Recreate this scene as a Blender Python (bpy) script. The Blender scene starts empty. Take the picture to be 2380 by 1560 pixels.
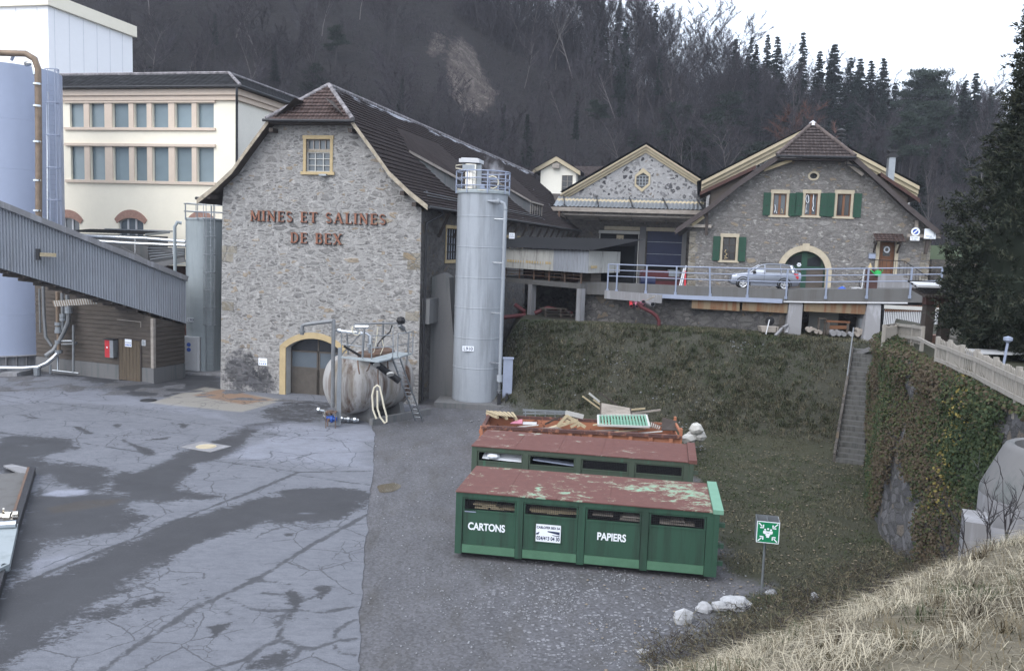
import bpy,math,random
import numpy as np
from mathutils import Vector,Matrix,noise as mnoise
from mathutils.geometry import tessellate_polygon
rnd = random.Random(7)
S = bpy.context.scene
C = S.collection
R = math.radians
# camera
FOC,PITCH,ROLL,CAMH = 2000.0,R(6),R(2),9.2      # focal length in units of a 2380-wide frame
cr,sr,cp,sp = math.cos(ROLL),math.sin(ROLL),math.cos(PITCH),math.sin(PITCH)
r0,u0,f0 = Vector((1,0,0)),Vector((0,sp,cp)),Vector((0,cp,-sp))
camd = bpy.data.cameras.new('camera'); cam = bpy.data.objects.new('camera',camd); C.objects.link(cam)
camd.sensor_width = 36; camd.lens = 36 * FOC / 2380; camd.clip_end = 2000; camd.clip_start = 0.1
CAX,CAY = r0 * cr + u0 * sr,u0 * cr - r0 * sr
M = Matrix((CAX,CAY,-f0)).transposed().to_4x4(); M.translation = (0,0,CAMH); cam.matrix_world = M
S.camera = cam; CF = f0.copy()
# sky and light
SUN_EL,SUN_AZ = R(46),R(218)      # white overcast winter sky, faint light from high behind and left of the camera
w = bpy.data.worlds.new('World'); S.world = w; w.use_nodes = True
wn = w.node_tree.nodes; wn.clear()
sky = wn.new('ShaderNodeTexSky'); sky.sky_type = 'NISHITA'; sky.sun_disc = False
sky.sun_elevation = SUN_EL; sky.sun_rotation = SUN_AZ; sky.air_density = 1.0; sky.dust_density = 2.0; sky.ozone_density = 2.0
bg = wn.new('ShaderNodeBackground'); bg.inputs[1].default_value = 0.15
wo = wn.new('ShaderNodeOutputWorld')
veil = wn.new("ShaderNodeMix"); veil.data_type = "RGBA"; veil.inputs[0].default_value = .8        # even cloud cover over the clear sky
veil.inputs[7].default_value = (3.8,4.05,4.5,1)
w.node_tree.links.new(sky.outputs[0],veil.inputs[6]); w.node_tree.links.new(veil.outputs[2],bg.inputs[0]); w.node_tree.links.new(bg.outputs[0],wo.inputs[0])
sl = bpy.data.lights.new('sun','SUN'); sl.energy = 0.9; sl.angle = R(65); sl.color = (1.0,0.98,0.95)
so = bpy.data.objects.new('sun',sl); C.objects.link(so)
sd = Vector((math.sin(SUN_AZ) * math.cos(SUN_EL),math.cos(SUN_AZ) * math.cos(SUN_EL),math.sin(SUN_EL)))
so.rotation_euler = sd.to_track_quat('Z','Y').to_euler()
S.view_settings.view_transform = 'Standard'; S.view_settings.look = 'None'; S.view_settings.gamma = 1.0
S.view_settings.exposure = 1.5
S.render.resolution_x,S.render.resolution_y = 1024,670
S.cycles.max_bounces = 5; S.cycles.diffuse_bounces = 3; S.cycles.transparent_max_bounces = 8
# pixel (2380 x 1560 frame) -> world helpers
def ray(u,v):
 x,y = float((u - 1190) / FOC),float(-(v - 780) / FOC)
 return x * CAX + y * CAY + CF
def Pz(u,v,z=0.0):
 d = ray(u,v); return Vector((0,0,CAMH)) + d * ((z - CAMH) / d.z)
def Pd(u,v,Y):
 d = ray(u,v); return Vector((0,0,CAMH)) + d * (Y / d.y)
class Fr:                                        # building frame: s along the front, t into depth, z up
 def __init__(s,o,deg):
  s.o = Vector(o); a = R(deg)
  s.x = Vector((math.cos(a),-math.sin(a),0)); s.y = Vector((math.sin(a),math.cos(a),0))
  s.M = Matrix(((s.x.x,s.y.x,0,s.o.x),(s.x.y,s.y.y,0,s.o.y),(0,0,1,0),(0,0,0,1)))
 def px(s,u,v,t=0.0):
  d = ray(u,v); k = (s.o.x * s.y.x + s.o.y * s.y.y + t) / (d.x * s.y.x + d.y * s.y.y)
  p = Vector((0,0,CAMH)) + d * k; q = p - s.o
  return (q.x * s.x.x + q.y * s.x.y,p.z)
 def pt(s,ss,t,z):
  p = s.o + s.x * ss + s.y * t; p.z = z; return p
# mesh builder
ORG = {}
def vec(p): return Vector(p)
class MB:
 def __init__(s,M=None):
  s.v = []; s.f = []; s.m = []; s.uv = []; s.M = M; s.cuts = []
 def cut(s):                                  # what follows becomes a part of its own
  s.cuts.append((len(s.v),len(s.f))); return s
 def add(s,pts):
  i = len(s.v)
  if s.M is None: s.v += [tuple(p) for p in pts]
  else: s.v += [tuple(s.M @ Vector(p)) for p in pts]
  return i
 def face(s,pts,m=0,uv=None):
  i = s.add(pts); s.f.append(tuple(range(i,i + len(pts)))); s.m.append(m); s.uv.append(uv); return s
 def idx(s,base,faces,m=0):
  for f in faces: s.f.append(tuple(base + k for k in f)); s.m.append(m); s.uv.append(None)
 def box(s,lo,hi,m=0):
  x0,y0,z0 = lo; x1,y1,z1 = hi
  if x0 > x1: x0,x1 = x1,x0
  if y0 > y1: y0,y1 = y1,y0
  if z0 > z1: z0,z1 = z1,z0
  i = s.add([(x0,y0,z0),(x1,y0,z0),(x1,y1,z0),(x0,y1,z0),(x0,y0,z1),(x1,y0,z1),(x1,y1,z1),(x0,y1,z1)])
  s.idx(i,[(0,3,2,1),(4,5,6,7),(0,1,5,4),(1,2,6,5),(2,3,7,6),(3,0,4,7)],m); return s
 def bar(s,p,q,w,h=None,up=(0,0,1),m=0):
  h = h or w; p,q = vec(p),vec(q); d = (q - p)
  if d.length < 1e-6: return s
  d.normalize(); up = vec(up)
  if abs(d.dot(up)) > .98: up = Vector((0,1,0))
  a = d.cross(up).normalized() * w / 2; b = a.normalized().cross(d).normalized() * h / 2
  i = s.add([p - a - b,p + a - b,p + a + b,p - a + b,q - a - b,q + a - b,q + a + b,q - a + b])
  s.idx(i,[(0,1,2,3),(4,7,6,5),(0,4,5,1),(1,5,6,2),(2,6,7,3),(3,7,4,0)],m); return s
 def tube(s,pts,r,n=8,m=0,cap=True,closed=False):
  pts = [vec(p) for p in pts]; N = len(pts); rings = []
  rs = r if isinstance(r,(list,tuple)) else [r] * N
  prev = None
  for k in range(N):
   if closed: d = pts[(k + 1) % N] - pts[k - 1]
   else: d = pts[min(k + 1,N - 1)] - pts[max(k - 1,0)]
   if d.length < 1e-9: d = Vector((0,0,1))
   d.normalize()
   if prev is None:
    a = d.orthogonal().normalized()
   else:
    a = (prev - d * prev.dot(d))
    a = a.normalized() if a.length > 1e-6 else d.orthogonal().normalized()
   prev = a; b = d.cross(a)
   rings.append(s.add([pts[k] + (a * math.cos(2 * math.pi * j / n) + b * math.sin(2 * math.pi * j / n)) * rs[k] for j in range(n)]))
  for k in range(N if closed else N - 1):
   A,B = rings[k],rings[(k + 1) % N]
   for j in range(n):
    s.f.append((A + j,A + (j + 1) % n,B + (j + 1) % n,B + j)); s.m.append(m); s.uv.append(None)
  if cap and not closed:
   s.f.append(tuple(rings[0] + j for j in range(n - 1,-1,-1))); s.m.append(m); s.uv.append(None)
   s.f.append(tuple(rings[-1] + j for j in range(n))); s.m.append(m); s.uv.append(None)
  return s
 def lathe(s,c,prof,n=32,m=0,axis='z',a0=0,a1=2 * math.pi):
  c = vec(c); full = abs(a1 - a0 - 2 * math.pi) < 1e-6; rings = []; k = n if full else n + 1
  for (r,h) in prof:
   P = []
   for j in range(k):
    a = a0 + (a1 - a0) * j / n
    if axis == 'z': P.append(c + Vector((r * math.cos(a),r * math.sin(a),h)))
    elif axis == 'x': P.append(c + Vector((h,r * math.cos(a),r * math.sin(a))))
    else: P.append(c + Vector((r * math.cos(a),h,r * math.sin(a))))
   rings.append(s.add(P))
  for i in range(len(prof) - 1):
   for j in range(n):
    j2 = (j + 1) % k
    s.f.append((rings[i] + j,rings[i] + j2,rings[i + 1] + j2,rings[i + 1] + j)); s.m.append(m); s.uv.append(None)
  return s
 def prism(s,poly,ext,m=0):                # poly: list of 3d points, ext: vector
  ext = vec(ext); n = len(poly); P = [vec(p) for p in poly]
  i = s.add(P + [p + ext for p in P])
  tri = tessellate_polygon([P])
  for t in tri:
   s.f.append(tuple(i + k for k in t)); s.m.append(m); s.uv.append(None)
   s.f.append(tuple(i + n + k for k in reversed(t))); s.m.append(m); s.uv.append(None)
  for k in range(n):
   s.f.append((i + k,i + (k + 1) % n,i + n + (k + 1) % n,i + n + k)); s.m.append(m); s.uv.append(None)
  return s
 def wall(s,outer,holes=(),t=0.0,reveal=0.3,m=0,mr=None):   # upright wall in the s,z plane with real openings
  loops = [[Vector((a,t,z)) for a,z in outer]] + [[Vector((a,t,z)) for a,z in h] for h in holes]
  flat = [p for l in loops for p in l]; i = s.add(flat)
  for tri in tessellate_polygon(loops):
   s.f.append(tuple(i + k for k in tri)); s.m.append(m); s.uv.append(None)
  for h in holes:
   for k in range(len(h)):
    (a,z),(b,y) = h[k],h[(k + 1) % len(h)]
    s.face([(a,t,z),(b,t,y),(b,t + reveal,y),(a,t + reveal,z)],m if mr is None else mr)
  return s
 def rows(s,O,U,V,poly,pitch=0.33,lift=0.045,m=0):
  """tiled slope: O origin, U along eave (unit), V up the slope (unit), poly in (u, v) metres, rows of overlapping tiles"""
  O,U,V = vec(O),vec(U),vec(V); N = U.cross(V).normalized()
  if N.z < 0: N = -N
  v0 = min(p[1] for p in poly); v1 = max(p[1] for p in poly); k = 0
  while v0 + k * pitch < v1 - 1e-4:
   a,b = v0 + k * pitch,min(v0 + (k + 1) * pitch,v1)
   q = clipv(clipv(poly,a,1),b,-1); k += 1
   if len(q) < 3: continue
   P = [O + U * u + V * v + N * (lift * (1 - (v - a) / pitch)) for u,v in q]
   s.face(P,m,[(u,v) for u,v in q])
   lows = [p for p in q if abs(p[1] - a) < 1e-4]
   if len(lows) >= 2:
    u_a,u_b = min(p[0] for p in lows),max(p[0] for p in lows)
    s.face([O + U * u_a + V * a,O + U * u_b + V * a,O + U * u_b + V * a + N * lift,O + U * u_a + V * a + N * lift],m,[(u_a,a),(u_b,a),(u_b,a + .01),(u_a,a + .01)])
  return s
 def build(s,name,mats,parent=None,smooth=False,org=None,auto=None):
  if s.cuts:
   C_ = [(0,0)] + [c for c in s.cuts if c[0]] + [(len(s.v),len(s.f))]; first = None
   for (v0,f0_),(v1,f1_) in zip(C_[:-1],C_[1:]):
    if f1_ <= f0_: continue
    q = MB(); q.v = s.v[v0:v1]; q.f = [tuple(i - v0 for i in f) for f in s.f[f0_:f1_]]; q.m = s.m[f0_:f1_]; q.uv = s.uv[f0_:f1_]
    o = q.build(name,mats,parent,smooth,org,auto); first = first or o
   return first
  me = bpy.data.meshes.new(name)
  o3 = org if org is not None else (ORG.get(parent.name,(0,0,0)) if parent else (0,0,0))
  V = np.array(s.v,dtype=float).reshape(-1,3) - np.array(tuple(o3))
  me.from_pydata(V.tolist(),[],s.f)
  if not isinstance(mats,(list,tuple)): mats = [mats]
  for mt in mats: me.materials.append(mt)
  if len(mats) > 1: me.polygons.foreach_set('material_index',s.m)
  if any(u is not None for u in s.uv):
   L = me.uv_layers.new(name='UVMap'); k = 0; buf = []
   for f,u in zip(s.f,s.uv):
    for j in range(len(f)): buf += list(u[j]) if u is not None else [0,0]
   L.data.foreach_set('uv',buf)
  if smooth:
   me.polygons.foreach_set('use_smooth',[True] * len(me.polygons))
   me.set_sharp_from_angle(angle=R(auto or 40))
  me.update()
  ob = bpy.data.objects.new(name,me); C.objects.link(ob)
  if parent: ob.parent = parent; ORG[ob.name] = tuple(o3)
  else:
   ob.location = tuple(o3); ORG[ob.name] = tuple(o3)
  return ob
def clipv(poly,c,sg):
 out = []
 for i in range(len(poly)):
  a,b = poly[i - 1],poly[i]; da,db = (a[1] - c) * sg,(b[1] - c) * sg
  if (da >= 0) != (db >= 0):
   t = da / (da - db); out.append((a[0] + (b[0] - a[0]) * t,c))
  if db >= 0: out.append(b)
 return out
def fast(name,V,F,mats,mi=None,parent=None):
 me = bpy.data.meshes.new(name); V = np.asarray(V,dtype=np.float32); F = np.asarray(F,dtype=np.int32)
 k = F.shape[1]; me.vertices.add(len(V)); me.vertices.foreach_set('co',V.ravel())
 me.loops.add(F.size); me.loops.foreach_set('vertex_index',F.ravel())
 me.polygons.add(len(F)); me.polygons.foreach_set('loop_start',np.arange(0,F.size,k,dtype=np.int32))
 if not isinstance(mats,(list,tuple)): mats = [mats]
 for m in mats: me.materials.append(m)
 if mi is not None: me.polygons.foreach_set('material_index',np.asarray(mi,dtype=np.int32))
 me.update(calc_edges=True)
 ob = bpy.data.objects.new(name,me); C.objects.link(ob)
 if parent: ob.parent = parent
 return ob
def tag(o,label=None,cat=None,group=None,kind=None):
 if label: o['label'] = label
 if cat: o['category'] = cat
 if group: o['group'] = group
 if kind: o['kind'] = kind
 return o
def thing(name,label,cat,loc=(0,0,0),group=None):
 o = bpy.data.objects.new(name,None); C.objects.link(o); o.location = tuple(loc); o.empty_display_size = .3
 ORG[o.name] = tuple(loc); return tag(o,label,cat,group)
def copy_tree(o,parent=None):
 c = o.copy(); C.objects.link(c); c.parent = parent
 for ch in list(o.children): copy_tree(ch,c)
 return c
# materials
class NT:
 def __init__(s,name,rough=.8,metal=0.0,spec=.3):
  s.mat = bpy.data.materials.new(name); s.mat.use_nodes = True; s.t = s.mat.node_tree; s.n = s.t.nodes
  s.b = s.n['Principled BSDF']; s.b.inputs['Roughness'].default_value = rough
  s.b.inputs['Metallic'].default_value = metal; s.b.inputs['Specular IOR Level'].default_value = spec
  s.pos = s.n.new('ShaderNodeNewGeometry').outputs['Position']
 def set(s,inp,val):
  if hasattr(val,'node'): s.t.links.new(val,inp)
  elif isinstance(val,(tuple,list)) and len(val) == 3 and inp.type == 'RGBA': inp.default_value = (*val,1)
  else: inp.default_value = val
 def map(s,scale=(1,1,1),vec=None,rot=(0,0,0)):
  n = s.n.new('ShaderNodeMapping'); s.set(n.inputs[0],vec or s.pos); n.inputs['Scale'].default_value = scale
  n.inputs['Rotation'].default_value = rot; return n.outputs[0]
 def noise(s,scale,vec=None,detail=4,rough=.55,dist=0.0,out=0):
  n = s.n.new('ShaderNodeTexNoise'); s.set(n.inputs['Vector'],vec or s.pos); n.inputs['Scale'].default_value = scale
  n.inputs['Detail'].default_value = detail; n.inputs['Roughness'].default_value = rough; n.inputs['Distortion'].default_value = dist
  return n.outputs[out]
 def vor(s,scale,vec=None,feature='F1',out=0,rand=1.0):
  n = s.n.new('ShaderNodeTexVoronoi'); n.feature = feature; s.set(n.inputs['Vector'],vec or s.pos); n.inputs['Scale'].default_value = scale
  n.inputs['Randomness'].default_value = rand; return n.outputs[out]
 def wave(s,scale,vec=None,dist=0.0,direction='X',profile='SIN'):
  n = s.n.new('ShaderNodeTexWave'); n.bands_direction = direction; n.wave_profile = profile
  s.set(n.inputs['Vector'],vec or s.pos); n.inputs['Scale'].default_value = scale; n.inputs['Distortion'].default_value = dist
  return n.outputs[1]
 def math(s,op,a,b=0.0,c=None,clamp=False):
  n = s.n.new('ShaderNodeMath'); n.operation = op; n.use_clamp = clamp
  s.set(n.inputs[0],a); s.set(n.inputs[1],b)
  if c is not None: s.set(n.inputs[2],c)
  return n.outputs[0]
 def mix(s,f,a,b,mode='MIX'):
  n = s.n.new('ShaderNodeMix'); n.data_type = 'RGBA'; n.blend_type = mode; n.clamp_factor = True
  s.set(n.inputs[0],f); s.set(n.inputs[6],a); s.set(n.inputs[7],b); return n.outputs[2]
 def ramp(s,f,stops,interp='LINEAR'):
  n = s.n.new('ShaderNodeValToRGB'); s.set(n.inputs[0],f); e = n.color_ramp.elements; n.color_ramp.interpolation = interp
  while len(e) < len(stops): e.new(.5)
  for k,(p,c) in enumerate(stops):
   e[k].position = p; e[k].color = (c,c,c,1) if isinstance(c,(int,float)) else (*c,1)
  return n.outputs[0]
 def attr(s,name,out=2):
  n = s.n.new('ShaderNodeAttribute'); n.attribute_name = name; return n.outputs[out]
 def uv(s):
  return s.n.new('ShaderNodeTexCoord').outputs['UV']
 def obj(s):
  return s.n.new('ShaderNodeTexCoord').outputs['Object']
 def xyz(s,vec=None):
  n = s.n.new('ShaderNodeSeparateXYZ'); s.set(n.inputs[0],vec or s.pos); return n.outputs
 def comb(s,x,y,z):
  n = s.n.new('ShaderNodeCombineXYZ'); s.set(n.inputs[0],x); s.set(n.inputs[1],y); s.set(n.inputs[2],z); return n.outputs[0]
 def color(s,c): s.set(s.b.inputs['Base Color'],c); return s
 def bump(s,h,strength=.5,dist=.02):
  n = s.n.new('ShaderNodeBump'); s.set(n.inputs['Height'],h); n.inputs['Strength'].default_value = strength; n.inputs['Distance'].default_value = dist
  s.t.links.new(n.outputs[0],s.b.inputs['Normal']); return s
 def rough(s,r): s.set(s.b.inputs['Roughness'],r); return s
def plain(name,col,rough=.7,metal=0.0,var=.18,scale=3.0,spec=.3,bump=0.0,stretch=(1,1,1)):
 m = NT(name,rough,metal,spec); v = m.map(stretch)
 n1 = m.noise(scale,v,5,.65); n2 = m.noise(scale * 9,v,3)
 f = m.math('MULTIPLY_ADD',n1,.7,m.math('MULTIPLY',n2,.3))
 lo = tuple(c * (1 - var) for c in col); hi = tuple(min(1,c * (1 + var)) for c in col)
 m.color(m.ramp(f,[(.3,lo),(.7,hi)]))
 if bump: m.bump(f,bump,.02)
 return m.mat
def stone(name,a,b,mortar,scale=2.2,stretch=(1,1,1.8),edge=.07,crev=.5,dark=(.05,.05,.055),bright=None,patch=None):
 m = NT(name,.9); nz = m.noise(1.6,None,3,out=1)
 wv = m.mix(.30,m.map(stretch),nz,'ADD')
 d = m.vor(scale,wv,'DISTANCE_TO_EDGE'); cell = m.vor(scale,wv,'F1',1)
 d2 = m.vor(scale * .48,wv,'DISTANCE_TO_EDGE'); c2_ = m.vor(scale * .48,wv,'F1',1); pick = m.math('GREATER_THAN',m.noise(.75,None,3,.6),.53)
 dm_ = m.n.new('ShaderNodeMix'); m.set(dm_.inputs[0],pick); m.set(dm_.inputs[2],d); m.set(dm_.inputs[3],d2); d = dm_.outputs[0]
 cell = m.mix(pick,cell,c2_)
 cv = m.xyz(cell)[0]
 col = m.mix(m.math('GREATER_THAN',m.xyz(cell)[1],.90),m.ramp(cv,[(0,a),(1,b)]),(b[0] * .95,b[1] * .82,b[2] * .66))
 big = m.noise(.35,None,3); fine = m.noise(14,m.map((1,1,2.2)),6,.7)
 e = m.math('MULTIPLY_ADD',m.noise(3,None,4),.1,edge - .05)
 fac = m.math('MULTIPLY',m.math('SUBTRACT',e,d),28,clamp=True)
 col = m.mix(fac,col,mortar)
 col = m.mix(m.math('MULTIPLY',m.math('SUBTRACT',fine,.42),2.2,clamp=True),m.mix(.45,col,(0,0,0)),col)
 sm = m.math('MULTIPLY',m.math('SUBTRACT',m.noise(2.6,None,6,.75),.52),8,clamp=True)
 col = m.mix(m.math('MULTIPLY',sm,.6),col,mortar)
 cz = m.noise(2.4,m.map((1,1,3.2)),8,.82,1.8)
 cf = m.math('MULTIPLY',m.math('SUBTRACT',cz,.575),12,clamp=True)
 col = m.mix(m.math('MULTIPLY',cf,m.math('MULTIPLY_ADD',m.math('MULTIPLY',m.math('SUBTRACT',m.noise(.8,None,3),.42),5,clamp=True),crev * .75,crev * .25)),col,dark)
 if bright:
  bf = m.math('MULTIPLY',m.math('SUBTRACT',m.noise(3.2,m.map((1,1,1.7),rot=(.3,0,.2)),3),.61),10,clamp=True)
  col = m.mix(bf,col,bright)
 col = m.mix(m.math('MULTIPLY',big,.4),col,m.mix(1,col,(.78,.76,.74),'MULTIPLY'))
 for (px_,py_,pz_,pr_) in (patch or ()):
  vd = m.n.new('ShaderNodeVectorMath'); vd.operation = 'DISTANCE'; m.t.links.new(m.pos,vd.inputs[0]); vd.inputs[1].default_value = (px_,py_,pz_)
  pf = m.math('MULTIPLY',m.math('ADD',m.math('SUBTRACT',1.0,m.math('DIVIDE',vd.outputs['Value'],pr_)),m.math('MULTIPLY',m.math('SUBTRACT',m.noise(3,None,6,.8),.5),2.4)),2.5,clamp=True)
  col = m.mix(m.math('MULTIPLY',pf,.85),col,m.mix(m.math('MULTIPLY',cv,.5),(.045,.047,.055),(.20,.20,.22)))
 m.color(col)
 h = m.math('ADD',m.math('MULTIPLY',fac,-.5),m.math('SUBTRACT',fine,m.math('MULTIPLY',cf,.8)))
 m.bump(h,1.0,.10); return m
def tiles(name,base,var=.25,snow=None,pitch=.24):
 m = NT(name,.92,0,.08); u = m.xyz(m.uv())
 w_ = m.math('SINE',m.math('MULTIPLY',u[0],2 * math.pi / pitch))
 cell = m.comb(m.math('FLOOR',m.math('DIVIDE',u[0],pitch)),m.math('FLOOR',m.math('DIVIDE',u[1],.33)),0)
 wn_ = m.n.new('ShaderNodeTexWhiteNoise'); m.set(wn_.inputs['Vector'],cell); rv = wn_.outputs[0]
 lo = tuple(c * (1 - var) for c in base); hi = tuple(c * (1 + var) for c in base)
 col = m.ramp(m.math('MULTIPLY_ADD',rv,.5,m.math('MULTIPLY',m.noise(.6,None,4),.5)),[(.2,lo),(.8,hi)])
 col = m.mix(m.math('MULTIPLY_ADD',w_,-.25,.22,clamp=True),col,tuple(c * .45 for c in base))
 fr = m.math('FRACT',m.math('DIVIDE',u[1],.33))
 col = m.mix(m.math('MULTIPLY',m.math('LESS_THAN',fr,.1),.5),col,tuple(c * .35 for c in base))
 if snow:
  z0,z1 = snow; zz = m.xyz()[2]
  near = m.math('MULTIPLY',m.math('SUBTRACT',zz,z0),1 / (z1 - z0),clamp=True)
  p = m.noise(.9,m.map((.35,.35,2.5)),5,.65)
  f1 = m.math('MULTIPLY',m.math('SUBTRACT',m.math('MULTIPLY_ADD',near,.42,p),.78),9,clamp=True)
  p2 = m.noise(.8,m.map((1.8,.25,2.0)),4,.6)
  f2 = m.math('MULTIPLY',m.math('SUBTRACT',p2,.70),9,clamp=True)
  f = m.math('MULTIPLY',m.math('MAXIMUM',f1,f2),m.math('MULTIPLY_ADD',w_,.3,.7))
  col = m.mix(f,col,(.62,.65,.72))
 m.color(col); m.bump(w_,.6,.03); return m.mat
def corrug(name,base,stain=(.2,.15,.1),amt=.3,rough=.55,metal=.0):
 m = NT(name,rough,metal)
 st = m.noise(2.2,m.map((1.5,1.5,.18)),5,.7); f = m.math('MULTIPLY',m.math('SUBTRACT',st,.52),5,clamp=True)
 b2 = m.noise(.5,None,3)
 col = m.mix(b2,tuple(c * .8 for c in base),tuple(min(1,c * 1.15) for c in base))
 m.color(m.mix(m.math('MULTIPLY',f,amt),col,stain)); return m.mat
def streaky(name,base,streak,amt=.5,scale=1.2,rough=.6,metal=0.0,thr=.5,second=None):
 m = NT(name,rough,metal); st = m.noise(scale,m.map((2.2,2.2,.16)),6,.68)
 f = m.math('MULTIPLY',m.math('SUBTRACT',st,thr),6,clamp=True)
 g = m.noise(scale * 6,None,4)
 col = m.mix(m.math('MULTIPLY',g,.35),base,tuple(c * .7 for c in base))
 if second:
  f2 = m.math('MULTIPLY',m.math('SUBTRACT',m.noise(scale * .7,m.map((2.0,2.0,.12),rot=(0,0,1)),5,.6),.5),6,clamp=True)
  col = m.mix(m.math('MULTIPLY',f2,.8),col,second)
 m.color(m.mix(m.math('MULTIPLY',f,amt),col,streak)); m.bump(g,.15,.01); return m.mat
def peel(name,paint,rust,thr=.5,scale=1.1,edgec=None):
 m = NT(name,.8); a = m.math('MULTIPLY_ADD',m.noise(.45,None,2),.45,m.math('SUBTRACT',m.noise(scale,m.map((1,1.5,1)),8,.78,.4),.225))
 f = m.math('MULTIPLY',m.math('SUBTRACT',a,thr),22,clamp=True)
 fe = m.math('MULTIPLY',m.math('SUBTRACT',a,thr - .045),22,clamp=True)
 r2 = m.mix(m.noise(4,None,5),tuple(c * .75 for c in rust),tuple(c * 1.2 for c in rust))
 p2 = m.mix(m.noise(2,None,4),tuple(c * .85 for c in paint),tuple(c * 1.1 for c in paint))
 col = m.mix(fe,p2,edgec or tuple((x + y) / 2 * 1.2 for x,y in zip(paint,rust)))
 m.color(m.mix(f,col,r2)); m.bump(a,.2,.01); return m.mat
def glass(name,col,rough=.12,var=.4):
 m = NT(name,rough,0,.6); n = m.math('MULTIPLY_ADD',m.n.new('ShaderNodeObjectInfo').outputs['Random'],.55,m.math('MULTIPLY',m.noise(1.3,None,3),.5))
 m.color(m.mix(n,tuple(c * (1 - var) for c in col),tuple(c * (1 + var) for c in col))); return m.mat
X = {}
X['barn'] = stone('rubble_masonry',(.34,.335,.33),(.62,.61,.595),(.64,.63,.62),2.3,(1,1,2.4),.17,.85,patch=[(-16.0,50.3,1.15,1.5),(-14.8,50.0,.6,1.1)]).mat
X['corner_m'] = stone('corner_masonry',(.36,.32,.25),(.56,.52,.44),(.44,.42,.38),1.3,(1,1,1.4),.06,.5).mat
X['barn_side'] = stone('rubble_masonry_painted_shade',(.16,.155,.155),(.30,.29,.28),(.24,.235,.235),2.4,(1,1,1.8),.09,.6).mat  # darker barn stone, the flank's shade put into its colour
X['house'] = stone('house_masonry',(.30,.29,.28),(.54,.53,.51),(.36,.345,.335),3.2,(1,1,1.9),.16,.35,bright=(.50,.49,.465)).mat
X['gable'] = stone('dark_spotted_masonry',(.07,.07,.08),(.42,.42,.43),(.62,.62,.63),1.7,(1,1,1.2),.22,.25).mat
X['lower'] = stone('weathered_lower_masonry',(.10,.09,.085),(.24,.22,.20),(.18,.165,.15),3.0,(1,1,1.6),.13,.6).mat
X['retain'] = stone('retaining_masonry',(.10,.10,.105),(.30,.29,.28),(.17,.165,.165),2.8,(1,1,1.4),.13,.6).mat
X['rock'] = stone('rock_masonry',(.12,.12,.13),(.34,.34,.36),(.17,.17,.17),2.2,(1,1,1.5),.08,.8).mat
X['quoin'] = plain('dressed_limestone',(.42,.37,.28),.85,var=.2,scale=2.5,bump=.3)
X['cornerst'] = plain('rough_corner_stone',(.34,.32,.29),.9,var=.3,scale=5,bump=.4)
X['joint'] = plain('panel_joint',(.55,.57,.62),.6,var=.05)
X['yellow'] = plain('ochre_painted_stone',(.42,.33,.19),.8,var=.15,scale=2)
X['yellow_trim'] = plain('yellow_verge_paint',(.43,.37,.26),.7,var=.12,scale=1.5)
X['tile'] = tiles('brown_pantiles',(.036,.029,.029),snow=(16.9,18.2))
X['tile_red'] = tiles('reddish_pantiles',(.085,.062,.058))
X['tile_h'] = tiles('dull_brown_pantiles',(.070,.058,.057))
X['slate'] = tiles('dark_weathered_tiles',(.030,.031,.034),.4,pitch=.5)
X['ridge'] = plain('frosted_ridge_tile',(.20,.19,.20),.9,var=.8,scale=2.2)
X['ridge_dark'] = plain('ridge_tile',(.10,.08,.075),.85,var=.4,scale=4)
X['cream'] = plain('cream_render',(.84,.79,.66),.85,var=.045,scale=.5)
X['cream_side'] = plain('pale_render',(.78,.76,.68),.85,var=.05,scale=.4)
X['peach'] = plain('peach_trim',(.62,.52,.43),.8,var=.06)
X['white_panel'] = plain('white_cladding',(.86,.87,.90),.5,var=.02)
X['white'] = plain('white_paint',(.52,.53,.55),.6,var=.08)
X['whitish'] = plain('off_white_plaster',(.46,.46,.44),.85,var=.12)
X['brick'] = plain('brick_arch',(.33,.20,.16),.85,var=.35,scale=9)
X['silo'] = streaky('silo_paint',(.33,.36,.40),(.17,.185,.20),.6,.9,.55,.0,.47)
X['silo_green'] = streaky('grey_green_silo_paint',(.30,.34,.36),(.17,.195,.19),.5,.7,.55,.0,.50)
X['silo_blue'] = streaky('pale_blue_tank_paint',(.36,.41,.54),(.30,.34,.43),.3,.35,.45,.1,.5)
X['galv'] = plain('galvanised_steel',(.30,.325,.35),.4,.7,var=.15)
X['galv_blue'] = plain('pale_blue_grey_rail_paint',(.28,.32,.42),.5,.2,var=.1)
X['chrome'] = plain('polished_steel',(.75,.70,.62),.18,.95,var=.1)  # yellowish tint puts the silo top's golden reflections into the colour
X['chrome_pipe'] = plain('stainless_pipe',(.60,.63,.66),.25,.9,var=.12)
X['pipe_grey'] = plain('grey_pipe',(.20,.21,.22),.5,.4,var=.2)
X['rusty'] = streaky('rusty_steel',(.14,.10,.08),(.22,.10,.05),.6,1.5,.8,.2)
X['door_metal'] = plain('dull_brown_door_metal',(.085,.075,.066),.6,var=.2)
X['rust_brown'] = plain('brown_pipe',(.20,.15,.11),.55,.3,var=.25)
X['concrete'] = streaky('weathered_concrete',(.155,.155,.158),(.08,.10,.098),.55,1.3,.9,0,.50)
X['concrete_d'] = streaky('stained_concrete',(.13,.13,.13),(.09,.085,.08),.6,.9,.9,0,.47)
X['concrete_l'] = streaky('pale_patched_concrete',(.22,.22,.23),(.36,.37,.40),.7,.8,.9,0,.5)
X['asb'] = corrug('corrugated_cement',(.26,.28,.315),(.14,.135,.13),.45)
X['asb_white'] = corrug('corrugated_white_sheet',(.42,.42,.40),(.11,.10,.09),.9)
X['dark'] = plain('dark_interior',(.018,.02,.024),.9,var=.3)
X['vergedark'] = plain('dark_verge_tiles',(.060,.050,.050),.8,var=.25,scale=4)
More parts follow.
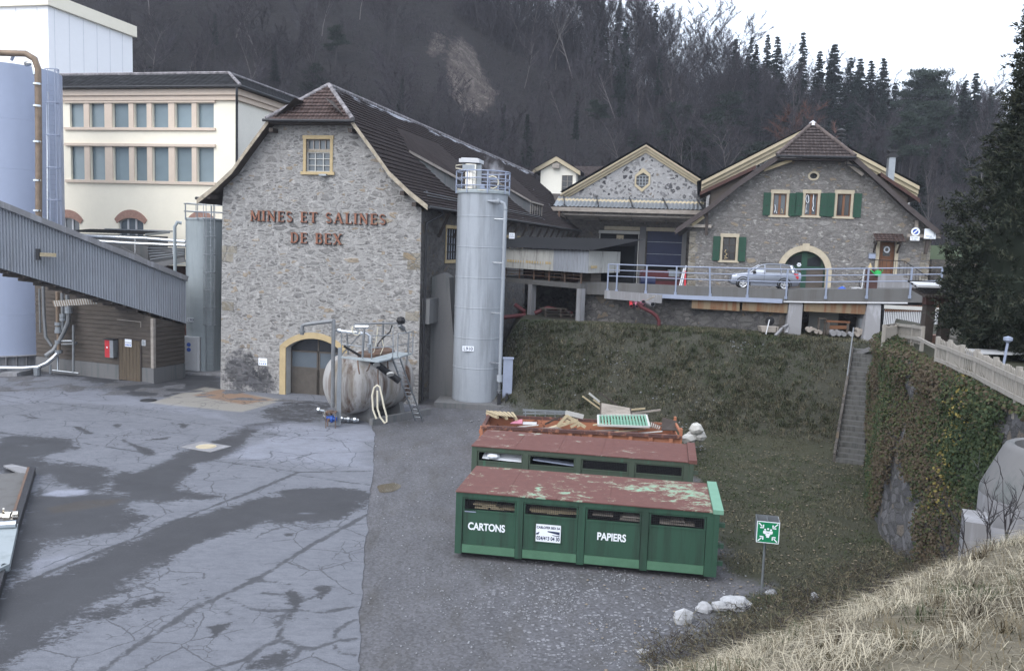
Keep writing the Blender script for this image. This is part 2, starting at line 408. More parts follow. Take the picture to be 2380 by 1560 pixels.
X['darkwood'] = plain('dark_stained_wood',(.055,.045,.04),.8,var=.3,scale=3,stretch=(1,1,1))
X['graywood'] = plain('weathered_grey_wood',(.30,.27,.24),.85,var=.35,scale=4,stretch=(.3,1,1),bump=.2)
X['fence'] = streaky('weathered_picket_wood',(.32,.30,.27),(.17,.155,.13),.5,3,.85)
X['plank'] = plain('brown_weathered_planks',(.085,.072,.062),.85,var=.4,scale=2.0,stretch=(.4,.4,3),bump=.3)
X['door_wood'] = plain('old_plank_door',(.10,.078,.055),.85,var=.35,scale=2.4,stretch=(4,4,.4),bump=.3)
X['palewood'] = plain('fresh_wood',(.42,.35,.23),.8,var=.2,scale=5)
X['verge'] = plain('peeling_verge_board',(.32,.28,.22),.85,var=.55,scale=3.5)
X['green_shut'] = plain('green_shutter_paint',(.018,.062,.040),.6,var=.12,scale=3)
X['green_dark'] = plain('dark_green_door_paint',(.025,.055,.035),.6,var=.2)
X['brown_door'] = plain('varnished_brown_wood',(.16,.075,.04),.5,var=.2,scale=3)
X['redbrown'] = plain('dark_red_brown_wood',(.07,.035,.03),.7,var=.3)
X['cont'] = streaky('green_container_paint',(.030,.078,.052),(.022,.036,.028),.75,1.3,.6,0,.48)
X['cont_lt'] = plain('light_green_paint',(.075,.165,.105),.6,var=.15)
X['cont_dirty'] = streaky('dirty_green_paint',(.055,.075,.055),(.045,.13,.085),.8,1.2,.7,0,.55)
X['mint_rust'] = peel('peeling_mint_roof',(.20,.37,.26),(.13,.060,.052),.41,2.3,(.27,.25,.19))
X['rust_roof'] = peel('rusted_roof',(.26,.34,.27),(.13,.058,.050),.37,1.2,(.22,.14,.12))
X['mint'] = plain('mint_green_paint',(.15,.30,.22),.6,var=.1)
X['orange'] = peel('orange_skip_paint',(.36,.15,.085),(.12,.05,.035),.57,2.4,(.36,.15,.09))
X['rim'] = peel('rusty_rim',(.30,.13,.08),(.09,.045,.04),.42,3)
X['black'] = plain('black_rubber',(.012,.012,.014),.5,var=.2)
X['cable'] = plain('dark_steel',(.035,.036,.04),.5,.3,var=.3)
X['glass'] = glass('window_glass',(.10,.12,.14))
X['glass_frost'] = glass('frosted_glass',(.20,.26,.29),.25,.25)
X['glass_white'] = glass('pale_glass',(.40,.44,.50),.2,.3)
X['glass_dark'] = glass('dark_window_glass',(.03,.033,.038),.08)
X['red'] = plain('red_paint',(.45,.03,.04),.5,var=.15)
X['redpipe'] = plain('brick_red_hose',(.09,.022,.026),.6,var=.2)
X['pinkpipe'] = plain('dull_pink_pipe',(.42,.16,.22),.5,var=.15)
X['blue'] = plain('blue_paint',(.03,.09,.35),.5,var=.15)
X['navy'] = plain('navy_shutter',(.012,.018,.06),.5,var=.2)
X['hose'] = plain('cream_hose',(.62,.58,.46),.5,var=.08)
X['copper'] = plain('copper_letters',(.25,.115,.075),.6,.3,var=.2)
X['green_sign'] = plain('sign_green',(.01,.19,.085),.4,var=.03)
X['signwhite'] = plain('sign_white',(.78,.82,.88),.4,var=.03)
X['ink'] = plain('sign_ink',(.03,.04,.09),.5,var=.05)
X['blueink'] = plain('sign_blue',(.04,.10,.42),.5,var=.05)
X['carp'] = plain('car_silver_blue_paint',(.27,.29,.335),.28,.7,var=.04)
X['tyre'] = plain('tyre_rubber',(.015,.015,.016),.8)
X['alloy'] = plain('alloy_rim',(.65,.66,.68),.3,.8)
X['rocks'] = plain('pale_boulder',(.36,.37,.39),.9,var=.3,scale=5,bump=.5)
X['snow'] = plain('patchy_white_frost',(.72,.76,.85),.8,var=.15)
# brown horizontal tank: rust runs over pale paint
X['tank'] = streaky('stained_tank_paint',(.36,.355,.35),(.085,.046,.028),1.0,.8,.6,.0,.49,second=(.13,.095,.05))
X['rustbeam'] = streaky('rust_stained_beam',(.22,.17,.11),(.16,.065,.03),.95,1.3,.85,0,.45)
def leafmat(name,col,var=.3):
 m = NT(name,.75,0,.15)
 wn_ = m.n.new('ShaderNodeObjectInfo'); n = m.noise(2.5,None,2)
 f = m.math('MULTIPLY_ADD',wn_.outputs['Random'],.5,m.math('MULTIPLY',n,.5))
 m.color(m.ramp(f,[(.2,tuple(c * (1 - var) for c in col)),(.8,tuple(c * (1 + var) for c in col))])); return m.mat
X['twig'] = leafmat('bare_twigs',(.030,.026,.031),.35)
X['twig2'] = leafmat('grey_twigs',(.044,.040,.048),.3)
X['bark'] = leafmat('grey_bark',(.045,.042,.046),.35)
X['bark_pale'] = leafmat('pale_bark',(.13,.12,.12),.3)
X['fir'] = leafmat('fir_needles',(.012,.020,.017),.35)
X['fir2'] = leafmat('pine_needles',(.022,.032,.025),.35)
X['russet'] = leafmat('russet_leaves',(.08,.042,.034),.3)
X['thuja'] = leafmat('dark_cypress_foliage',(.017,.023,.016),.35)
X['thuja2'] = leafmat('lighter_cypress_foliage',(.040,.044,.031),.35)
X['ivy1'] = leafmat('ivy_dark_green',(.028,.042,.020),.35)
X['ivy2'] = leafmat('ivy_brown',(.066,.052,.036),.4)
X['ivy3'] = leafmat('ivy_olive',(.055,.062,.028),.35)
X['ivy4'] = leafmat('ivy_yellow',(.17,.14,.045),.3)
X['gr1'] = leafmat('grass_green',(.048,.060,.030),.3)
X['gr2'] = leafmat('grass_olive',(.088,.086,.058),.3)
X['gr3'] = leafmat('grass_straw',(.17,.15,.10),.3)
X['st1'] = leafmat('dead_straw',(.25,.225,.17),.25)
X['st2'] = leafmat('pale_straw',(.42,.38,.29),.2)
X['st3'] = leafmat('dull_straw',(.13,.108,.07),.3)
X['leaf'] = plain('fallen_leaf',(.25,.21,.16),.8,var=.5,scale=12)
X['step'] = streaky('dark_streaked_step',(.115,.115,.112),(.045,.048,.045),.7,2.5,.9,0,.47)  # dark grey step with darker upright streaks
X['gravel_s'] = plain('pale_gravel_stone',(.25,.26,.28),.9,var=.6,scale=14)
# GROUND
def lerp_tab(x,tab):
 xs = [t[0] for t in tab]; ys = [t[1] for t in tab]; return np.interp(x,xs,ys)
def sstep(a,b,x):
 t = np.clip((x - a) / (b - a),0,1); return t * t * (3 - 2 * t)
WALLX = [(-5,8),(12,9.5),(18,10.9),(25.4,12.4),(28.3,12.9),(31.5,13.9),(37.4,16.1),(40,17.4),(43.3,19.1),(48,21),(60,24)]
BK = [(-60,8.6),(-6,8.3),(0,7.55),(2.2,6.9),(4.3,5.80),(6.5,4.1),(9,2.0),(11,.75),(13,.12),(14.5,0)]
_rs = np.random.RandomState(3)
_T = _rs.rand(64,64)
def vnoise(X,Y,s):
 x = np.asarray(X,float) * s; y = np.asarray(Y,float) * s
 xi = np.floor(x).astype(int); yi = np.floor(y).astype(int); fx = x - xi; fy = y - yi
 fx = fx * fx * (3 - 2 * fx); fy = fy * fy * (3 - 2 * fy); g = lambda i,j: _T[i % 64,j % 64]
 return (g(xi,yi) * (1 - fx) + g(xi + 1,yi) * fx) * (1 - fy) + (g(xi,yi + 1) * (1 - fx) + g(xi + 1,yi + 1) * fx) * fy - .5
def fbm(X,Y,s,o=4):
 r = 0; a = 1
 for k in range(o): r = r + a * vnoise(np.asarray(X) + 17 * k,np.asarray(Y) + 5 * k,s * 2 ** k); a *= .5
 return r
def hz(X,Y):
 """terrain height of the near ground (vectorised)"""
 X = np.asarray(X,float); Y = np.asarray(Y,float)
 yt = lerp_tab(X,[(-2,47.5),(0,46.3),(5,43.5),(10.6,40.2),(15,38.6),(20,38)])
 yp = lerp_tab(X,[(-2,53),(0,52.4),(5,50.5),(10,48.6),(16,46.5),(20,45)])
 f = np.clip((Y - yt) / (yp - yt),0,1)
 f = f * .82 + sstep(0,1,f) * .18
 bank = 4.6 * f * sstep(-2.2,.6,X + (Y - 48) * -.03)
 bank = bank + (f > 0.02) * (f < .98) * fbm(X,Y,.8) * .14
 p = .795 * Y - .606 * X
 near = lerp_tab(p,BK); near = near + np.where(near > .05,fbm(X,Y,.9,5) * .22 * np.minimum(near,1),0)
 plat = np.where((X > lerp_tab(Y,WALLX) + .3) & (Y > 8) & (Y < 47),6.0,0)
 plat = np.where((X > 20.5) & (Y >= 43) & (Y < 47.3),np.minimum(plat,5.2),plat)
 h = np.maximum(np.maximum(bank,near),plat)
 lawn = fbm(X,Y,.5) * .07 * sstep(3,8,X) * (h < .3)
 return h + lawn
def zones(X,Y):
 grass = sstep(.1,.9,(X - lerp_tab(Y,[(14,4.2),(20,5.2),(23,6.6),(28,6.9),(34,7.2),(39,5.5),(42,3.0),(46,.8),(70,-1)])) * .8 + fbm(X,Y,.7) * 1.5 + .5)
 steep = sstep(.25,.9,hz(X,Y)) * (Y > 36)
 near = sstep(.2,1.2,hz(X,Y)) * (Y < 34) * (X < 13)
 return np.maximum(grass,steep),steep,near
xs = np.concatenate([[-300,-180,-110,-75,-55],np.arange(-45,36,.25),[38,45,60,90,150,300]])
ys = np.concatenate([[-120,-60,-25,-12,-6],np.arange(-3,60,.25),[62,70,90,120,200]])
GX,GY = np.meshgrid(xs,ys); GZ = hz(GX,GY)
nx,ny = len(xs),len(ys)
def gridmesh(name,GX,GY,GZ,mat,attrs,smooth=True):
 ny,nx = GX.shape; V = np.stack([GX,GY,GZ],-1).reshape(-1,3)
 i = (np.arange(ny - 1)[:,None] * nx + np.arange(nx - 1)[None]).ravel()
 ob = fast(name,V,np.stack([i,i + 1,i + nx + 1,i + nx],-1),mat)
 for k,a in attrs.items():
  at = ob.data.attributes.new(k,'FLOAT','POINT'); at.data.foreach_set('value',np.asarray(a,dtype=np.float32).ravel())
 if smooth: ob.data.polygons.foreach_set('use_smooth',[True] * len(ob.data.polygons))
 return ob
m = NT('gravel_and_grass_ground',.95)
g = m.attr('grass'); st = m.attr('steep'); nr = m.attr('near')
peb = m.vor(9,None,'F1',1); pd = m.vor(9)
gcol = m.mix(m.noise(.7,m.map((1.6,.6,1)),7,.7),(.045,.046,.050),(.115,.115,.122))
gcol = m.mix(m.math('MULTIPLY',m.xyz(m.vor(16,None,'F1',1))[1],.55),gcol,m.mix(1,gcol,(2.0,2.0,2.1),'MULTIPLY'))
stf = m.math('MULTIPLY',m.math('GREATER_THAN',m.xyz(peb)[0],.72),m.math('LESS_THAN',pd,.42))
rk = m.attr('rocky')
gcol = m.mix(m.math('MULTIPLY',stf,m.math('MULTIPLY_ADD',rk,.85,-.05,clamp=True)),gcol,(.24,.245,.265))
mud = m.math('MULTIPLY',m.math('SUBTRACT',m.noise(.8,m.map((1.6,.5,1)),4),.5),4,clamp=True)
gcol = m.mix(m.math('MULTIPLY',mud,.5),gcol,(.060,.056,.049))
lawn = m.mix(m.noise(.9,None,5,.7),(.022,.026,.015),(.062,.058,.040))
lawn = m.mix(m.math('MULTIPLY',m.noise(12,None,4,.7),.6),lawn,(.035,.04,.022))
steep = m.mix(m.noise(1.4,m.map((1,1,1.6)),5,.7),(.020,.023,.015),(.056,.053,.040))
col = m.mix(g,gcol,lawn); col = m.mix(st,col,steep)
brush = m.mix(m.noise(2.5,None,5,.7),(.022,.019,.015),(.065,.055,.040))
straw = m.mix(m.noise(3,None,5,.7),(.10,.088,.062),(.19,.168,.125))
hh = m.xyz()[2]
col = m.mix(nr,col,m.mix(m.math('MULTIPLY',m.math('SUBTRACT',hh,4.3),.8,clamp=True),brush,straw))
m.color(col); m.bump(m.math('ADD',m.noise(9,None,6,.7),m.math('MULTIPLY',pd,-.6)),.6,.06)
Gg,Gs,Gn = zones(GX,GY)
rocky = sstep(.35,.9,sstep(17,19,GY) * 0 + np.exp(-((GX - 2.2) / 3.0) ** 2 - ((GY - 21.0) / 3.2) ** 2) * 1.3 + .10 * (GX > -1.5))
ground = gridmesh('ground',GX,GY,GZ,m.mat,{'grass': Gg,'steep': Gs,'near': Gn,'rocky': rocky}); tag(ground,kind='structure')
# ASPHALT YARD (stains and cracks where they lie on the ground)
def z3(x,y): return (x / 2.2016,850.9 + y / 2.2016)
def gp(x,y): q = z3(x,y); p = Pz(q[0],q[1],0); return (p.x,p.y)
step = .13
ax_ = np.arange(-46,-2.2,step); ay_ = np.arange(13.5,60,step)
AX,AY = np.meshgrid(ax_,ay_)
edge = [gp(1830,1560),gp(1835,1400),gp(1850,1200),gp(1872,900),gp(1888,700),gp(1908,560),gp(1915,350),gp(1905,300)]
ey = [p[1] for p in edge]; ex = [p[0] for p in edge]; ey = [12] + ey + [46,60]; ex = [ex[0] + .3] + ex + [-5.4,-5.0]
o_ = np.argsort(ey); ey = np.array(ey)[o_]; ex = np.array(ex)[o_]
right = np.interp(AY,ey,ex) + vnoise(AX * 0,AY,1.7) * .12 + vnoise(AX * 0,AY,4.1) * .06
def pdist(poly,close=False,widths=None):
 D = np.full(AX.shape,9.0); pts = list(poly) + ([poly[0]] if close else [])
 for (x0,y0),(x1,y1) in zip(pts[:-1],pts[1:]):
  dx,dy = x1 - x0,y1 - y0; L = dx * dx + dy * dy + 1e-9
  t = np.clip(((AX - x0) * dx + (AY - y0) * dy) / L,0,1); D = np.minimum(D,np.hypot(AX - x0 - t * dx,AY - y0 - t * dy))
 return D
def inside(poly):
 r = np.zeros(AX.shape,bool); n = len(poly)
 for k in range(n):
  x0,y0 = poly[k - 1]; x1,y1 = poly[k]
  c = ((y0 > AY) != (y1 > AY)) & (AX < (x1 - x0) * (AY - y0) / (y1 - y0 + 1e-12) + x0); r ^= c
 return r
def sdf(poly):
 d = pdist(poly,True); return np.where(inside(poly),-d,d)
wobx,woby = fbm(AX,AY,.5) * .9,fbm(AX + 40,AY,.5) * .9
def soft(pl,w,k=1.0):
 s = sdf([gp(*p) for p in pl]) + fbm(AX,AY,.45,5) * w * 2.2
 return sstep(w * k,-w * k,s)
wet = np.zeros(AX.shape)
for pl,w_,a in [
 ([(1880,640),(1885,745),(1700,800),(1300,792),(1100,890),(920,1010),(560,1200),(250,1400),(-60,1560),(-60,1230),(110,1110),(700,885),(1060,745),(1230,690),(1500,625)],.35,1.),
 ([(1440,290),(1330,340),(1180,440),(1030,510),(900,640),(1150,650),(1150,690),(900,700),(700,700),(560,640),(560,560),(760,520),(900,470),(1050,400),(1180,360),(1230,300)],.3,1.),
 ([(-60,335),(330,380),(420,420),(200,470),(550,520),(600,620),(460,650),(200,580),(-60,560)],.35,.85),
 ([(-60,-60),(1100,-60),(1110,120),(760,170),(500,90),(260,50),(-60,60)],.5,.95),
 ([(200,640),(700,650),(640,860),(200,900),(160,1000),(0,1170),(-60,1000),(60,640)],.4,.85),
 ([(1250,250),(1480,175),(1700,190),(1680,290),(1420,300)],.3,.6),
 ([(640,1180),(950,1150),(800,1230),(420,1330),(300,1420),(420,1280)],.3,.7),
 ([(600,380),(640,375),(800,440),(760,460)],.12,.8),([(360,310),(400,312),(490,348),(440,350)],.1,.8),([(80,250),(140,248),(230,275),(150,275)],.1,.6),
 ([(560,300),(640,295),(600,320)],.08,.8),([(900,290),(990,300),(930,330)],.1,.7),([(700,385),(860,360),(900,355),(860,380)],.08,.7),
 ([(1480,1150),(1560,1200),(1520,1290),(1440,1370),(1400,1400),(1470,1260)],.1,.9),([(1060,1340),(1200,1310),(1100,1390)],.08,.9),
 ([(1620,1130),(1700,1130),(1640,1200)],.08,.9),([(1440,860),(1520,855),(1480,880)],.06,.7),([(1300,1470),(1560,1400),(1500,1560),(1250,1560)],.2,.8)]:
 wet = np.maximum(wet,a * soft(pl,w_,2.3))
crk = np.full(AX.shape,9.0); wob = fbm(AX,AY,2.2,3) * .16
for pl,wd in [
 ([(1900,540),(1530,545),(1050,480),(800,455),(350,385),(-60,335)],.05),([(1530,545),(1300,640),(1050,735),(700,880),(400,995),(130,1110)],.07),
 ([(1885,760),(1600,915),(1310,1095),(1000,1240),(750,1400),(500,1575)],.07),([(1530,560),(1800,600),(1890,610)],.05),
 ([(0,150),(230,185),(400,208),(620,235),(860,275),(1250,330),(1560,375),(1910,400)],.03),([(540,255),(560,235),(620,228)],.03),
 ([(350,385),(340,420),(200,470),(400,500),(520,520)],.04),([(860,430),(960,400),(1010,370)],.02),([(880,290),(900,310),(930,350)],.02),
 ([(1160,1190),(1280,1245),(1400,1255),(1520,1250),(1640,1265),(1820,1235)],.05),([(1470,1265),(1430,1330),(1435,1400),(1530,1440),(1600,1450),(1720,1410),(1825,1400)],.05),
 ([(1435,1400),(1340,1440),(1270,1500),(1100,1550),(1050,1575)],.05),([(1720,1410),(1710,1370),(1760,1330),(1820,1295)],.03),([(1350,1165),(1470,1175),(1560,1200),(1640,1170),(1660,1130)],.04),
 ([(1260,1090),(1420,1110),(1480,1120)],.02),([(1070,1235),(1160,1260),(1260,1310)],.03),([(1110,1235),(1060,1190),(1040,1170)],.02),([(730,1370),(850,1330),(960,1250),(1010,1215)],.02),
 ([(1530,1440),(1500,1500),(1420,1530),(1440,1575)],.03),([(1700,1420),(1740,1470),(1820,1480)],.02),([(940,1120),(1150,1080)],.01),([(1420,500),(1600,450),(1720,420)],.02),
 ([(1370,350),(1530,370),(1700,378)],.03),([(640,300),(720,330),(860,345)],.02),([(1030,740),(960,720),(700,690),(540,640),(200,600)],.02),([(480,60),(600,105),(700,130),(740,155)],.02),
 ([(205,620),(195,800),(160,960),(140,1110)],.04),([(1190,740),(1050,800),(900,850)],.01),([(1440,1385),(1390,1290),(1470,1270)],.01),([(1270,1500),(1300,1575)],.03)]:
 crk = np.minimum(crk,np.maximum(pdist([gp(*p) for p in pl]) + wob * .5,0) - wd * 1.0)
white = soft([(180,665),(280,635),(450,635),(440,660),(300,675)],.12) + .8 * soft([(1530,752),(1620,757),(1540,760)],.05) + .5 * soft([(560,320 - 20 + 950 - 900),(700,320),(640,330)],.05)
white += .5 * soft([(1100,300),(1900,300),(1900,520),(1560,520),(1200,470),(1400,350)],.5) + .45 * soft([(150,1000),(330,960),(420,980),(160,1085)],.2) + .3 * soft([(1240,300),(700,205),(300,180),(0,200),(0,130),(500,130),(1100,230)],.3)
stain = soft([(750,190),(1050,110),(1450,175),(1240,240),(1000,215)],.12)
rusty = soft([(1150,120),(1400,175),(1250,195),(1000,150)],.2)
brown = soft([(210,730),(430,690),(640,680),(560,715),(260,760)],.15)
keep = AX < right + step
ii = (np.arange(AX.shape[0] - 1)[:,None] * AX.shape[1] + np.arange(AX.shape[1] - 1)[None])
kk = keep[:-1,:-1] & keep[1:,1:] & keep[:-1,1:] & keep[1:,:-1]
i = ii[kk]; W_ = AX.shape[1]
SX = np.minimum(AX,right)
V = np.stack([SX,AY,np.full(AX.shape,.02) + fbm(AX,AY,.2,3) * .03 * 0],-1).reshape(-1,3)
m = NT('frosted_asphalt',.75,0,.15)
wt,cd,wh,sn,ru,br = m.attr('wet'),m.attr('crk'),m.attr('white'),m.attr('stain'),m.attr('rusty'),m.attr('brown')
n1 = m.noise(1.2,m.map((.8,1.2,1),rot=(0,0,-.5)),8,.7); n2 = m.noise(30,None,3,.7)
n3 = m.noise(6,m.map((.8,1.2,1),rot=(0,0,-.5)),6,.8)
fz = m.math('MULTIPLY_ADD',n1,2.6,m.math('MULTIPLY_ADD',wt,1.55,-1.30 - .52))
fz = m.math('MULTIPLY_ADD',n3,2.8,m.math('SUBTRACT',fz,1.40))
fz = m.math('MULTIPLY_ADD',n2,.35,m.math('SUBTRACT',fz,.17))
f = m.ramp(fz,[(.05,0),(.35,1)])
mo = m.math('MULTIPLY',m.math('SUBTRACT',m.noise(3.2,m.map((.6,1.5,1),rot=(0,0,-.4)),9,.85),.46),4.5,clamp=True)
frost = m.mix(m.noise(.6,None,5),(.190,.200,.228),(.300,.314,.350))
frost = m.mix(m.math('MULTIPLY',mo,.62),frost,(.105,.110,.126))
frost = m.mix(m.math('MULTIPLY',m.noise(45,None,2),.45),frost,(.12,.13,.16))
asp = m.mix(m.noise(.5,None,4),(.066,.068,.076),(.100,.104,.115))
asp = m.mix(m.math('MULTIPLY',m.noise(60,None,2),.4),asp,(.05,.05,.055))
asp = m.mix(m.math('MULTIPLY',m.math('SUBTRACT',m.noise(5,m.map((.6,1.5,1),rot=(0,0,-.4)),8,.85),.56),3,clamp=True),asp,(.15,.158,.18))
col = m.mix(f,frost,asp)
col = m.mix(m.math('MULTIPLY',sn,.8),col,m.mix(ru,(.36,.34,.30),(.33,.21,.13)))
col = m.mix(m.math('MULTIPLY',br,.5),col,(.10,.085,.07))
col = m.mix(m.math('MULTIPLY',wh,m.math('MULTIPLY_ADD',n1,1.6,-.25,clamp=True)),col,(.45,.48,.58))
cn = m.math('MULTIPLY_ADD',m.noise(5,None,6,.8),.30,-.135)
cf = m.ramp(m.math('ADD',cd,m.math('ADD',cn,.04)),[(0.0,1),(.05,.85),(.10,0)])
wv = m.mix(.35,m.pos,m.noise(1.1,None,5,.7,out=1),'ADD')
e1 = m.vor(.55,wv,'DISTANCE_TO_EDGE'); e2 = m.vor(1.9,wv,'DISTANCE_TO_EDGE')
k1 = m.math('MULTIPLY',m.math('LESS_THAN',e1,m.math('MULTIPLY',m.noise(2,None,4),.022)),m.math('GREATER_THAN',m.noise(.22,None,2),.47))
k2 = m.math('MULTIPLY',m.math('LESS_THAN',e2,m.math('MULTIPLY',m.noise(2.5,None,4),.045)),m.math('GREATER_THAN',m.noise(.33,None,3),.57))
cf = m.math('MAXIMUM',cf,m.math('MULTIPLY',m.math('MAXIMUM',k1,k2),.75))
gr = m.noise(38,None,4,.8); col = m.mix(m.math('MULTIPLY',m.math('SUBTRACT',gr,.42),2.4,clamp=True),m.mix(.38,col,(0,0,0)),col)
col = m.mix(m.math('MULTIPLY',cf,.85),col,(.055,.057,.063))
rough = m.ramp(m.math('MULTIPLY',f,m.noise(.4,None,2)),[(.2,.9),(.6,.6)])
m.color(col); m.rough(rough); m.bump(m.math('SUBTRACT',m.math('MULTIPLY',n2,.4),cf),.35,.02)
yard = fast('yard_asphalt',V,np.stack([i,i + 1,i + W_ + 1,i + W_],-1),m.mat)
for k,a in dict(wet=wet,crk=np.clip(crk,-1,3),white=np.clip(white,0,1),stain=stain,rusty=rusty,brown=brown).items():
 at = yard.data.attributes.new(k,'FLOAT','POINT'); at.data.foreach_set('value',a.astype(np.float32).ravel())
tag(yard,kind='structure')
# puddle in the gravel, manhole in the asphalt
m = NT('muddy_puddle_water',.08,0,.6); m.color((.12,.105,.08))
c = Pz(903,1134,0); mb = MB(); mb.face([(c.x + (1.0 + .12 * math.sin(3 * a)) * .42 * math.cos(a),c.y + (.7 + .1 * math.sin(2 * a)) * math.sin(a) * .9,.012) for a in [k * math.pi / 14 for k in range(28)]])
tag(mb.build('puddle',m.mat),kind='structure')
def manhole(px,py,lab,frame=True):
 c = Pz(px,py,0); t = thing('manhole',lab,'manhole cover',(c.x,c.y,.02),None)
 if frame:
  b = MB(Matrix.Translation(c) @ Matrix.Rotation(R(-24),4,'Z')); b.box((-.85,-.62,.012),(.85,.62,.045)); b.build('concrete_surround',X['concrete_l'],t)
 b = MB(); b.lathe(c,[(0,.07),(.30,.07),(.36,.068),(.37,.05),(.43,.05),(.44,.03)],28); b.build('cover',X['yellow_trim'] if frame else X['cable'],t)
manhole(479,1040,'round manhole cover set in a pale concrete square in the asphalt yard'); manhole(345,932,'round dark manhole cover beside the pale stained concrete patch',False)
# TERRACE
DP = [Pd(1345,657,54.4),Pd(1418,659,53.4),Pd(1600,667,51.2),Pd(1831,675,49),Pd(2118,673,47.5),Pd(2300,672,46.6)]
DX = [p.x for p in DP]; DY = [p.y for p in DP]; DZ = [p.z for p in DP]
def tz(x,y):
 f = np.interp(x,DX,DZ); y0 = np.interp(x,DX,DY)
 return f - .037 * np.maximum(y - y0,0)
tx = np.concatenate([np.linspace(DX[0] - .3,DX[-1],60),[DX[-1] + 8,45,70,120]]); tt = np.concatenate([[0,.01],np.linspace(.4,12,14),[16,24,34,46,58,75]])
TX = np.repeat(tx[None],len(tt),0); Y0 = np.interp(tx,DX,DY); TY = Y0[None] + tt[:,None]; TZ = tz(TX,TY)
# widen to the left further back, to meet the long barn
lf = np.clip(tt / 46,0,1)[:,None]; TX[:,:1] -= lf * 0
m = NT('terrace_asphalt',.9); m.color(m.mix(m.noise(.8,None,4),(.10,.10,.105),(.17,.17,.175)))
tag(gridmesh('terrace_road',TX,TY,TZ,m.mat,{}),kind='structure')
# concrete edge beam
mb = MB()
for a,b in zip(DP[:-1],DP[1:]):
 dv = (b - a); dv.z = 0; dv.normalize(); nn = Vector((dv.y,-dv.x,0))
 q = [a + nn * .12,b + nn * .12,b - nn * .25,a - nn * .25]
 lo = [Vector((p.x,p.y,p.z - .72)) for p in q]; hi = [Vector((p.x,p.y,p.z + .05)) for p in q]
 i0 = mb.add(lo + hi); mb.idx(i0,[(0,1,5,4),(4,5,6,7),(1,0,3,2),(2,3,7,6),(0,4,7,3),(1,2,6,5)])
eb = mb.build('terrace_edge_beam',X['concrete_d']); tag(eb,kind='structure')
DLf = Fr((DP[1].x,DP[1].y,0),math.degrees(math.atan2(DP[1].y - DP[3].y,DP[3].x - DP[1].x)))
DRf = Fr((DP[3].x,DP[3].y,0),math.degrees(math.atan2(DP[3].y - DP[4].y,DP[4].x - DP[3].x)))
# HILLSIDE
CREST = [(-1.2,92),(-.62,84),(-.45,79),(-.3,73),(-.17,69),(-.08,66.5),(-.03,60),(.03,53.5),(.09,47.5),(.13,43),(.2,38.5),(.27,35.5),(.33,34),(.43,32),(.6,30),(1.0,28)]
def hill(X,Y):
 a = X / np.maximum(Y,1); D = Y; cz = lerp_tab(a,CREST)
 base = lerp_tab(X,[(-60,0),(-15,2),(2,5),(20,7.2),(60,7.5)]); y0 = 112.0
 f = (D - y0) / (190 - y0)
 h = base + (cz - base) * np.where(f < 1,np.clip(f,0,1) ** .85,1 - (f - 1) * .75)
 rough_ = fbm(X,Y,.045,5) * 9 * np.clip(f * 3,0,1) * np.clip(1.15 - f,.15,1)
 return np.where(D < y0,base - .3,h + rough_)
hx = np.concatenate([np.arange(-330,-150,12),np.arange(-150,150,2.2),np.arange(150,330,12)]); hy = np.concatenate([[100,108],np.arange(112,196,2.0),np.arange(198,300,12)])
HX,HY = np.meshgrid(hx,hy); HZ = hill(HX,HY)
u_ = 1190 + HX / HY * 2000; v_ = 570 - (HZ - CAMH) / HY * 2000 + (u_ - 1190) * .035
cl = 1.25 * np.exp(-((u_ - 1062 - (v_ - 190) * .15) / 40) ** 2 - ((v_ - 185) / 95) ** 2) + .8 * np.exp(-((u_ - 985) / 25) ** 2 - ((v_ - 120) / 45) ** 2) + .6 * np.exp(-((u_ - 1385) / 14) ** 2 - ((v_ - 270) / 22) ** 2) + .7 * np.exp(-((u_ - 1110) / 50) ** 2 - ((v_ - 230) / 40) ** 2)
m = NT('wooded_hillside_soil',.95)
c1 = m.mix(m.noise(.12,None,6,.7),(.011,.010,.012),(.030,.027,.030))
c1 = m.mix(m.math('MULTIPLY',m.noise(.9,None,5,.8),.6),c1,(.022,.02,.02))
rk = m.ramp(m.noise(.5,m.map((1,1,.45)),9,.85),[(.35,(.05,.043,.043)),(.5,(.09,.077,.072)),(.62,(.19,.165,.155))])
ca = m.attr('cliff'); cf = m.math('MULTIPLY',m.math('SUBTRACT',m.math('MULTIPLY_ADD',m.noise(.3,None,6,.75),1.0,ca),1.0),5,clamp=True)
m.color(m.mix(cf,c1,rk)); m.bump(m.noise(.5,None,7,.8),1.0,1.2)
tag(gridmesh('hillside',HX,HY,HZ,m.mat,{'cliff': cl}),kind='structure')
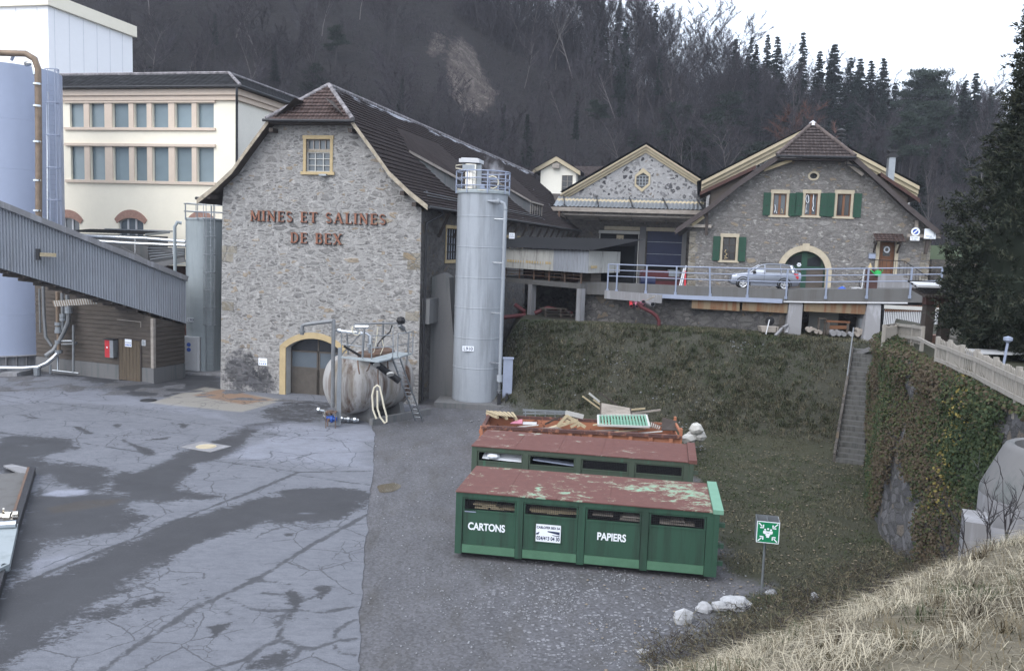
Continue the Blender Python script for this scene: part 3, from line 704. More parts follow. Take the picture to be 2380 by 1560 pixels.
# TREES
def twig_tris(base,dirs,L,w,rs):
 """thin blades: base (n,3), dirs (n,3), L (n,), w scalar"""
 n = len(base); side = np.cross(dirs,rs.normal(size=(n,3))); side /= np.linalg.norm(side,axis=1)[:,None] + 1e-9
 a = base - side * w / 2; b = base + side * w / 2; c = base + dirs * L[:,None]
 return np.stack([a,b,c],1)
def bare_tree(seed,H=14.0,spread=.42,slim=False):
 r = random.Random(seed); rs = np.random.RandomState(seed); mb = MB(); B = []; D = []; Ls = []
 def grow(p,d,L,rad,lev):
  pts = [p.copy()]; n = 4; dd = d.copy(); q = p.copy(); rr = [rad]
  for k in range(n):
   dd = (dd + Vector((r.gauss(0,.10),r.gauss(0,.10),.05 + r.gauss(0,.05)))).normalized(); q = q + dd * L / n; pts.append(q.copy()); rr.append(rad * (1 - .75 * (k + 1) / n))
  mb.tube(pts,[q_ * (.75 if lev == 0 else .8) for q_ in rr],5 if lev == 0 else 3,cap=False)
  if lev >= 3: return
  nb = (9 if not slim else 8,5,4)[lev]
  for k in range(nb):
   t = (.32 + .66 * (k + r.random()) / nb) if lev == 0 else (.25 + .75 * (k + r.random()) / nb)
   i0 = min(int(t * n),n - 1); f = t * n - i0; pp = pts[i0].lerp(pts[i0 + 1],f)
   az = r.random() * 6.283; up = .55 if lev == 0 else .25
   nd = (dd * (.7 if not slim else 1.0) + Vector((math.cos(az),math.sin(az),up * r.random())) * (.75 if not slim else .55)).normalized()
   grow(pp,nd,L * (.50 - .18 * t + .08 * r.random()) * (1.0 if lev else 1.05),rad * (.5 - .25 * t),lev + 1)
  if lev >= 1:
   for k in range((34,34,0)[lev - 1] if lev < 3 else 0):
    t = .25 + .75 * r.random(); i0 = min(int(t * n),n - 1); pp = pts[i0].lerp(pts[i0 + 1],t * n - i0)
    nd = (dd * .8 + Vector((r.gauss(0,.7),r.gauss(0,.7),r.gauss(.25,.4)))).normalized()
    B.append(pp[:]); D.append(nd[:]); Ls.append(H * r.uniform(.035,.085))
 grow(Vector((0,0,-.5)),Vector((r.gauss(0,.05),r.gauss(0,.05),1)).normalized(),H * .93,H * .011,0)
 B,D,Ls = np.array(B),np.array(D),np.array(Ls)
 T = twig_tris(B,D,Ls,.05,rs)
 return mb,T.reshape(-1,3),np.arange(len(T) * 3).reshape(-1,3)
def fir_tree(seed,H=22.0,rad=3.0,gap=0.12,thin=1.0):
 r = random.Random(seed); rs = np.random.RandomState(seed); mb = MB()
 mb.tube([(0,0,-.5),(0,0,H * .5),(0,0,H)],[H * .012,H * .007,.03],6,cap=False)
 T = []; z = H * gap;
 while z < H * .99:
  f = 1 - z / H; br = rad * (f ** .75) * (.75 + .4 * r.random()); nb = max(4,int(9 * thin))
  for k in range(nb):
   if r.random() < .12: continue
   az = r.random() * 6.283; L = br * r.uniform(.65,1.1) + .15; n = int(14 + 18 * L)
   t = rs.rand(n) ** .8; droop = -.28 * L * t + .10 * L * t ** 2
   px = np.stack([np.cos(az) * L * t,np.sin(az) * L * t,z + droop],-1) + rs.normal(size=(n,3)) * .06
   d = np.stack([np.cos(az) * .5 + rs.normal(size=n) * .55,np.sin(az) * .5 + rs.normal(size=n) * .55,-.35 + rs.normal(size=n) * .25],-1); d /= np.linalg.norm(d,axis=1)[:,None]
   T.append(twig_tris(px,d,rs.uniform(.3,.8,n) * (.6 + .5 * f),.27,rs))
  z += H * .021 * (1 + .3 * r.random())
 T = np.concatenate(T); return mb,T.reshape(-1,3),np.arange(len(T) * 3).reshape(-1,3)
def pine_tree(seed,H=14.0):
 r = random.Random(seed); rs = np.random.RandomState(seed); mb = MB(); T = []
 pts = [Vector((0,0,-.5)),Vector((.3,0,H * .4)),Vector((-.2,.2,H * .7)),Vector((.1,0,H * .95))]; mb.tube(pts,[.22,.17,.12,.05],6,cap=False)
 for k in range(22):
  z = H * (.42 + .55 * (k / 22)); az = r.random() * 6.283; L = H * .27 * (1.15 - .6 * (k / 22)) * r.uniform(.6,1.1)
  e = Vector((math.cos(az) * L,math.sin(az) * L,z + L * .12)); mb.tube([(0,0,z - .4),e * .6 + Vector((0,0,z * .4 - .1)),e],[.06,.045,.02],4,cap=False)
  for q in range(4):
   c = np.array(e) * 1.0 - np.array([math.cos(az),math.sin(az),0]) * L * .22 * q; n = 90
   P = c + rs.normal(size=(n,3)) * np.array([.6,.6,.16]); d = rs.normal(size=(n,3)) + [0,0,.7]; d /= np.linalg.norm(d,axis=1)[:,None]
   T.append(twig_tris(P,d,rs.uniform(.25,.55,n),.16,rs))
 T = np.concatenate(T); return mb,T.reshape(-1,3),np.arange(len(T) * 3).reshape(-1,3)
def proto(kind,gen,tm,cm):
 mb,V,F = gen; root = bpy.data.objects.new(kind,None); C.objects.link(root); ORG[root.name] = (0,0,0)
 mb.build('trunk',tm,root,smooth=True); fast('crown',V,F,cm,parent=root); return root
bares = [proto('bare_tree',bare_tree(20 + k,14,slim=(k % 2 == 1)),X['bark_pale'] if k in (2,5) else X['bark'],(X['twig'],X['twig2'],X['twig'])[k % 3]) for k in range(6)]
firs = [proto('fir_tree',fir_tree(50 + k,22,(2.9,2.3,3.4,2.0)[k],(.1,.3,.12,.35)[k],(1,.8,1.1,.7)[k]),X['bark'],X['fir']) for k in range(4)]
pines = [proto('pine_tree',pine_tree(80 + k,13),X['bark'],X['fir2']) for k in range(2)]
russet = proto('russet_tree',bare_tree(99,9),X['bark'],X['russet'])
used = set()
def plant(proto_,x,y,s,lab,cat,group,zoff=0.0,name=None,z=None):
 if proto_.name in used: o = copy_tree(proto_)
 else: o = proto_; used.add(proto_.name)
 o.location = (x,y,(float(hill(np.array(x),np.array(y))) if z is None else z) + zoff); o.rotation_euler = (rnd.gauss(0,.03),rnd.gauss(0,.03),rnd.random() * 6.283); o.scale = (s * rnd.uniform(.9,1.1),) * 2 + (s,)
 tag(o,lab,cat,group); return o
def at_top(u,v,Y,H):     # x for pixel column, scale so the top reaches row v
 p = Pd(u,v,Y); zg = float(hill(np.array(p.x),np.array(Y))); return p.x,max(.35,(p.z - zg) / H)
FL = 'dark evergreen fir standing out against the pale sky on the ridge'
for k,(u,v,Y) in enumerate([(1441,0,178),(1405,-5,182),(1520,12,180),(1718,88,178),(1733,85,183),(1760,100,176),(1786,80,182),(1815,86,178),(1871,73,172),(1905,117,180),(1931,104,176),(1951,103,170),(1984,134,176),(2011,130,171),(2034,142,174),(2060,134,168),(2080,190,172),(1998,160,166),(1168,-10,185),(1196,20,180),(1380,60,174),(1455,60,170),(1540,110,172),(2233,188,165),(2190,215,160),(2270,165,165),(2310,200,168),(2050,215,160),(2100,235,160)]):
 x,s = at_top(u,v,Y,22); pr = firs[(k * 3 + 1) % 4 if u not in (2060,2034,1984) else 2]
 plant(pr,x,Y,s,FL,'fir tree','firs along the ridge against the sky')
for (u,v,Y) in [(1384,232,150),(1400,255,150),(1590,245,150),(1610,300,140),(1700,215,160),(1760,330,135),(2160,160,166),(2130,180,168),(2110,260,140),(2185,235,150),(820,215,135),(730,150,140),(700,240,128),(1480,300,138),(1560,240,146),(1830,360,130),(2020,330,140),(780,60,150),(1660,260,148)]:
 x,s = at_top(u,v,Y,13); plant(pines[rnd.randrange(2)],x,Y,s,'green pine standing among the bare trees of the hillside','pine tree','green pines among the bare hillside trees')
for (u,v,Y) in [(1450,150,152),(1340,220,140),(1230,250,135),(930,160,140),(640,110,145),(500,20,150),(1530,330,130),(1640,340,128),(1270,330,126),(1900,300,140),(2240,260,140),(2140,330,125),(1170,230,140)]:
 x,s = at_top(u,v,Y,22); plant(firs[rnd.randrange(4)],x,Y,s * .9,'dark fir half hidden among the bare trees of the hillside','fir tree','dark firs within the hillside wood')
x,s = at_top(1920,283,128,9); plant(russet,x,128,s,'small tree still holding reddish brown leaves above the stone house roof','tree',None)
# bare trees along the crest, sky showing between the trunks
n = 0
for k in range(128):
 u = 1110 + (k * 9.6 + rnd.uniform(-6,6));
 if u > 2350: u = 1150 + rnd.random() * 700
 Y = rnd.uniform(172,190); x = Pd(u,300,Y).x
 s = rnd.uniform(.8,1.3) * (1.2 if u < 1700 else .9)
 plant(bares[rnd.randrange(6)],x,Y,s,'bare winter tree on the crest of the hill with sky behind its branches','bare tree','bare trees along the crest')
for k in range(165):
 u = rnd.uniform(240,2400); Y = 118 + 62 * rnd.random() ** .9; x = Pd(u,300,Y).x
 vv = 570 - (float(hill(np.array(x),np.array(Y))) - 9.2) / Y * 2000 + (u - 1190) * .035
 if 960 < u < 1135 and vv < 330 and rnd.random() < .9: continue
 if 240 < u < 520 and vv > 330: continue
 plant(bares[rnd.randrange(6)],x,Y,rnd.uniform(.55,.95),'leafless tree growing on the steep brown wooded hillside','bare tree','bare trees on the hillside')
# undergrowth: one mass of saplings and brush
rs = np.random.RandomState(5); n = 170000
uu = rs.uniform(200,2450,n); YY = 113 + 82 * rs.rand(n) ** .75; XX = (uu - 1190) / 2000 * YY
ZZ = hill(XX,YY); cli = np.exp(-((uu - 1070) / 60) ** 2) * (ZZ > 30); ok = rs.rand(n) > cli * .95; XX,YY,ZZ = XX[ok],YY[ok],ZZ[ok]; n = len(XX)
clump = fbm(XX,YY,.25,3); hs = np.clip(1.1 + clump * 2.2,.3,3) + 1.6 * sstep(181,190,YY) * rs.rand(n)
base = np.stack([XX,YY,ZZ + rs.rand(n) * hs * .8 - .1],-1); d = rs.normal(size=(n,3)) * .45 + [0,0,.8]; d /= np.linalg.norm(d,axis=1)[:,None]
T = twig_tris(base,d,rs.uniform(.7,2.0,n) * hs * .6,.07,rs)
brush = fast('hillside_brush',T.reshape(-1,3),np.arange(n * 3).reshape(-1,3),[X['twig'],X['twig2'],X['fir']],mi=rs.choice(3,n,p=[.68,.22,.10]));
n = 330000; X_ = rs.uniform(-14,120,n); Y_ = rs.uniform(174,193,n); den = np.clip(.55 + fbm(X_,Y_,.12,3) * 1.3,.05,1) * (1 - .55 * sstep(60,90,X_)); ok = rs.rand(n) < den; X_,Y_ = X_[ok],Y_[ok]; n = len(X_)
th = np.clip(9.5 + fbm(X_ + 9,Y_,.16,3) * 9,2,15); h_ = th * rs.rand(n) ** 1.15; d = rs.normal(size=(n,3)) * .28 + [0,0,.9]; d /= np.linalg.norm(d,axis=1)[:,None]
T = twig_tris(np.stack([X_,Y_,hill(X_,Y_) + h_],-1),d,rs.uniform(1.0,3.0,n),.06,rs)
tag(fast('ridge_saplings',T.reshape(-1,3),np.arange(n * 3).reshape(-1,3),[X['twig'],X['twig2']],mi=rs.choice(2,n)),'dense leafless saplings crowding the crest of the wooded hill','saplings',kind='stuff')
tag(brush,'tangled leafless brush covering the steep hillside','brush',kind='stuff')
# BUILDING HELPERS
def window(B,root,s0,s1,z0,z1,t=.22,fm='graywood',gm='glass',nx=2,ny=3,fw=.07,bw=.03,name='window',zbar=None):
 b = MB(B.M); b.box((s0,t - .05,z0),(s0 + fw,t + .03,z1)); b.box((s1 - fw,t - .05,z0),(s1,t + .03,z1))
 b.box((s0 + fw,t - .05,z0),(s1 - fw,t + .03,z0 + fw)); b.box((s0 + fw,t - .05,z1 - fw),(s1 - fw,t + .03,z1))
 for k in range(1,nx): x = s0 + (s1 - s0) * k / nx; b.box((x - bw,t - .04,z0 + fw),(x + bw,t + .02,z1 - fw))
 for k in range(1,ny): z = z0 + (z1 - z0) * k / ny; b.box((s0 + fw,t - .035,z - bw * .7),(s1 - fw,t + .015,z + bw * .7))
 if zbar: b.box((s0,t - .07,zbar - .06),(s1,t + .03,zbar + .06))
 w_ = b.build(name,X[fm],root)
 g = MB(B.M); g.box((s0 + .02,t + .035,z0 + .02),(s1 - .02,t + .05,z1 - .02)); g.build('pane',X[gm],w_); return w_
def surround(B,root,s0,s1,z0,z1,w_=.16,mat='yellow',sill=.1,pr=.04,lint=None):
 b = MB(B.M); lint = lint or w_
 b.box((s0 - w_,-pr,z0),(s0,.05,z1)); b.box((s1,-pr,z0),(s1 + w_,.05,z1))
 b.box((s0 - w_ - .04,-pr - .01,z1),(s1 + w_ + .04,.05,z1 + lint)); b.box((s0 - w_ - sill,-pr - .06,z0 - w_),(s1 + w_ + sill,.05,z0))
 return b.build('window_surround',X[mat],root)
def rect(s0,s1,z0,z1): return [(s0,z0),(s1,z0),(s1,z1),(s0,z1)]
def arch_pts(s0,s1,z0,zs,zt,n=14):
 """opening outline: springing at zs, crown at zt"""
 h = zt - zs; c = (s1 - s0) / 2; r = (c * c + h * h) / (2 * h); cx = (s0 + s1) / 2; cz = zt - r; a = math.asin(min(1,c / r))
 return [(s0,z0),(s1,z0)] + [(cx + r * math.sin(a - 2 * a * k / n),cz + r * math.cos(a - 2 * a * k / n)) for k in range(n + 1)]
def extr(b,B_,outline,t0,t1,m=0):
 b.prism([(s,t0,z) for s,z in outline],(0,t1 - t0,0),m)
def slope(b,p0,p1,t0,t1,poly=None,pitch=.33,lift=.045,m=0):
 """roof slope whose low edge is at (s,z)=p0 and high edge p1, running t0..t1; poly overrides in (t, up) metres"""
 O = Vector((p0[0],0,p0[1])); V = Vector((p1[0] - p0[0],0,p1[1] - p0[1])); L = V.length; V.normalize()
 b.rows(O,(0,1,0),V,poly or [(t0,0),(t1,0),(t1,L),(t0,L)],pitch,lift,m); return L
def text_mesh(txt,size,mat,name,parent,Mx,ext=.004,bold=0.0,spacing=1.0,align='CENTER',xs=1.0):
 cu = bpy.data.curves.new(name,'FONT'); cu.body = txt; cu.size = size; cu.extrude = ext; cu.offset = bold; cu.align_x = align; cu.align_y = 'CENTER'; cu.space_character = spacing
 to = bpy.data.objects.new('tmp',cu); C.objects.link(to); bpy.context.view_layer.update()
 me = bpy.data.meshes.new_from_object(to.evaluated_get(bpy.context.evaluated_depsgraph_get())); bpy.data.objects.remove(to)
 me.transform(Mx @ Matrix.Diagonal((xs,1,1,1))); o3 = ORG.get(parent.name,(0,0,0)) if parent else (0,0,0); me.transform(Matrix.Translation(-Vector(o3)))
 me.materials.clear(); me.materials.append(X[mat]); me.name = name
 ob = bpy.data.objects.new(name,me); C.objects.link(ob); ob.parent = parent; ORG[ob.name] = tuple(o3); return ob
def face_M(B,s,t,z):   # text plane on a front wall: x along s, y up, normal toward the viewer
 return B.M @ Matrix(((1,0,0,s),(0,0,-1,t),(0,1,0,z),(0,0,0,1)))
# LONG STONE BARN
B = Fr(Pz(968,942,0),13.0); BL,BS0,BC = 58.0,-12.25,-6.4
barn = thing('stone_barn','long rubble stone building with MINES ET SALINES DE BEX lettering and brown half-hipped roof','building',B.pt(-6,0,0))
SEC = [(0,18.0),(2.5,15.75),(3.9,14.05),(4.77,12.95),(6.0,11.9),(7.03,11.17)]
def secz(d): return float(np.interp(abs(d),[p[0] for p in SEC],[p[1] for p in SEC]))
aL,aR = B.px(650,925)[0],B.px(806,930)[0]; a_top = B.px(725,773)[1]; a_sp = B.px(655,800)[1]
iL,iR = B.px(679,925)[0] + .0,aR - .35
iL = aL + .38
arch = arch_pts(iL,iR,0,a_sp - .2,a_top - .35)
w0,w1 = B.px(712,324),B.px(768,324); wz1 = w0[1]; wz0 = B.px(740,400)[1]; ws0,ws1 = w0[0],w1[0]
out = [(BS0 - .12,0),(.1,0),(0.02,11.0)]
out += [(BC + d,secz(d) - .16) for d in (5.9,4.77,3.9,2.5)] + [(BC - d,secz(d) - .16) for d in (2.5,3.9,4.77,5.75)] + [(BS0 + .02,11.0)]
ah = [arch[0],arch[1]] + arch[2:]
# the wall outline goes round the doorway (doorway touches the ground)
out2 = [(BS0 - .12,-.3),(iL,-.3)] + [(iL,a_sp - .2)] + list(reversed(arch[2:]))[1:-1] + [(iR,a_sp - .2),(iR,-.3),(.1,-.3)] + out[2:]
b = MB(B.M); b.wall(out2,[rect(ws0,ws1,wz0,wz1)],0,.3)
ap = [(iL,-.3),(iL,a_sp - .2)] + list(reversed(arch[2:]))[1:-1] + [(iR,a_sp - .2),(iR,-.3)]
for (p,q) in zip(ap[:-1],ap[1:]): b.face([(p[0],0,p[1]),(q[0],0,q[1]),(q[0],.75,q[1]),(p[0],.75,p[1])],1)
bw = b.build('wall',[X['barn'],X['whitish']],barn)
# side wall with window openings
sw_wins = []
b = MB(B.M); sw = Fr(B.pt(0.02,0,0),13 - 90)      # frame looking along the flank: s' = t
holes = []; tw = []
for (ua,ub,va,vb) in [(1037,1062,531,604)]:
 def on_side(u,v):
  d = ray(u,v); k = (B.o.x * B.x.x + B.o.y * B.x.y) / (d.x * B.x.x + d.y * B.x.y); p = Vector((0,0,CAMH)) + d * k; q = p - B.o; return (q.x * B.y.x + q.y * B.y.y,p.z)
 ta,za = on_side(ua,va); tb,zb = on_side(ub,vb); tw.append((ta,ta + 2.6,zb,za))
for t0 in (19.5,24.2,29,33.8,38.5): tw.append((t0,t0 + 1.7,8.0,9.75))
loops = [[Vector((.02,t,z)) for t,z in [(0,-.3),(BL,-.3),(BL,11.0),(0,11.0)]]] + [[Vector((.02,t,z)) for t,z in rect(*w_)] for w_ in tw]
i0 = b.add([p for l in loops for p in l]); b.idx(i0,tessellate_polygon(loops))
for (t0,t1,z0,z1) in tw:
 for (p,q) in [((t0,z0),(t1,z0)),((t1,z0),(t1,z1)),((t1,z1),(t0,z1)),((t0,z1),(t0,z0))]:
  b.face([(.02,p[0],p[1]),(.02,q[0],q[1]),(-.25,q[0],q[1]),(-.25,p[0],p[1])])
b.face([(BS0,0.05,-.3),(BS0,BL,-.3),(BS0,BL,11.0),(BS0,0.05,11.0)]); b.face([(BS0,BL,-.3),(0,BL,-.3),(0,BL,11),(BC + 3.9,BL,14),(BC,BL,17.8),(BC - 3.9,BL,14),(BS0,BL,11.0)])
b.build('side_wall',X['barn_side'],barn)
for k,(t0,t1,z0,z1) in enumerate(tw):
 g = MB(B.M)
 for j in range(6 if k == 0 else 4): tt_ = t0 + (t1 - t0) * j / (5 if k == 0 else 3); g.box((-.2,tt_ - .04,z0),(-.14,tt_ + .04,z1))
 for j in range(5): zz = z0 + (z1 - z0) * j / 4; g.box((-.19,t0,zz - .035),(-.15,t1,zz + .035))
 wf = g.build('window',X['cable'],barn); g = MB(B.M); g.box((-.24,t0,z0),(-.22,t1,z1)); g.build('pane',X['glass_white' if k == 0 else 'glass'],wf)
 g = MB(B.M)
 for (q0,q1,y0,y1) in [(t0 - .18,t0,z0,z1),(t1,t1 + .18,z0,z1),(t0 - .22,t1 + .22,z1,z1 + .2),(t0 - .25,t1 + .25,z0 - .2,z0)]: g.box((-.05,q0,y0),(.07,q1,y1))
 g.build('window_surround',X['yellow'],barn)
# roof
b = MB(B.M); T0,T1 = -.7,BL + .4; apx = 1.7
for sg in (1,-1):
 for (d0,z0),(d1,z1) in zip(SEC[1:][::-1][:-1],SEC[1:][::-1][1:]):
  slope(b,(BC + sg * d0,z0),(BC + sg * d1,z1),T0,T1)
 O = (BC + sg * 2.5,15.75); Pk = (BC,18.0); L = math.hypot(2.5,2.25)
 slope(b,O,Pk,0,0,[(T0,0),(T1,0),(T1 - 3,L),(apx,L)])
rf = b.build('roof',X['tile'],barn)
b = MB(B.M); Lh = math.hypot(apx - T0,2.25); Vh = Vector((0,apx - T0,2.25)).normalized()
b.rows((BC,T0 - .15,15.68),(1,0,0),Vh,[(-2.62,0),(2.62,0),(0,Lh + .12)],.33,.05); b.build('hip_roof',X['tile_red'],barn)
b = MB(B.M)
for k in range(int(BL / .42)): t = apx + k * .42; b.tube([(BC,t,18.02),(BC,t + .44,18.05)],[.14,.12],8)
for sg in (1,-1):
 P,Q = Vector((BC + sg * 2.6,T0 - .1,15.75)),Vector((BC,apx,18.05))
 for k in range(8): b.tube([P.lerp(Q,k / 8),P.lerp(Q,(k + 1.05) / 8)],[.14,.12],8)
b.build('ridge_tiles',X['ridge'],barn,smooth=True)
b = MB(B.M)                                           # verge boards, rafters ends and dark soffit
for sg in (1,-1):
 b.cut()
 for (d0,z0),(d1,z1) in zip(SEC[1:][:-1],SEC[1:][1:]):
  p,q = Vector((BC + sg * d0,T0 - .04,z0 - .14)),Vector((BC + sg * d1,T0 - .04,z1 - .14)); b.bar(p,q,.05,.22,up=(0,1,0)) if False else b.prism([(p.x,T0 - .06,p.z - .12),(q.x,T0 - .06,q.z - .12),(q.x,T0 - .06,q.z + .16),(p.x,T0 - .06,p.z + .16)],(0,.05,0))
b.build('verge_board',X['verge'],barn)
b = MB(B.M)
for sg in (1,-1):
 for (d0,z0),(d1,z1) in zip(SEC[:-1],SEC[1:]):
  if d0 == 0: d0,z0 = .9,17.1
  b.face([(BC + sg * d0,T0,z0 - .2),(BC + sg * d1,T0,z1 - .2),(BC + sg * d1,T1,z1 - .2),(BC + sg * d0,T1,z0 - .2)])
b.prism([(BC - 2.55,T0,15.5),(BC + 2.55,T0,15.5),(BC + 2.55,T0,15.62),(BC - 2.55,T0,15.62)],(0,.8,0))
for (s_,z_) in [(-12.75,11.55),(-.9,12.0),(-.2,11.4),(-4.0,15.35),(-8.8,15.35)]: b.box((s_ - .12,T0 + .05,z_ - .3),(s_ + .12,.2,z_ - .08))
b.build('soffit',X['darkwood'],barn)
b = MB(B.M)                                           # gutters and downpipe
b.tube([(BC + 7.1,T0,11.08),(BC + 7.1,T1,11.08)],.09,8); b.tube([(BC - 7.1,T0,11.25),(BC - 7.1,T1,11.08)],.09,8); b.tube([(BC - 2.75,T0 - .22,15.66),(BC + 2.75,T0 - .22,15.62)],.08,8)
b.build('gutter',X['cable'],barn,smooth=True)
b = MB(B.M); b.tube([(.72,1.6,11.0),(.72,1.6,10.75),(.22,.35,10.25),(.2,.35,9.8),(.2,.35,.2)],.07,8); b.build('downpipe',X['cable'],barn,smooth=True)
for k in range(17):
 t = 3 + k * 3.1; b = MB(B.M); b.bar((.05,t,9.5),(.72,t,10.9),.12,.16); b.bar((.0,t,10.95),(.75,t,10.95),.12,.14); b.build('roof_brace',X['darkwood'],barn)
b = MB(B.M)
for z_ in (11.62,11.80):
 d_ = 6.3 + (11.62 - z_) * 1.2
 b.cut(); b.tube([(BC + d_ + .15,.9,z_ + .18),(BC + d_ + .15,34,z_ + .18)],.022,5)
b.build('snow_guard',X['galv'],barn)
# dormers: long catslide with rendered cheeks
for (ta,tb,tf0,tf1) in [(6.6,0,11.4,16.2),(23,0,31.5,37.0)]:
 z_t,z_e = 14.6,13.2; d_f = 5.9
 dz = lambda d: secz(d)
 b = MB(B.M); Pr = [(BC + 3.0,tf0 - 4.6,secz(3.0) + .06)]
 dm = MB(B.M); s_f = BC + d_f
 A_ = (BC + 3.4,tf0 - .5,14.75);
 dm.face([(BC + 3.3,tf0 - 5.2,secz(3.3) + .08),(s_f,tf0 - .3,z_e + .02),(s_f,tf1 + .3,z_e + .02),(BC + 1.8,tf1 + .3,secz(1.8) + .12),(BC + 1.8,tf0 - 3.6,secz(1.8) + .12)],0,[(0,0),(5,3),(10,3),(10,0),(2,0)])
 dr = dm.build('dormer',X['tile'],barn)
 c_ = MB(B.M); c_.face([(BC + 3.3,tf0 - 5.0,secz(3.3)),(s_f - .1,tf0,z_e - .05),(s_f - .1,tf0,secz(d_f) + .02),(BC + 4.77,tf0 - 2.2,secz(4.77))]); c_.cut().face([(BC + 3.0,tf1,secz(3.0)),(s_f - .1,tf1,z_e - .05),(s_f - .1,tf1,secz(d_f))])
 c_.build('cheek',X['concrete'],dr)
 c_ = MB(B.M); c_.box((s_f - .16,tf0,secz(d_f)),(s_f - .06,tf0 + .15,z_e)); c_.box((s_f - .16,tf1 - .15,secz(d_f)),(s_f - .06,tf1,z_e))
 for k in range(1,5): tq = tf0 + (tf1 - tf0) * k / 5; c_.box((s_f - .14,tq - .06,secz(d_f)),(s_f - .08,tq + .06,z_e))
 c_.box((s_f - .2,tf0 - 0,z_e - .14),(s_f + .05,tf1,z_e)); c_.bar((BC + 3.3,tf0 - 5.1,secz(3.3) + .02),(s_f,tf0 - .25,z_e - .05),.06,.16)
 c_.build('frame',X['graywood'],dr); c_ = MB(B.M); c_.box((s_f - .3,tf0 + .1,secz(d_f) - .1),(s_f - .25,tf1 - .1,z_e)); c_.build('pane',X['glass_dark'],dr)
# front gable window
surround(B,barn,ws0,ws1,wz0,wz1,.17,'yellow',.12,.05,.2)
zb = wz0 + (wz1 - wz0) * .64
window(B,barn,ws0,ws1,wz0,zb - .06,.2,'whitish','glass',3,3,.06,.028); window(B,barn,ws0,ws1,zb + .06,wz1,.2,'graywood','glass',4,1,.06,.025)
b = MB(B.M); b.box((ws0,.1,zb - .06),(ws1,.28,zb + .06)); b.build('transom',X['verge'],barn)
b = MB(B.M); b.box((ws1 - .55,-.3,wz0 - .24),(ws1 - .1,-.12,wz0 - .14)); b.build('lamp',X['galv'],barn)
# arch surround and double door
b = MB(B.M); oa = arch_pts(aL,aR,0,a_sp - .1,a_top,14)[2:][::-1]; ia = arch[2:][::-1]
for k in range(14): b.prism([(ia[k][0],-.05,ia[k][1]),(ia[k + 1][0],-.05,ia[k + 1][1]),(oa[k + 1][0],-.05,oa[k + 1][1]),(oa[k][0],-.05,oa[k][1])],(0,.1,0))
b.box((aL,-.05,0),(iL,.05,a_sp - .12)); b.box((iR,-.05,0),(aR,.05,a_sp - .12)); b.build('arch_surround',X['yellow'],barn)
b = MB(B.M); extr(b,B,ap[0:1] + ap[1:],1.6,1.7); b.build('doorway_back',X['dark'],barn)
dl = MB(B.M); mid = (iL + iR) / 2; td = .62
for (x0,x1) in [(iL,mid - .02),(mid + .02,iR)]:
 dl = MB(B.M); dl.box((x0,td,0),(x1,td + .06,1.55)); dl.box((x0,td - .01,1.5),(x1,td + .07,1.62)); dl.box((x0,td,2.5),(x1,td + .06,2.6)); dl.box((x0,td,0),(x0 + .09,td + .07,2.6)); dl.box((x1 - .09,td,0),(x1,td + .07,2.6))
 d_ = dl.build('door',X['door_metal'],barn); g = MB(B.M); g.box((x0 + .09,td + .02,1.62),(x1 - .09,td + .04,2.5)); g.build('pane',X['glass'],d_)
dl = MB(B.M); dl.box((mid - .05,td,2.6),(mid + .05,td + .06,a_top - .4)); fl = [(x,z) for x,z in ap if z > 2.55]; dl.build('fanlight_bar',X['door_metal'],barn)
g = MB(B.M); g.prism([(iL,td + .03,2.62)] + [(x,td + .03,z) for x,z in fl] + [(iR,td + .03,2.62)],(0,.02,0)); g.build('fanlight_pane',X['glass_dark'],barn)
# corner stones
for (s_,sd) in ((0.0,-1),(BS0,1)):
 b = MB(B.M); r_ = random.Random(4)
 z_ = 0.15
 while z_ < 10.6:
  h_ = r_.uniform(.32,.6); L_ = r_.uniform(.45,1.1)
  if r_.random() < .2: b.cut().box((s_ + (.012 if sd < 0 else -.012),-.012,z_),(s_ + sd * L_,.3,z_ + h_))
  z_ += h_ + .04
 b.build('corner_stone',X['corner_m'],barn)
# concrete buttresses on the flank
b = MB(B.M)
for (t0,h_) in [(2.0,7.2)]:
 b.prism([(.05,t0,-.2),(1.9,t0,-.2),(1.25,t0,h_ - 1.6),(1.1,t0,h_),(.7,t0,h_ + .25),(.05,t0,h_)],(0,1.0,0))
 b.prism([(.05,t0 - 1.6,h_ - 2.6),(.5,t0 - 1.6,h_ - 2.6),(.5,t0 - 1.6,h_ - 1.2),(.05,t0 - 1.6,h_ - 1.2)],(0,1.7,0)); b.box((.05,3.0,5.3),(.55,7.5,6.2)); b.box((.05,6.9,-.2),(1.4,7.9,5.3))
b.build('buttress',X['concrete'],barn)
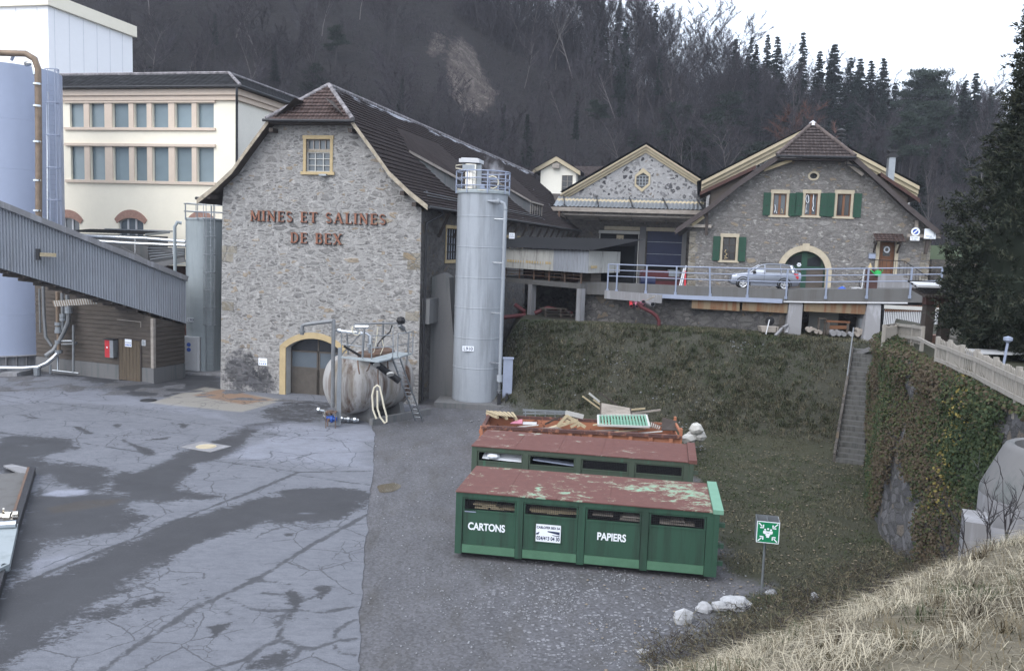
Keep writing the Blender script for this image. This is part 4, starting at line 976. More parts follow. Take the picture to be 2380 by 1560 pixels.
# serif letters
def glyph(ch):
 th,tn,sf = .20,.085,.07
 Lr = lambda x,w_=.3: [((x - w_ / 2,0 + sf / 2),(x + w_ / 2,sf / 2),sf),((x - w_ / 2,1 - sf / 2),(x + w_ / 2,1 - sf / 2),sf)]
 arc = lambda cx,cy,rx,ry,a0,a1,n=8: [(cx + rx * math.cos(R(a0 + (a1 - a0) * k / n)),cy + ry * math.sin(R(a0 + (a1 - a0) * k / n))) for k in range(n + 1)]
 pl = lambda pts,w_: [(pts[k],pts[k + 1],w_) for k in range(len(pts) - 1)]
 if ch == 'I': return [((.15,0),(.15,1),th)] + Lr(.15,.34),.30
 if ch == 'M': return [((.14,0),(.14,1),tn),((.86,0),(.86,1),th),((.16,1),(.5,.12),th * .9),((.5,.12),(.84,1),tn)] + Lr(.14,.26)[:1] + Lr(.86,.34) + [((.02,.965),(.2,.965),sf)],1.0
 if ch == 'N': return [((.14,0),(.14,1),tn),((.74,0),(.74,1),tn),((.14,1),(.74,.04),th)] + Lr(.14,.28)[:1] + [((.0,.965),(.2,.965),sf),((.6,.965),(.88,.965),sf)],.88
 if ch == 'E': return [((.16,0),(.16,1),th),((.0,.035),(.62,.035),sf),((0,.965),(.6,.965),sf),((.16,.52),(.48,.52),sf),((.61,.0),(.61,.22),.06),((.59,.8),(.59,1),.06),((.48,.42),(.48,.62),.06)],.66
 if ch == 'T': return [((.4,0),(.4,1),th),((0.02,.965),(.78,.965),sf),((.04,.78),(.04,1),.06),((.76,.78),(.76,1),.06),((.25,.035),(.55,.035),sf)],.8
 if ch == 'L': return [((.16,0),(.16,1),th),((0,.965),(.34,.965),sf),((0,.035),(.6,.035),sf),((.6,0),(.6,.24),.06)],.64
 if ch == 'A': return [((.1,0),(.42,1),tn),((.42,1),(.76,0),th),((.2,.34),(.62,.34),sf),((0,.035),(.24,.035),sf),((.6,.035),(.92,.035),sf)],.9
 if ch == 'X': return [((.12,1),(.7,0),th),((.7,1),(.12,0),tn)] + Lr(.12,.26) + Lr(.7,.26),.84
 if ch == 'D': return [((.16,0),(.16,1),th),((0,.035),(.4,.035),sf),((0,.965),(.4,.965),sf)] + pl(arc(.36,.5,.36,.45,90,-90),.15),.8
 if ch == 'B': return [((.16,0),(.16,1),th),((0,.035),(.4,.035),sf),((0,.965),(.38,.965),sf),((.16,.53),(.4,.53),sf)] + pl(arc(.36,.745,.22,.21,90,-90),.12) + pl(arc(.38,.28,.26,.24,90,-90),.13),.7
 if ch == 'S': return pl(arc(.3,.74,.22,.21,20,255),.10) + [((.24,.54),(.42,.42),.19)] + pl(arc(.32,.26,.23,.21,75,-160),.11),.62
 return [],.42
def letters(parent,txt,B_,s0,s1,z,h,zs=0):
 adv = []; x = 0
 for ch in txt: g_,w_ = glyph(ch); adv.append((g_,x)); x += w_ + .17
 k = (s1 - s0) / (x - .17)
 for g_,gx in adv:
  if not g_: continue
  b1,b2 = MB(B_.M),MB(B_.M)
  for (p,q,w_) in g_:
   P,Q = Vector((s0 + (gx + p[0]) * k,-.10,z + zs * (gx + p[0]) * k + p[1] * h)),Vector((s0 + (gx + q[0]) * k,-.10,z + zs * (gx + q[0]) * k + q[1] * h)); ww = w_ * h * .95
   d_ = (Q - P).normalized(); nn = Vector((-d_.z,0,d_.x)) * ww / 2
   b1.prism([P - nn,Q - nn,Q + nn,P + nn],(0,.02,0)); e = nn * 1.0
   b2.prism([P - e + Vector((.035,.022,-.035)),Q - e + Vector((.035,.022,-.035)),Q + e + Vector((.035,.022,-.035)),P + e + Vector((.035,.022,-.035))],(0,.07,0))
  f_ = b1.build('letter',X['copper'],parent); b2.build('letter_shadow_sides',X['cable'],f_)  # dark copy set right and down paints each letter's sides and shadow outline
t1a,t1b = B.px(583,512),B.px(898,522); t2a,t2b = B.px(676,566),B.px(796,570)
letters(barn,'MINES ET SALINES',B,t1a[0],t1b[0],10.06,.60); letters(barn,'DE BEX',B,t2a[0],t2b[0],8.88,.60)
def info_sign(name,lab,B_,s,z,t,w_,h_,parent=None,words='ACCES INTERDIT',mats=('white','white','blueink','blueink')):
 r_ = parent or thing(name,lab,'sign',B_.pt(s,t,z)); b = MB(B_.M); b.box((s - w_ / 2,t - .02,z - h_ / 2),(s + w_ / 2,t,z + h_ / 2)); p = b.build('sign_plate',X['signwhite'],r_)
 text_mesh(words,h_ * .13,'ink','sign_text',r_,face_M(B_,s,t - .022,z + .02),.001,.002)
 for k in range(4):
  cx = s - w_ * .33 + k * w_ * .22; b = MB(B_.M); b.lathe((cx,t - .021,z - h_ * .27),[(h_ * .095,0),(h_ * .095,-.004),(0,-.004)],14,axis='y')
  if mats[k] == 'white': b.lathe((cx,t - .026,z - h_ * .27),[(h_ * .07,0),(h_ * .04,-.002),(0,-.002)],12,m=1,axis='y')
  b.build('pictogram',[X['blueink'] if mats[k] != 'white' else X['galv'],X['ink']],r_)
 return r_
q = B.px(611,841); info_sign('safety_sign','white safety sign with round pictograms on the stone wall left of the arched doorway',B,q[0],q[1],0,.56,.42)
# CREAM BUILDING (behind, left)
G = Fr(Pd(549,560,64.0),13.0); G.o.z = 0; G.M = Fr(G.o,13).M
cream = thing('cream_building','cream rendered building with two long rows of windows and a low dark hipped roof','building',G.pt(-10,0,0))
ev = G.px(548,205)[1]; W0 = -24.0
rows_ = []; holes = []; us = [(163,196),(210,244),(263,300),(313,342),(355,392),(408,446),(459,497)]
zA = G.px(330,241)[1],G.px(330,297)[1]; zB = G.px(330,342)[1],G.px(330,421)[1]
for (zt_,zb_) in (zA,zB):
 for (ua,ub) in us:
  sa,sb = G.px(ua,300)[0],G.px(ub,300)[0]; holes.append(rect(sa,sb,zb_,zt_))
aw = [(126,188,497,523),(272,337,497,528),(440,497,500,523)]; ah_ = []
for (ua,ub,va,vb) in aw:
 sa,sb = G.px(ua,va)[0],G.px(ub,va)[0]; zt_,zb_ = G.px((ua + ub) / 2,va + 4)[1],G.px((ua + ub) / 2,vb)[1] - .9; ah_.append(arch_pts(sa + .15,sb - .15,zb_,zt_ - .45,zt_ - .1))
b = MB(G.M); b.wall([(W0,0),(0,0),(0,ev),(W0,ev)],holes + ah_,0,.32); b.face([(0,0,0),(0,22,0),(0,22,ev),(0,0,ev)],1); b.face([(W0,0,0),(W0,22,0),(W0,22,ev),(W0,0,ev)],1); b.face([(W0,22,0),(0,22,0),(0,22,ev),(W0,22,ev)],1)
b.build('wall',[X['cream'],X['cream_side']],cream)
for k,h_ in enumerate(holes):
 s0,s1,z0,z1 = h_[0][0],h_[1][0],h_[0][1],h_[2][1]; b = MB(G.M); b.box((s0,.2,z0),(s0 + .05,.3,z1)); b.box((s1 - .05,.2,z0),(s1,.3,z1)); b.box((s0,.2,z0),(s1,.3,z0 + .05)); b.box((s0,.2,z1 - .05),(s1,.3,z1))
 f_ = b.build('window',X['galv'],cream); g = MB(G.M); g.box((s0,.26,z0),(s1,.28,z1)); g.build('pane',X['glass_frost'],f_)
bd = [us[0]];
b = MB(G.M)
for (zt_,zb_) in (zA,zB):
 sL,sR = G.px(152,300)[0],G.px(502,300)[0]
 b.box((sL,-.18,zt_ + .02),(sR,.0,zt_ + .22)); b.box((sL,-.16,zb_ - .22),(sR,0,zb_ - .02))
 for k in range(6):
  s0,s1 = G.px(us[k][1],300)[0],G.px(us[k + 1][0],300)[0]; c_ = (s0 + s1) / 2; wv = min((s1 - s0) - .04,99); b.box((s0 + .03,-.09,zb_ - .02),(s1 - .03,0,zt_ + .02))
b.build('window_band',X['peach'],cream)
b = MB(G.M); b.box((W0,-.25,ev - .9),(.25,0,ev - .55)); b.box((W0,-.42,ev - .55),(.42,0,ev - .12)); b.box((0,0,ev - .9),(.25,22,ev - .55)); b.box((0,0,ev - .55),(.42,22,ev - .12)); b.build('cornice',X['peach'],cream)
b = MB(G.M)
b.rows((0,-.7,ev),(1,0,0),Vector((0,.88,.475)),[(W0 - 1,0),(.75,0),(-1.6,2.9),(W0 - 1,2.9)],.33,.03)
b.rows((.75,0,ev),(0,1,0),Vector((-.88,0,.475)),[(-.7,0),(23,0),(20.5,2.9),(1.9,2.9)],.33,.03)
b.rows((0,22.8,ev),(1,0,0),Vector((0,-.88,.475)),[(W0 - 1,0),(.75,0),(-1.6,2.9),(W0 - 1,2.9)],.33,.03)
b.face([(W0 - 1,1.85,ev + 1.37),(-1.8,1.85,ev + 1.37),(-1.8,20.3,ev + 1.37),(W0 - 1,20.3,ev + 1.37)])
b.build('roof',X['slate'],cream)
b = MB(G.M); b.tube([(W0,-.8,ev - .02),(.85,-.8,ev - .02),(.85,22,ev - .02)],.1,6); b.face([(W0,-.75,ev - .1),(.75,-.75,ev - .1),(.75,22,ev - .1),(W0,22,ev - .1)])
b.tube([(-1.75,1.9,ev + 1.45),(W0,1.9,ev + 1.45)],.12,6,m=1); b.tube([(.72,-.72,ev + .08),(-1.75,1.9,ev + 1.45),(-1.75,20.3,ev + 1.45)],.12,6,m=1); b.build('gutter',[X['cable'],X['ridge']],cream)
b = MB(G.M); b.tube([(.5,-.78,ev - .1),(.5,-.78,ev - .7),(.12,-.14,ev - 1.3),(.12,-.14,1)],.09,6); b.build('downpipe',X['cable'],cream,smooth=True)
for k,(ua,ub,va,vb) in enumerate(aw):
 sa,sb = G.px(ua,va)[0],G.px(ub,va)[0]; zt_ = G.px((ua + ub) / 2,va - 9)[1]; ii_ = arch_pts(sa + .02,sb - .02,0,zt_ - 1.05,zt_ - .62)[2:]; oo = arch_pts(sa - .2,sb + .2,0,zt_ - .75,zt_)[2:]
 b = MB(G.M)
 for j in range(14): b.prism([(ii_[j][0],-.07,ii_[j][1]),(oo[j][0],-.07,oo[j][1]),(oo[j + 1][0],-.07,oo[j + 1][1]),(ii_[j + 1][0],-.07,ii_[j + 1][1])],(0,.07,0))
 b.build('brick_arch',X['brick'],cream); h_ = ah_[k]; s0,s1,z0,z1 = h_[0][0],h_[1][0],h_[0][1],max(z for _,z in h_)
 b = MB(G.M); n_ = 3
 for j in range(n_ + 1): x = s0 + (s1 - s0) * j / n_; b.box((x - .07,.12,z0),(x + .07,.22,z1 - (.28 if j in (0,n_) else .08)))
 b.box((s0,.12,z0),(s1,.22,z0 + .16)); zz = arch_pts(s0,s1,0,z1 - .42,z1 - .02)[2:]
 for j in range(14): b.prism([(zz[j][0],.12,zz[j][1]),(zz[j + 1][0],.12,zz[j + 1][1]),(zz[j + 1][0],.12,zz[j + 1][1] - .12),(zz[j][0],.12,zz[j][1] - .12)],(0,.1,0))
 f_ = b.build('window',X['white'],cream); b = MB(G.M); b.box((s0,.2,z0),(s1,.22,z1 - .1)); b.build('pane',X['glass'],f_)
# WHITE CLAD HALL (far left)
Hn = Fr(Pd(117,300,84),13.0); Hn.o.z = 0; Hn.M = Fr(Hn.o,13).M
hall = thing('white_hall','tall plain white clad hall with a pale beige roof edge rising behind the cream building','building',Hn.pt(0,0,0))
zt_ = Hn.px(117,14)[1]; dep = 12.2; zr = zt_ - .3
b = MB(Hn.M); b.box((-22,0,0),(0,dep,zt_)); b.build('wall',X['white_panel'],hall)
b = MB(Hn.M)
for k in range(8): b.cut(); x = -1.2 - k * 2.4; b.box((x - .02,-.02,6),(x + .02,-.003,zt_ - .1))
for k in range(6): b.cut(); t = .8 + k * 1.95; b.box((.003,t - .02,6),(.02,t + .02,zt_ - .1))
b.build('panel_joint',X['joint'],hall)
b = MB(Hn.M); b.box((-22,-.35,zt_),(.35,dep + .3,zt_ + 1.15)); b.build('roof_edge',X['cream'],hall)
# MIDDLE GABLED HALL (far end of the terrace)
A2 = Fr(Pd(1318,560,101.0),11.0); A2.o.z = 0; A2.M = Fr(A2.o,11).M
mid_h = thing('gabled_hall','spotted stone hall with yellow gable trim, hexagonal window and two tall garage doors','building',A2.pt(8,0,5))
def q2(u,v): return A2.px(u,v)
zl = q2(1318,446); zk = q2(1502,343); zr_ = q2(1642,436); gs1 = 2 * zk[0] - zl[0]
zbase = 4.6; zE = zl[1]; o1 = rect(*[q2(1391,600)[0],q2(1483,600)[0]],zbase,q2(1440,544)[1]); o2 = rect(q2(1502,600)[0],q2(1583,600)[0],zbase,q2(1540,535)[1])
hexo = [q2(*p) for p in [(1495,391),(1512,406),(1511,430),(1492,447),(1475,433),(1476,408)]]
hexi = [q2(*p) for p in [(1495.5,402),(1508,411),(1507,427),(1492,439),(1478.5,429),(1479.5,411)]]
b = MB(A2.M); outl = [(0,zbase - 1),(o1[0][0],zbase - 1),(o1[3][0],o1[3][1]),(o1[2][0],o1[2][1]),(o1[1][0],zbase - 1),(o2[0][0],zbase - 1),(o2[3][0],o2[3][1]),(o2[2][0],o2[2][1]),(o2[1][0],zbase - 1),(gs1 + 1,zbase - 1),(gs1 + 1,q2(1500,470)[1]),(0,q2(1500,470)[1])]
b.wall(outl,[],0,.4,1)
zs_ = q2(1500,470)[1]; b.wall([(0,zs_),(gs1 + 1,zs_),(gs1,zE),(zk[0],zk[1]),(0,zE)],[hexi],0,.35,0)
for s_ in (0,gs1): b.face([(s_,0,zbase),(s_,25,zbase),(s_,25,zE),(s_,0,zE)],1)
b.build('wall',[X['gable'],X['lower']],mid_h)
b = MB(A2.M)
for k in range(6): p,q_,o_2,o_3 = hexi[k],hexi[(k + 1) % 6],hexo[(k + 1) % 6],hexo[k]; b.prism([(p[0],-.08,p[1]),(q_[0],-.08,q_[1]),(o_2[0],-.08,o_2[1]),(o_3[0],-.08,o_3[1])],(0,.1,0))
b.build('window_surround',X['yellow_trim'],mid_h)
b = MB(A2.M); hx0,hx1,hz0,hz1 = min(p[0] for p in hexi),max(p[0] for p in hexi),min(p[1] for p in hexi),max(p[1] for p in hexi)
for k in range(1,4): x = hx0 + (hx1 - hx0) * k / 4; b.box((x - .03,.15,hz0 + .3),(x + .03,.2,hz1 - .3))
for k in range(1,5): z_ = hz0 + (hz1 - hz0) * k / 5; b.box((hx0,.15,z_ - .03),(hx1,.2,z_ + .03))
f_ = b.build('window',X['galv'],mid_h); b = MB(A2.M); b.prism([(p[0],.24,p[1]) for p in hexi],(0,.02,0)); b.build('pane',X['glass_dark'],f_)
b = MB(A2.M); oh = .9
for sg in (-1,1):
 sE = zk[0] + sg * (zk[0] + oh); zEe = zE - oh * (zk[1] - zE) / zk[0]; L_ = math.hypot(zk[0] + oh,zk[1] - zEe)
 slope(b,(sE,zEe + .45),(zk[0],zk[1] + .45),-.9,26)
b.build('roof',X['slate'],mid_h)
b = MB(A2.M)
for sg in (-1,1):
 sE = zk[0] + sg * (zk[0] + oh); zEe = zE - oh * (zk[1] - zE) / zk[0]
 for (h0,h1,t0) in ((.02,.22,-.72),(-.32,.02,-.45),(-.62,-.32,-.2)): b.prism([(sE,t0,zEe + h0),(zk[0],t0,zk[1] + h0),(zk[0],t0,zk[1] + h1),(sE,t0,zEe + h1)],(0,-t0,0))
b.build('verge_trim',X['yellow_trim'],mid_h)
# doors
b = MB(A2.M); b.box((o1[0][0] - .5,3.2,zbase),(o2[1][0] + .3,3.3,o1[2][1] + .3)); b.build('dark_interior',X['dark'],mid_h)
b = MB(A2.M); s0,s1,zt2 = o1[0][0],o1[1][0],o1[2][1]; b.box((s0,-.05,zbase),(s0 + .09,.1,zt2)); b.box((s1 - .09,-.05,zbase),(s1,.1,zt2)); b.box((s0 - .1,-.15,zt2),(s1 + .2,.1,zt2 + .35)); b.build('door_frame',X['whitish'],mid_h)
b = MB(A2.M); s0,s1,zt2 = o2[0][0],o2[1][0],o2[2][1]; h5 = (zt2 - zbase) / 5
for k in range(2,5): b.box((s0,.25,zbase + h5 * k + .02),(s1,.32,zbase + h5 * (k + 1) - .02))
d_ = b.build('shutter_door',X['navy'],mid_h); b = MB(A2.M)
for k in range(2,5): b.box((s0,.24,zbase + h5 * k - .02),(s1,.31,zbase + h5 * k + .02))
b.build('shutter_seam',X['galv'],d_)
b = MB(A2.M); b.box((s0 - .85,-.25,zbase - .5),(s0 - .15,.1,zt2 + .3)); b.box((s1,-.2,zbase - .5),(s1 + .5,.1,zt2)); b.build('door_pillar',X['concrete'],mid_h)
b = MB(A2.M); l0,l1 = q2(1405,532),q2(1588,536); b.box((l0[0],-.12,l0[1] - .12),(l1[0],.0,l0[1] + .3)); b.build('lintel',X['quoin'],mid_h)
b = MB(A2.M); q_ = q2(1441,550); b.box((q_[0] - .4,.1,q_[1] - .3),(q_[0] + .4,.2,q_[1] + .15)); b.build('door_plate',X['yellow_trim'],mid_h)
# canopy
cpn = thing('canopy','long pale corrugated canopy with a yellow band on a steel frame across the gabled hall','canopy',A2.pt(8,-4,12))
cT,cB = 1.4,-.0
def cq(u,v,t): return A2.px(u,v,t)
t_f = -5.0; a_ = cq(1292,459,0); z_hi = a_[1]; sL,sR = cq(1292,475,-3)[0],cq(1636,480,-3)[0]; z_lo = cq(1450,483,t_f)[1]; z_hi = cq(1450,461,-1.2)[1]
b = MB(A2.M); n_ = int((sR - sL) / .11); P = [(sL + (sR - sL) * k / n_,.06 * math.sin(k * 1.57)) for k in range(n_ + 1)]; t_h = -1.2; f1 = .42
for k in range(n_):
 for (ta,tb,m_) in ((0,.2,0),(.2,f1,1),(f1,1,0)):
  za = lambda f: z_hi + (z_lo - z_hi) * f; tta = lambda f: t_h + (t_f - t_h) * f
  b.face([(P[k][0],tta(ta),za(ta) + P[k][1]),(P[k + 1][0],tta(ta),za(ta) + P[k + 1][1]),(P[k + 1][0],tta(tb),za(tb) + P[k + 1][1]),(P[k][0],tta(tb),za(tb) + P[k][1])],m_)
b.build('corrugated_sheet',[X['galv'],X['yellow_trim']],cpn)
b = MB(A2.M);
for f in (.05,.6): zz = z_hi + (z_lo - z_hi) * f - .18; b.box((sL,t_h + (t_f - t_h) * f - .08,zz - .1),(sR,t_h + (t_f - t_h) * f + .08,zz))
b.box((sL - .2,t_f - .1,z_lo - .55),(sR + .2,t_f + .12,z_lo - .12)); b.box((sL + .5,-1.5,z_lo - 1.3),(sR,-1.3,z_lo - .95)); b.box((sL,-3.2,z_lo - 1.15),(sR,-3.0,z_lo - .95)); b.box((sL,-4.6,z_lo - .95),(sR,-4.45,z_lo - .75))
b.build('frame',X['graywood'],cpn)
for k in range(5): s_ = sL + .8 + (sR - sL - 1.4) * k / 4; b = MB(A2.M); b.bar((s_ - .2,t_h,z_hi + .1),(s_ + .5,t_f - .1,z_lo + .1),.1,.16); b.bar((s_ + .3,t_f,z_lo - .6),(s_ + .3,-.1,z_lo - 1.35),.12,.2); b.build('strut',X['cable'],cpn)
b = MB(A2.M); b.box((sL + .6,t_f - .05,4),(sL + .8,t_f + .15,z_lo - .5)); b.build('post',X['rusty'],cpn)
b = MB(A2.M); q_ = q2(1540,505); b.box((q_[0] - 3,-1.0,q_[1] - .1),(q_[0] + 2.6,-.8,q_[1] + .1)); b.build('tube_lamp',X['galv'],cpn)
# SMALL GABLED HOUSE FAR BEHIND
A3 = Fr(Pd(1245,500,122),11.0); A3.o.z = 0; A3.M = Fr(A3.o,11).M
sh = thing('pale_gabled_house','small pale house with yellow gable trim peeping over the long barn roof','house',A3.pt(4,0,8))
pk = A3.px(1294,377); eL = A3.px(1247,402); half = pk[0] - eL[0]; w_a,w_b = A3.px(1306,408),A3.px(1331,424)
b = MB(A3.M); b.wall([(eL[0] + .6,4),(pk[0] + half,4),(pk[0] + half,eL[1]),(pk[0],pk[1]),(eL[0] + .6,eL[1] + .3)],[rect(w_a[0],w_b[0],w_b[1] - 1.5,w_a[1])],0,.3); b.face([(pk[0] + half,0,4),(pk[0] + half,12,4),(pk[0] + half,12,eL[1]),(pk[0] + half,0,eL[1])]); b.build('wall',X['cream_side'],sh)
window(A3,sh,w_a[0],w_b[0],w_b[1] - 1.5,w_a[1],.15,'graywood','glass_dark',2,3)
b = MB(A3.M)
for sg in (-1,1): b.prism([(pk[0] + sg * (half + .6),-.6,eL[1] - .3),(pk[0],-.6,pk[1] + .1),(pk[0],-.6,pk[1] + .7),(pk[0] + sg * (half + .6),-.6,eL[1] + .3)],(0,.6,0))
b.build('verge_trim',X['yellow_trim'],sh); b = MB(A3.M)
for sg in (-1,1): slope(b,(pk[0] + sg * (half + .8),eL[1] + .2),(pk[0],pk[1] + .75),-.7,14)
slope(b,(0,0),(1,1),0,0,[(0,0),(.01,0),(.01,.01)])
b.rows((pk[0] + 2,2.2,A3.px(1360,402)[1] - .3),(1,0,0),Vector((0,.8,.6)),[(0,0),(9,0),(9,2.6),(0,2.6)],.33,.05); b.build('roof',X['tile_h'],sh)
b = MB(A3.M); b.box((pk[0] + 2,2.3,5),(pk[0] + 11,2.5,A3.px(1360,402)[1] - .3)); b.build('rear_wall',X['concrete_d'],sh)
b = MB(A3.M); b.box((pk[0] - .5,-.75,pk[1] - .9),(pk[0] + .5,-.3,pk[1] - .3)); b.build('beam_end',X['graywood'],sh)
# dark link roof between the barn and the hall
lk = MB(A2.M); lk.box((-5.0,.6,4),(0,8,13.4)); lk.face([(-5.3,.2,13.9),(.1,.2,13.9),(.1,5,15.6),(-5.3,5,15.6)]); lk.face([(-5.3,.2,13.9),(.1,.2,13.9),(.1,.6,13.4),(-5.3,.6,13.4)])
tag(lk.build('link_building',X['darkwood'],None,org=A2.pt(-2.5,1,4)),'dark low link building wedged between the long barn and the gabled hall','building')
# STONE HOUSE ON THE TERRACE
def c2(x,y): return ((2500 + x / 1.95) / 1.6454,(450 + y / 1.95) / 1.6454)      # helper: enlarged view of the house -> frame
HZ0 = 7.0
hp = Pd(*c2(250,1250),58.0); H = Fr((hp.x,hp.y,0),12.0); H.M = H.M
def h2(x,y,t=0.0): return H.px(*c2(x,y),t)
house = thing('stone_house','rubble stone house with green shutters, an arched green gate and a half-hipped brown tiled roof','house',H.pt(8,0,HZ0))
HW = h2(2050,1100)[0]; zg = HZ0 - .6
tf = -.9
e_L,k1L,k2L,hL = h2(160,840,tf),h2(420,660,tf),h2(640,480,tf),h2(925,285,tf)
e_R,k1R,k2R,hR = h2(2145,862,tf),h2(1900,660,tf),h2(1720,490,tf),h2(1495,290,tf)
apex = h2(1222,50,1.8); cx_ = (hL[0] + hR[0]) / 2
SL = [(e_L[0],e_L[1]),(k1L[0],k1L[1]),(k2L[0],k2L[1]),(hL[0],hL[1])]; SR = [(e_R[0],e_R[1]),(k1R[0],k1R[1]),(k2R[0],k2R[1]),(hR[0],hR[1])]
def hr(x0,x1,y0,y1):
 a_,b_ = h2(x0,(y0 + y1) / 2),h2(x1,(y0 + y1) / 2); c_ = (x0 + x1) / 2; return rect(a_[0],b_[0],h2(c_,y1)[1],h2(c_,y0)[1])
wins = [hr(890,988,568,728),hr(1128,1220,568,730),hr(1366,1468,570,738),hr(513,612,893,1065)]
ovc = h2(1192,437); ovr = (h2(1220,437)[0] - ovc[0],ovc[1] - h2(1192,458)[1])
oval = [(ovc[0] + ovr[0] * math.cos(k * math.pi / 8),ovc[1] + ovr[1] * math.sin(k * math.pi / 8)) for k in range(16)]
gL,gR = h2(968,1100)[0],h2(1285,1100)[0]; gtop = h2(1150,998)[1]
ga = arch_pts(gL,gR,zg,gtop - (gR - gL) / 2,gtop,16)
dL,dR = h2(1683,1000)[0],h2(1798,1000)[0]; dz0,dz1 = h2(1740,1165)[1],h2(1740,930)[1]
out = [(0,zg),(gL,zg)] + list(reversed(ga[2:])) + [(gR,zg),(HW,zg),(HW,e_R[1] + .2),(SR[1][0],SR[1][1] - .2),(SR[2][0],SR[2][1] - .2),(SR[3][0],SR[3][1] - .15),(SL[3][0],SL[3][1] - .15),(SL[2][0],SL[2][1] - .2),(SL[1][0] + .1,SL[1][1] - .2),(0,e_L[1] + .35)]
b = MB(H.M); b.wall(out,wins + [oval,rect(dL,dR,dz0,dz1)],0,.32)
gpts = [(gL,zg)] + list(reversed(ga[2:])) + [(gR,zg)]
for p,q in zip(gpts[:-1],gpts[1:]): b.face([(p[0],0,p[1]),(q[0],0,q[1]),(q[0],.4,q[1]),(p[0],.4,p[1])])
b.face([(HW,0,zg),(HW,14,zg),(HW,14,e_R[1]),(HW,0,e_R[1])]); b.face([(0,0,zg),(0,14,zg),(0,14,e_L[1]),(0,0,e_L[1])])
b.build('wall',X['house'],house)
# roof
HT1 = 15.0; b = MB(H.M); ap_t = 1.8; La = []
for SS,sg in ((SL,-1),(SR,1)):
 for p,q in zip(SS[:-1],SS[1:]): slope(b,p,q,tf,HT1)
 p = SS[3]; L = math.hypot(cx_ - p[0],apex[1] - p[1]); slope(b,p,(cx_,apex[1]),0,0,[(tf,0),(HT1,0),(HT1,L),(ap_t,L)])
b.build('roof',X['tile_h'],house)
b = MB(H.M); Vh = Vector((0,ap_t - tf + .1,apex[1] - hL[1] + .05)); Lh = Vh.length; hw = (hR[0] - hL[0]) / 2
b.rows((cx_,tf - .12,hL[1] - .05),(1,0,0),Vh.normalized(),[(-hw - .1,0),(hw + .1,0),(0,Lh)],.33,.06); b.build('hip_roof',X['tile_h'],house)
b = MB(H.M)
for sg in (-1,1):
 P,Q = Vector((cx_ + sg * (hw + .05),tf - .1,hL[1] + .05)),Vector((cx_,ap_t,apex[1] + .08))
 for k in range(11): b.tube([P.lerp(Q,k / 11),P.lerp(Q,(k + 1.05) / 11)],[.13,.11],8)
for k in range(28): b.tube([(cx_,ap_t + k * .45,apex[1] + .05),(cx_,ap_t + k * .45 + .47,apex[1] + .08)],[.13,.11],8)
b.build('ridge_tiles',X['ridge_dark'],house,smooth=True)
b = MB(H.M); b.lathe((cx_,ap_t,apex[1] + .02),[(.34,-.14),(.2,.08),(.0,.22)],10); b.build('finial_cap',X['white'],house,smooth=True)
b = MB(H.M)
for SS in (SL,SR):
 b.cut()
 for p,q in zip(SS[:-1],SS[1:]): b.prism([(p[0],tf - .03,p[1] - .30),(q[0],tf - .03,q[1] - .30),(q[0],tf - .03,q[1] + .08),(p[0],tf - .03,p[1] + .08)],(0,.05,0)); b.face([(p[0],tf,p[1] - .12),(q[0],tf,q[1] - .12),(q[0],HT1,q[1] - .12),(p[0],HT1,p[1] - .12)])
b.box((hL[0],tf,hL[1] - .25),(hR[0],.15,hL[1] - .13)); b.build('verge_board',X['vergedark'],house)
b = MB(H.M); b.tube([(hL[0] - .1,tf - .18,hL[1] - .05),(hR[0] + .1,tf - .18,hL[1] - .08)],.08,6); b.tube([(hR[0] - .4,tf - .1,hR[1] - .1),(hR[0] - .4,tf + .1,hR[1] - .5),(hR[0] + .9,tf + .1,hR[1] - .75)],.05,6); b.build('gutter',X['cable'],house)
for (x0,y0,x1,y1) in [(225,805,430,812),(1890,880,2140,890)]:
 p,q = h2(x0,y0,-.35),h2(x1,y1,-.35); b = MB(H.M); b.bar((p[0],-.35,p[1]),(q[0],-.35,q[1]),.2,.2); b.build('eave_beam',X['graywood'],house)
for (x0,y0,x1,y1,m_) in [(285,805,375,740,'palewood'),(398,690,392,880,'darkwood'),(820,395,1030,318,'palewood'),(1430,330,1560,430,'graywood'),(1960,770,1958,860,'graywood'),(2048,890,2025,1020,'darkwood'),(2035,800,2110,850,'graywood')]:
 p,q = h2(x0,y0,-.4),h2(x1,y1,-.4); b = MB(H.M); b.bar((p[0],-.4,p[1]),(q[0],-.4,q[1]),.18,.2); b.build('roof_strut',X[m_],house)
# windows
for k,w_ in enumerate(wins):
 s0,s1,z0,z1 = w_[0][0],w_[1][0],w_[0][1],w_[2][1]
 surround(H,house,s0,s1,z0,z1,.15,'quoin',.1,.03,.24)
 wf = window(H,house,s0,s1,z0,z1,.16,'brown_door' if k < 3 else 'darkwood','glass_dark' if k in (2,3) else 'glass',2,1 if k < 3 else 3,.06,.07 if k < 3 else .03)
 for sg in (-1,1):
  wdt = (h2(870,650)[0] - h2(815,650)[0]) if True else .4; x0 = (s0 - .17 - wdt) if sg < 0 else (s1 + .17)
  b = MB(H.M); b.box((x0,-.12,z0 - .05),(x0 + wdt,-.07,z1 + .04))
  for j in range(5): b.box((x0 + wdt * j / 5 + .008,-.135,z0 - .04),(x0 + wdt * (j + 1) / 5 - .008,-.12,z1 + .03))
  sh_ = b.build('shutter',X['green_shut'],house); b = MB(H.M)
  for zz in (z0 + (z1 - z0) * .42,): b.box((x0 + wdt * .3,-.15,zz - .02),(x0 + wdt * .7,-.136,zz + .02))
  b.box((x0,-.16,z0 + .2),(x0 + .05,-.14,z0 + .26)); b.box((x0,-.16,z1 - .26),(x0 + .05,-.14,z1 - .2)); b.build('latch',X['cable'],sh_)
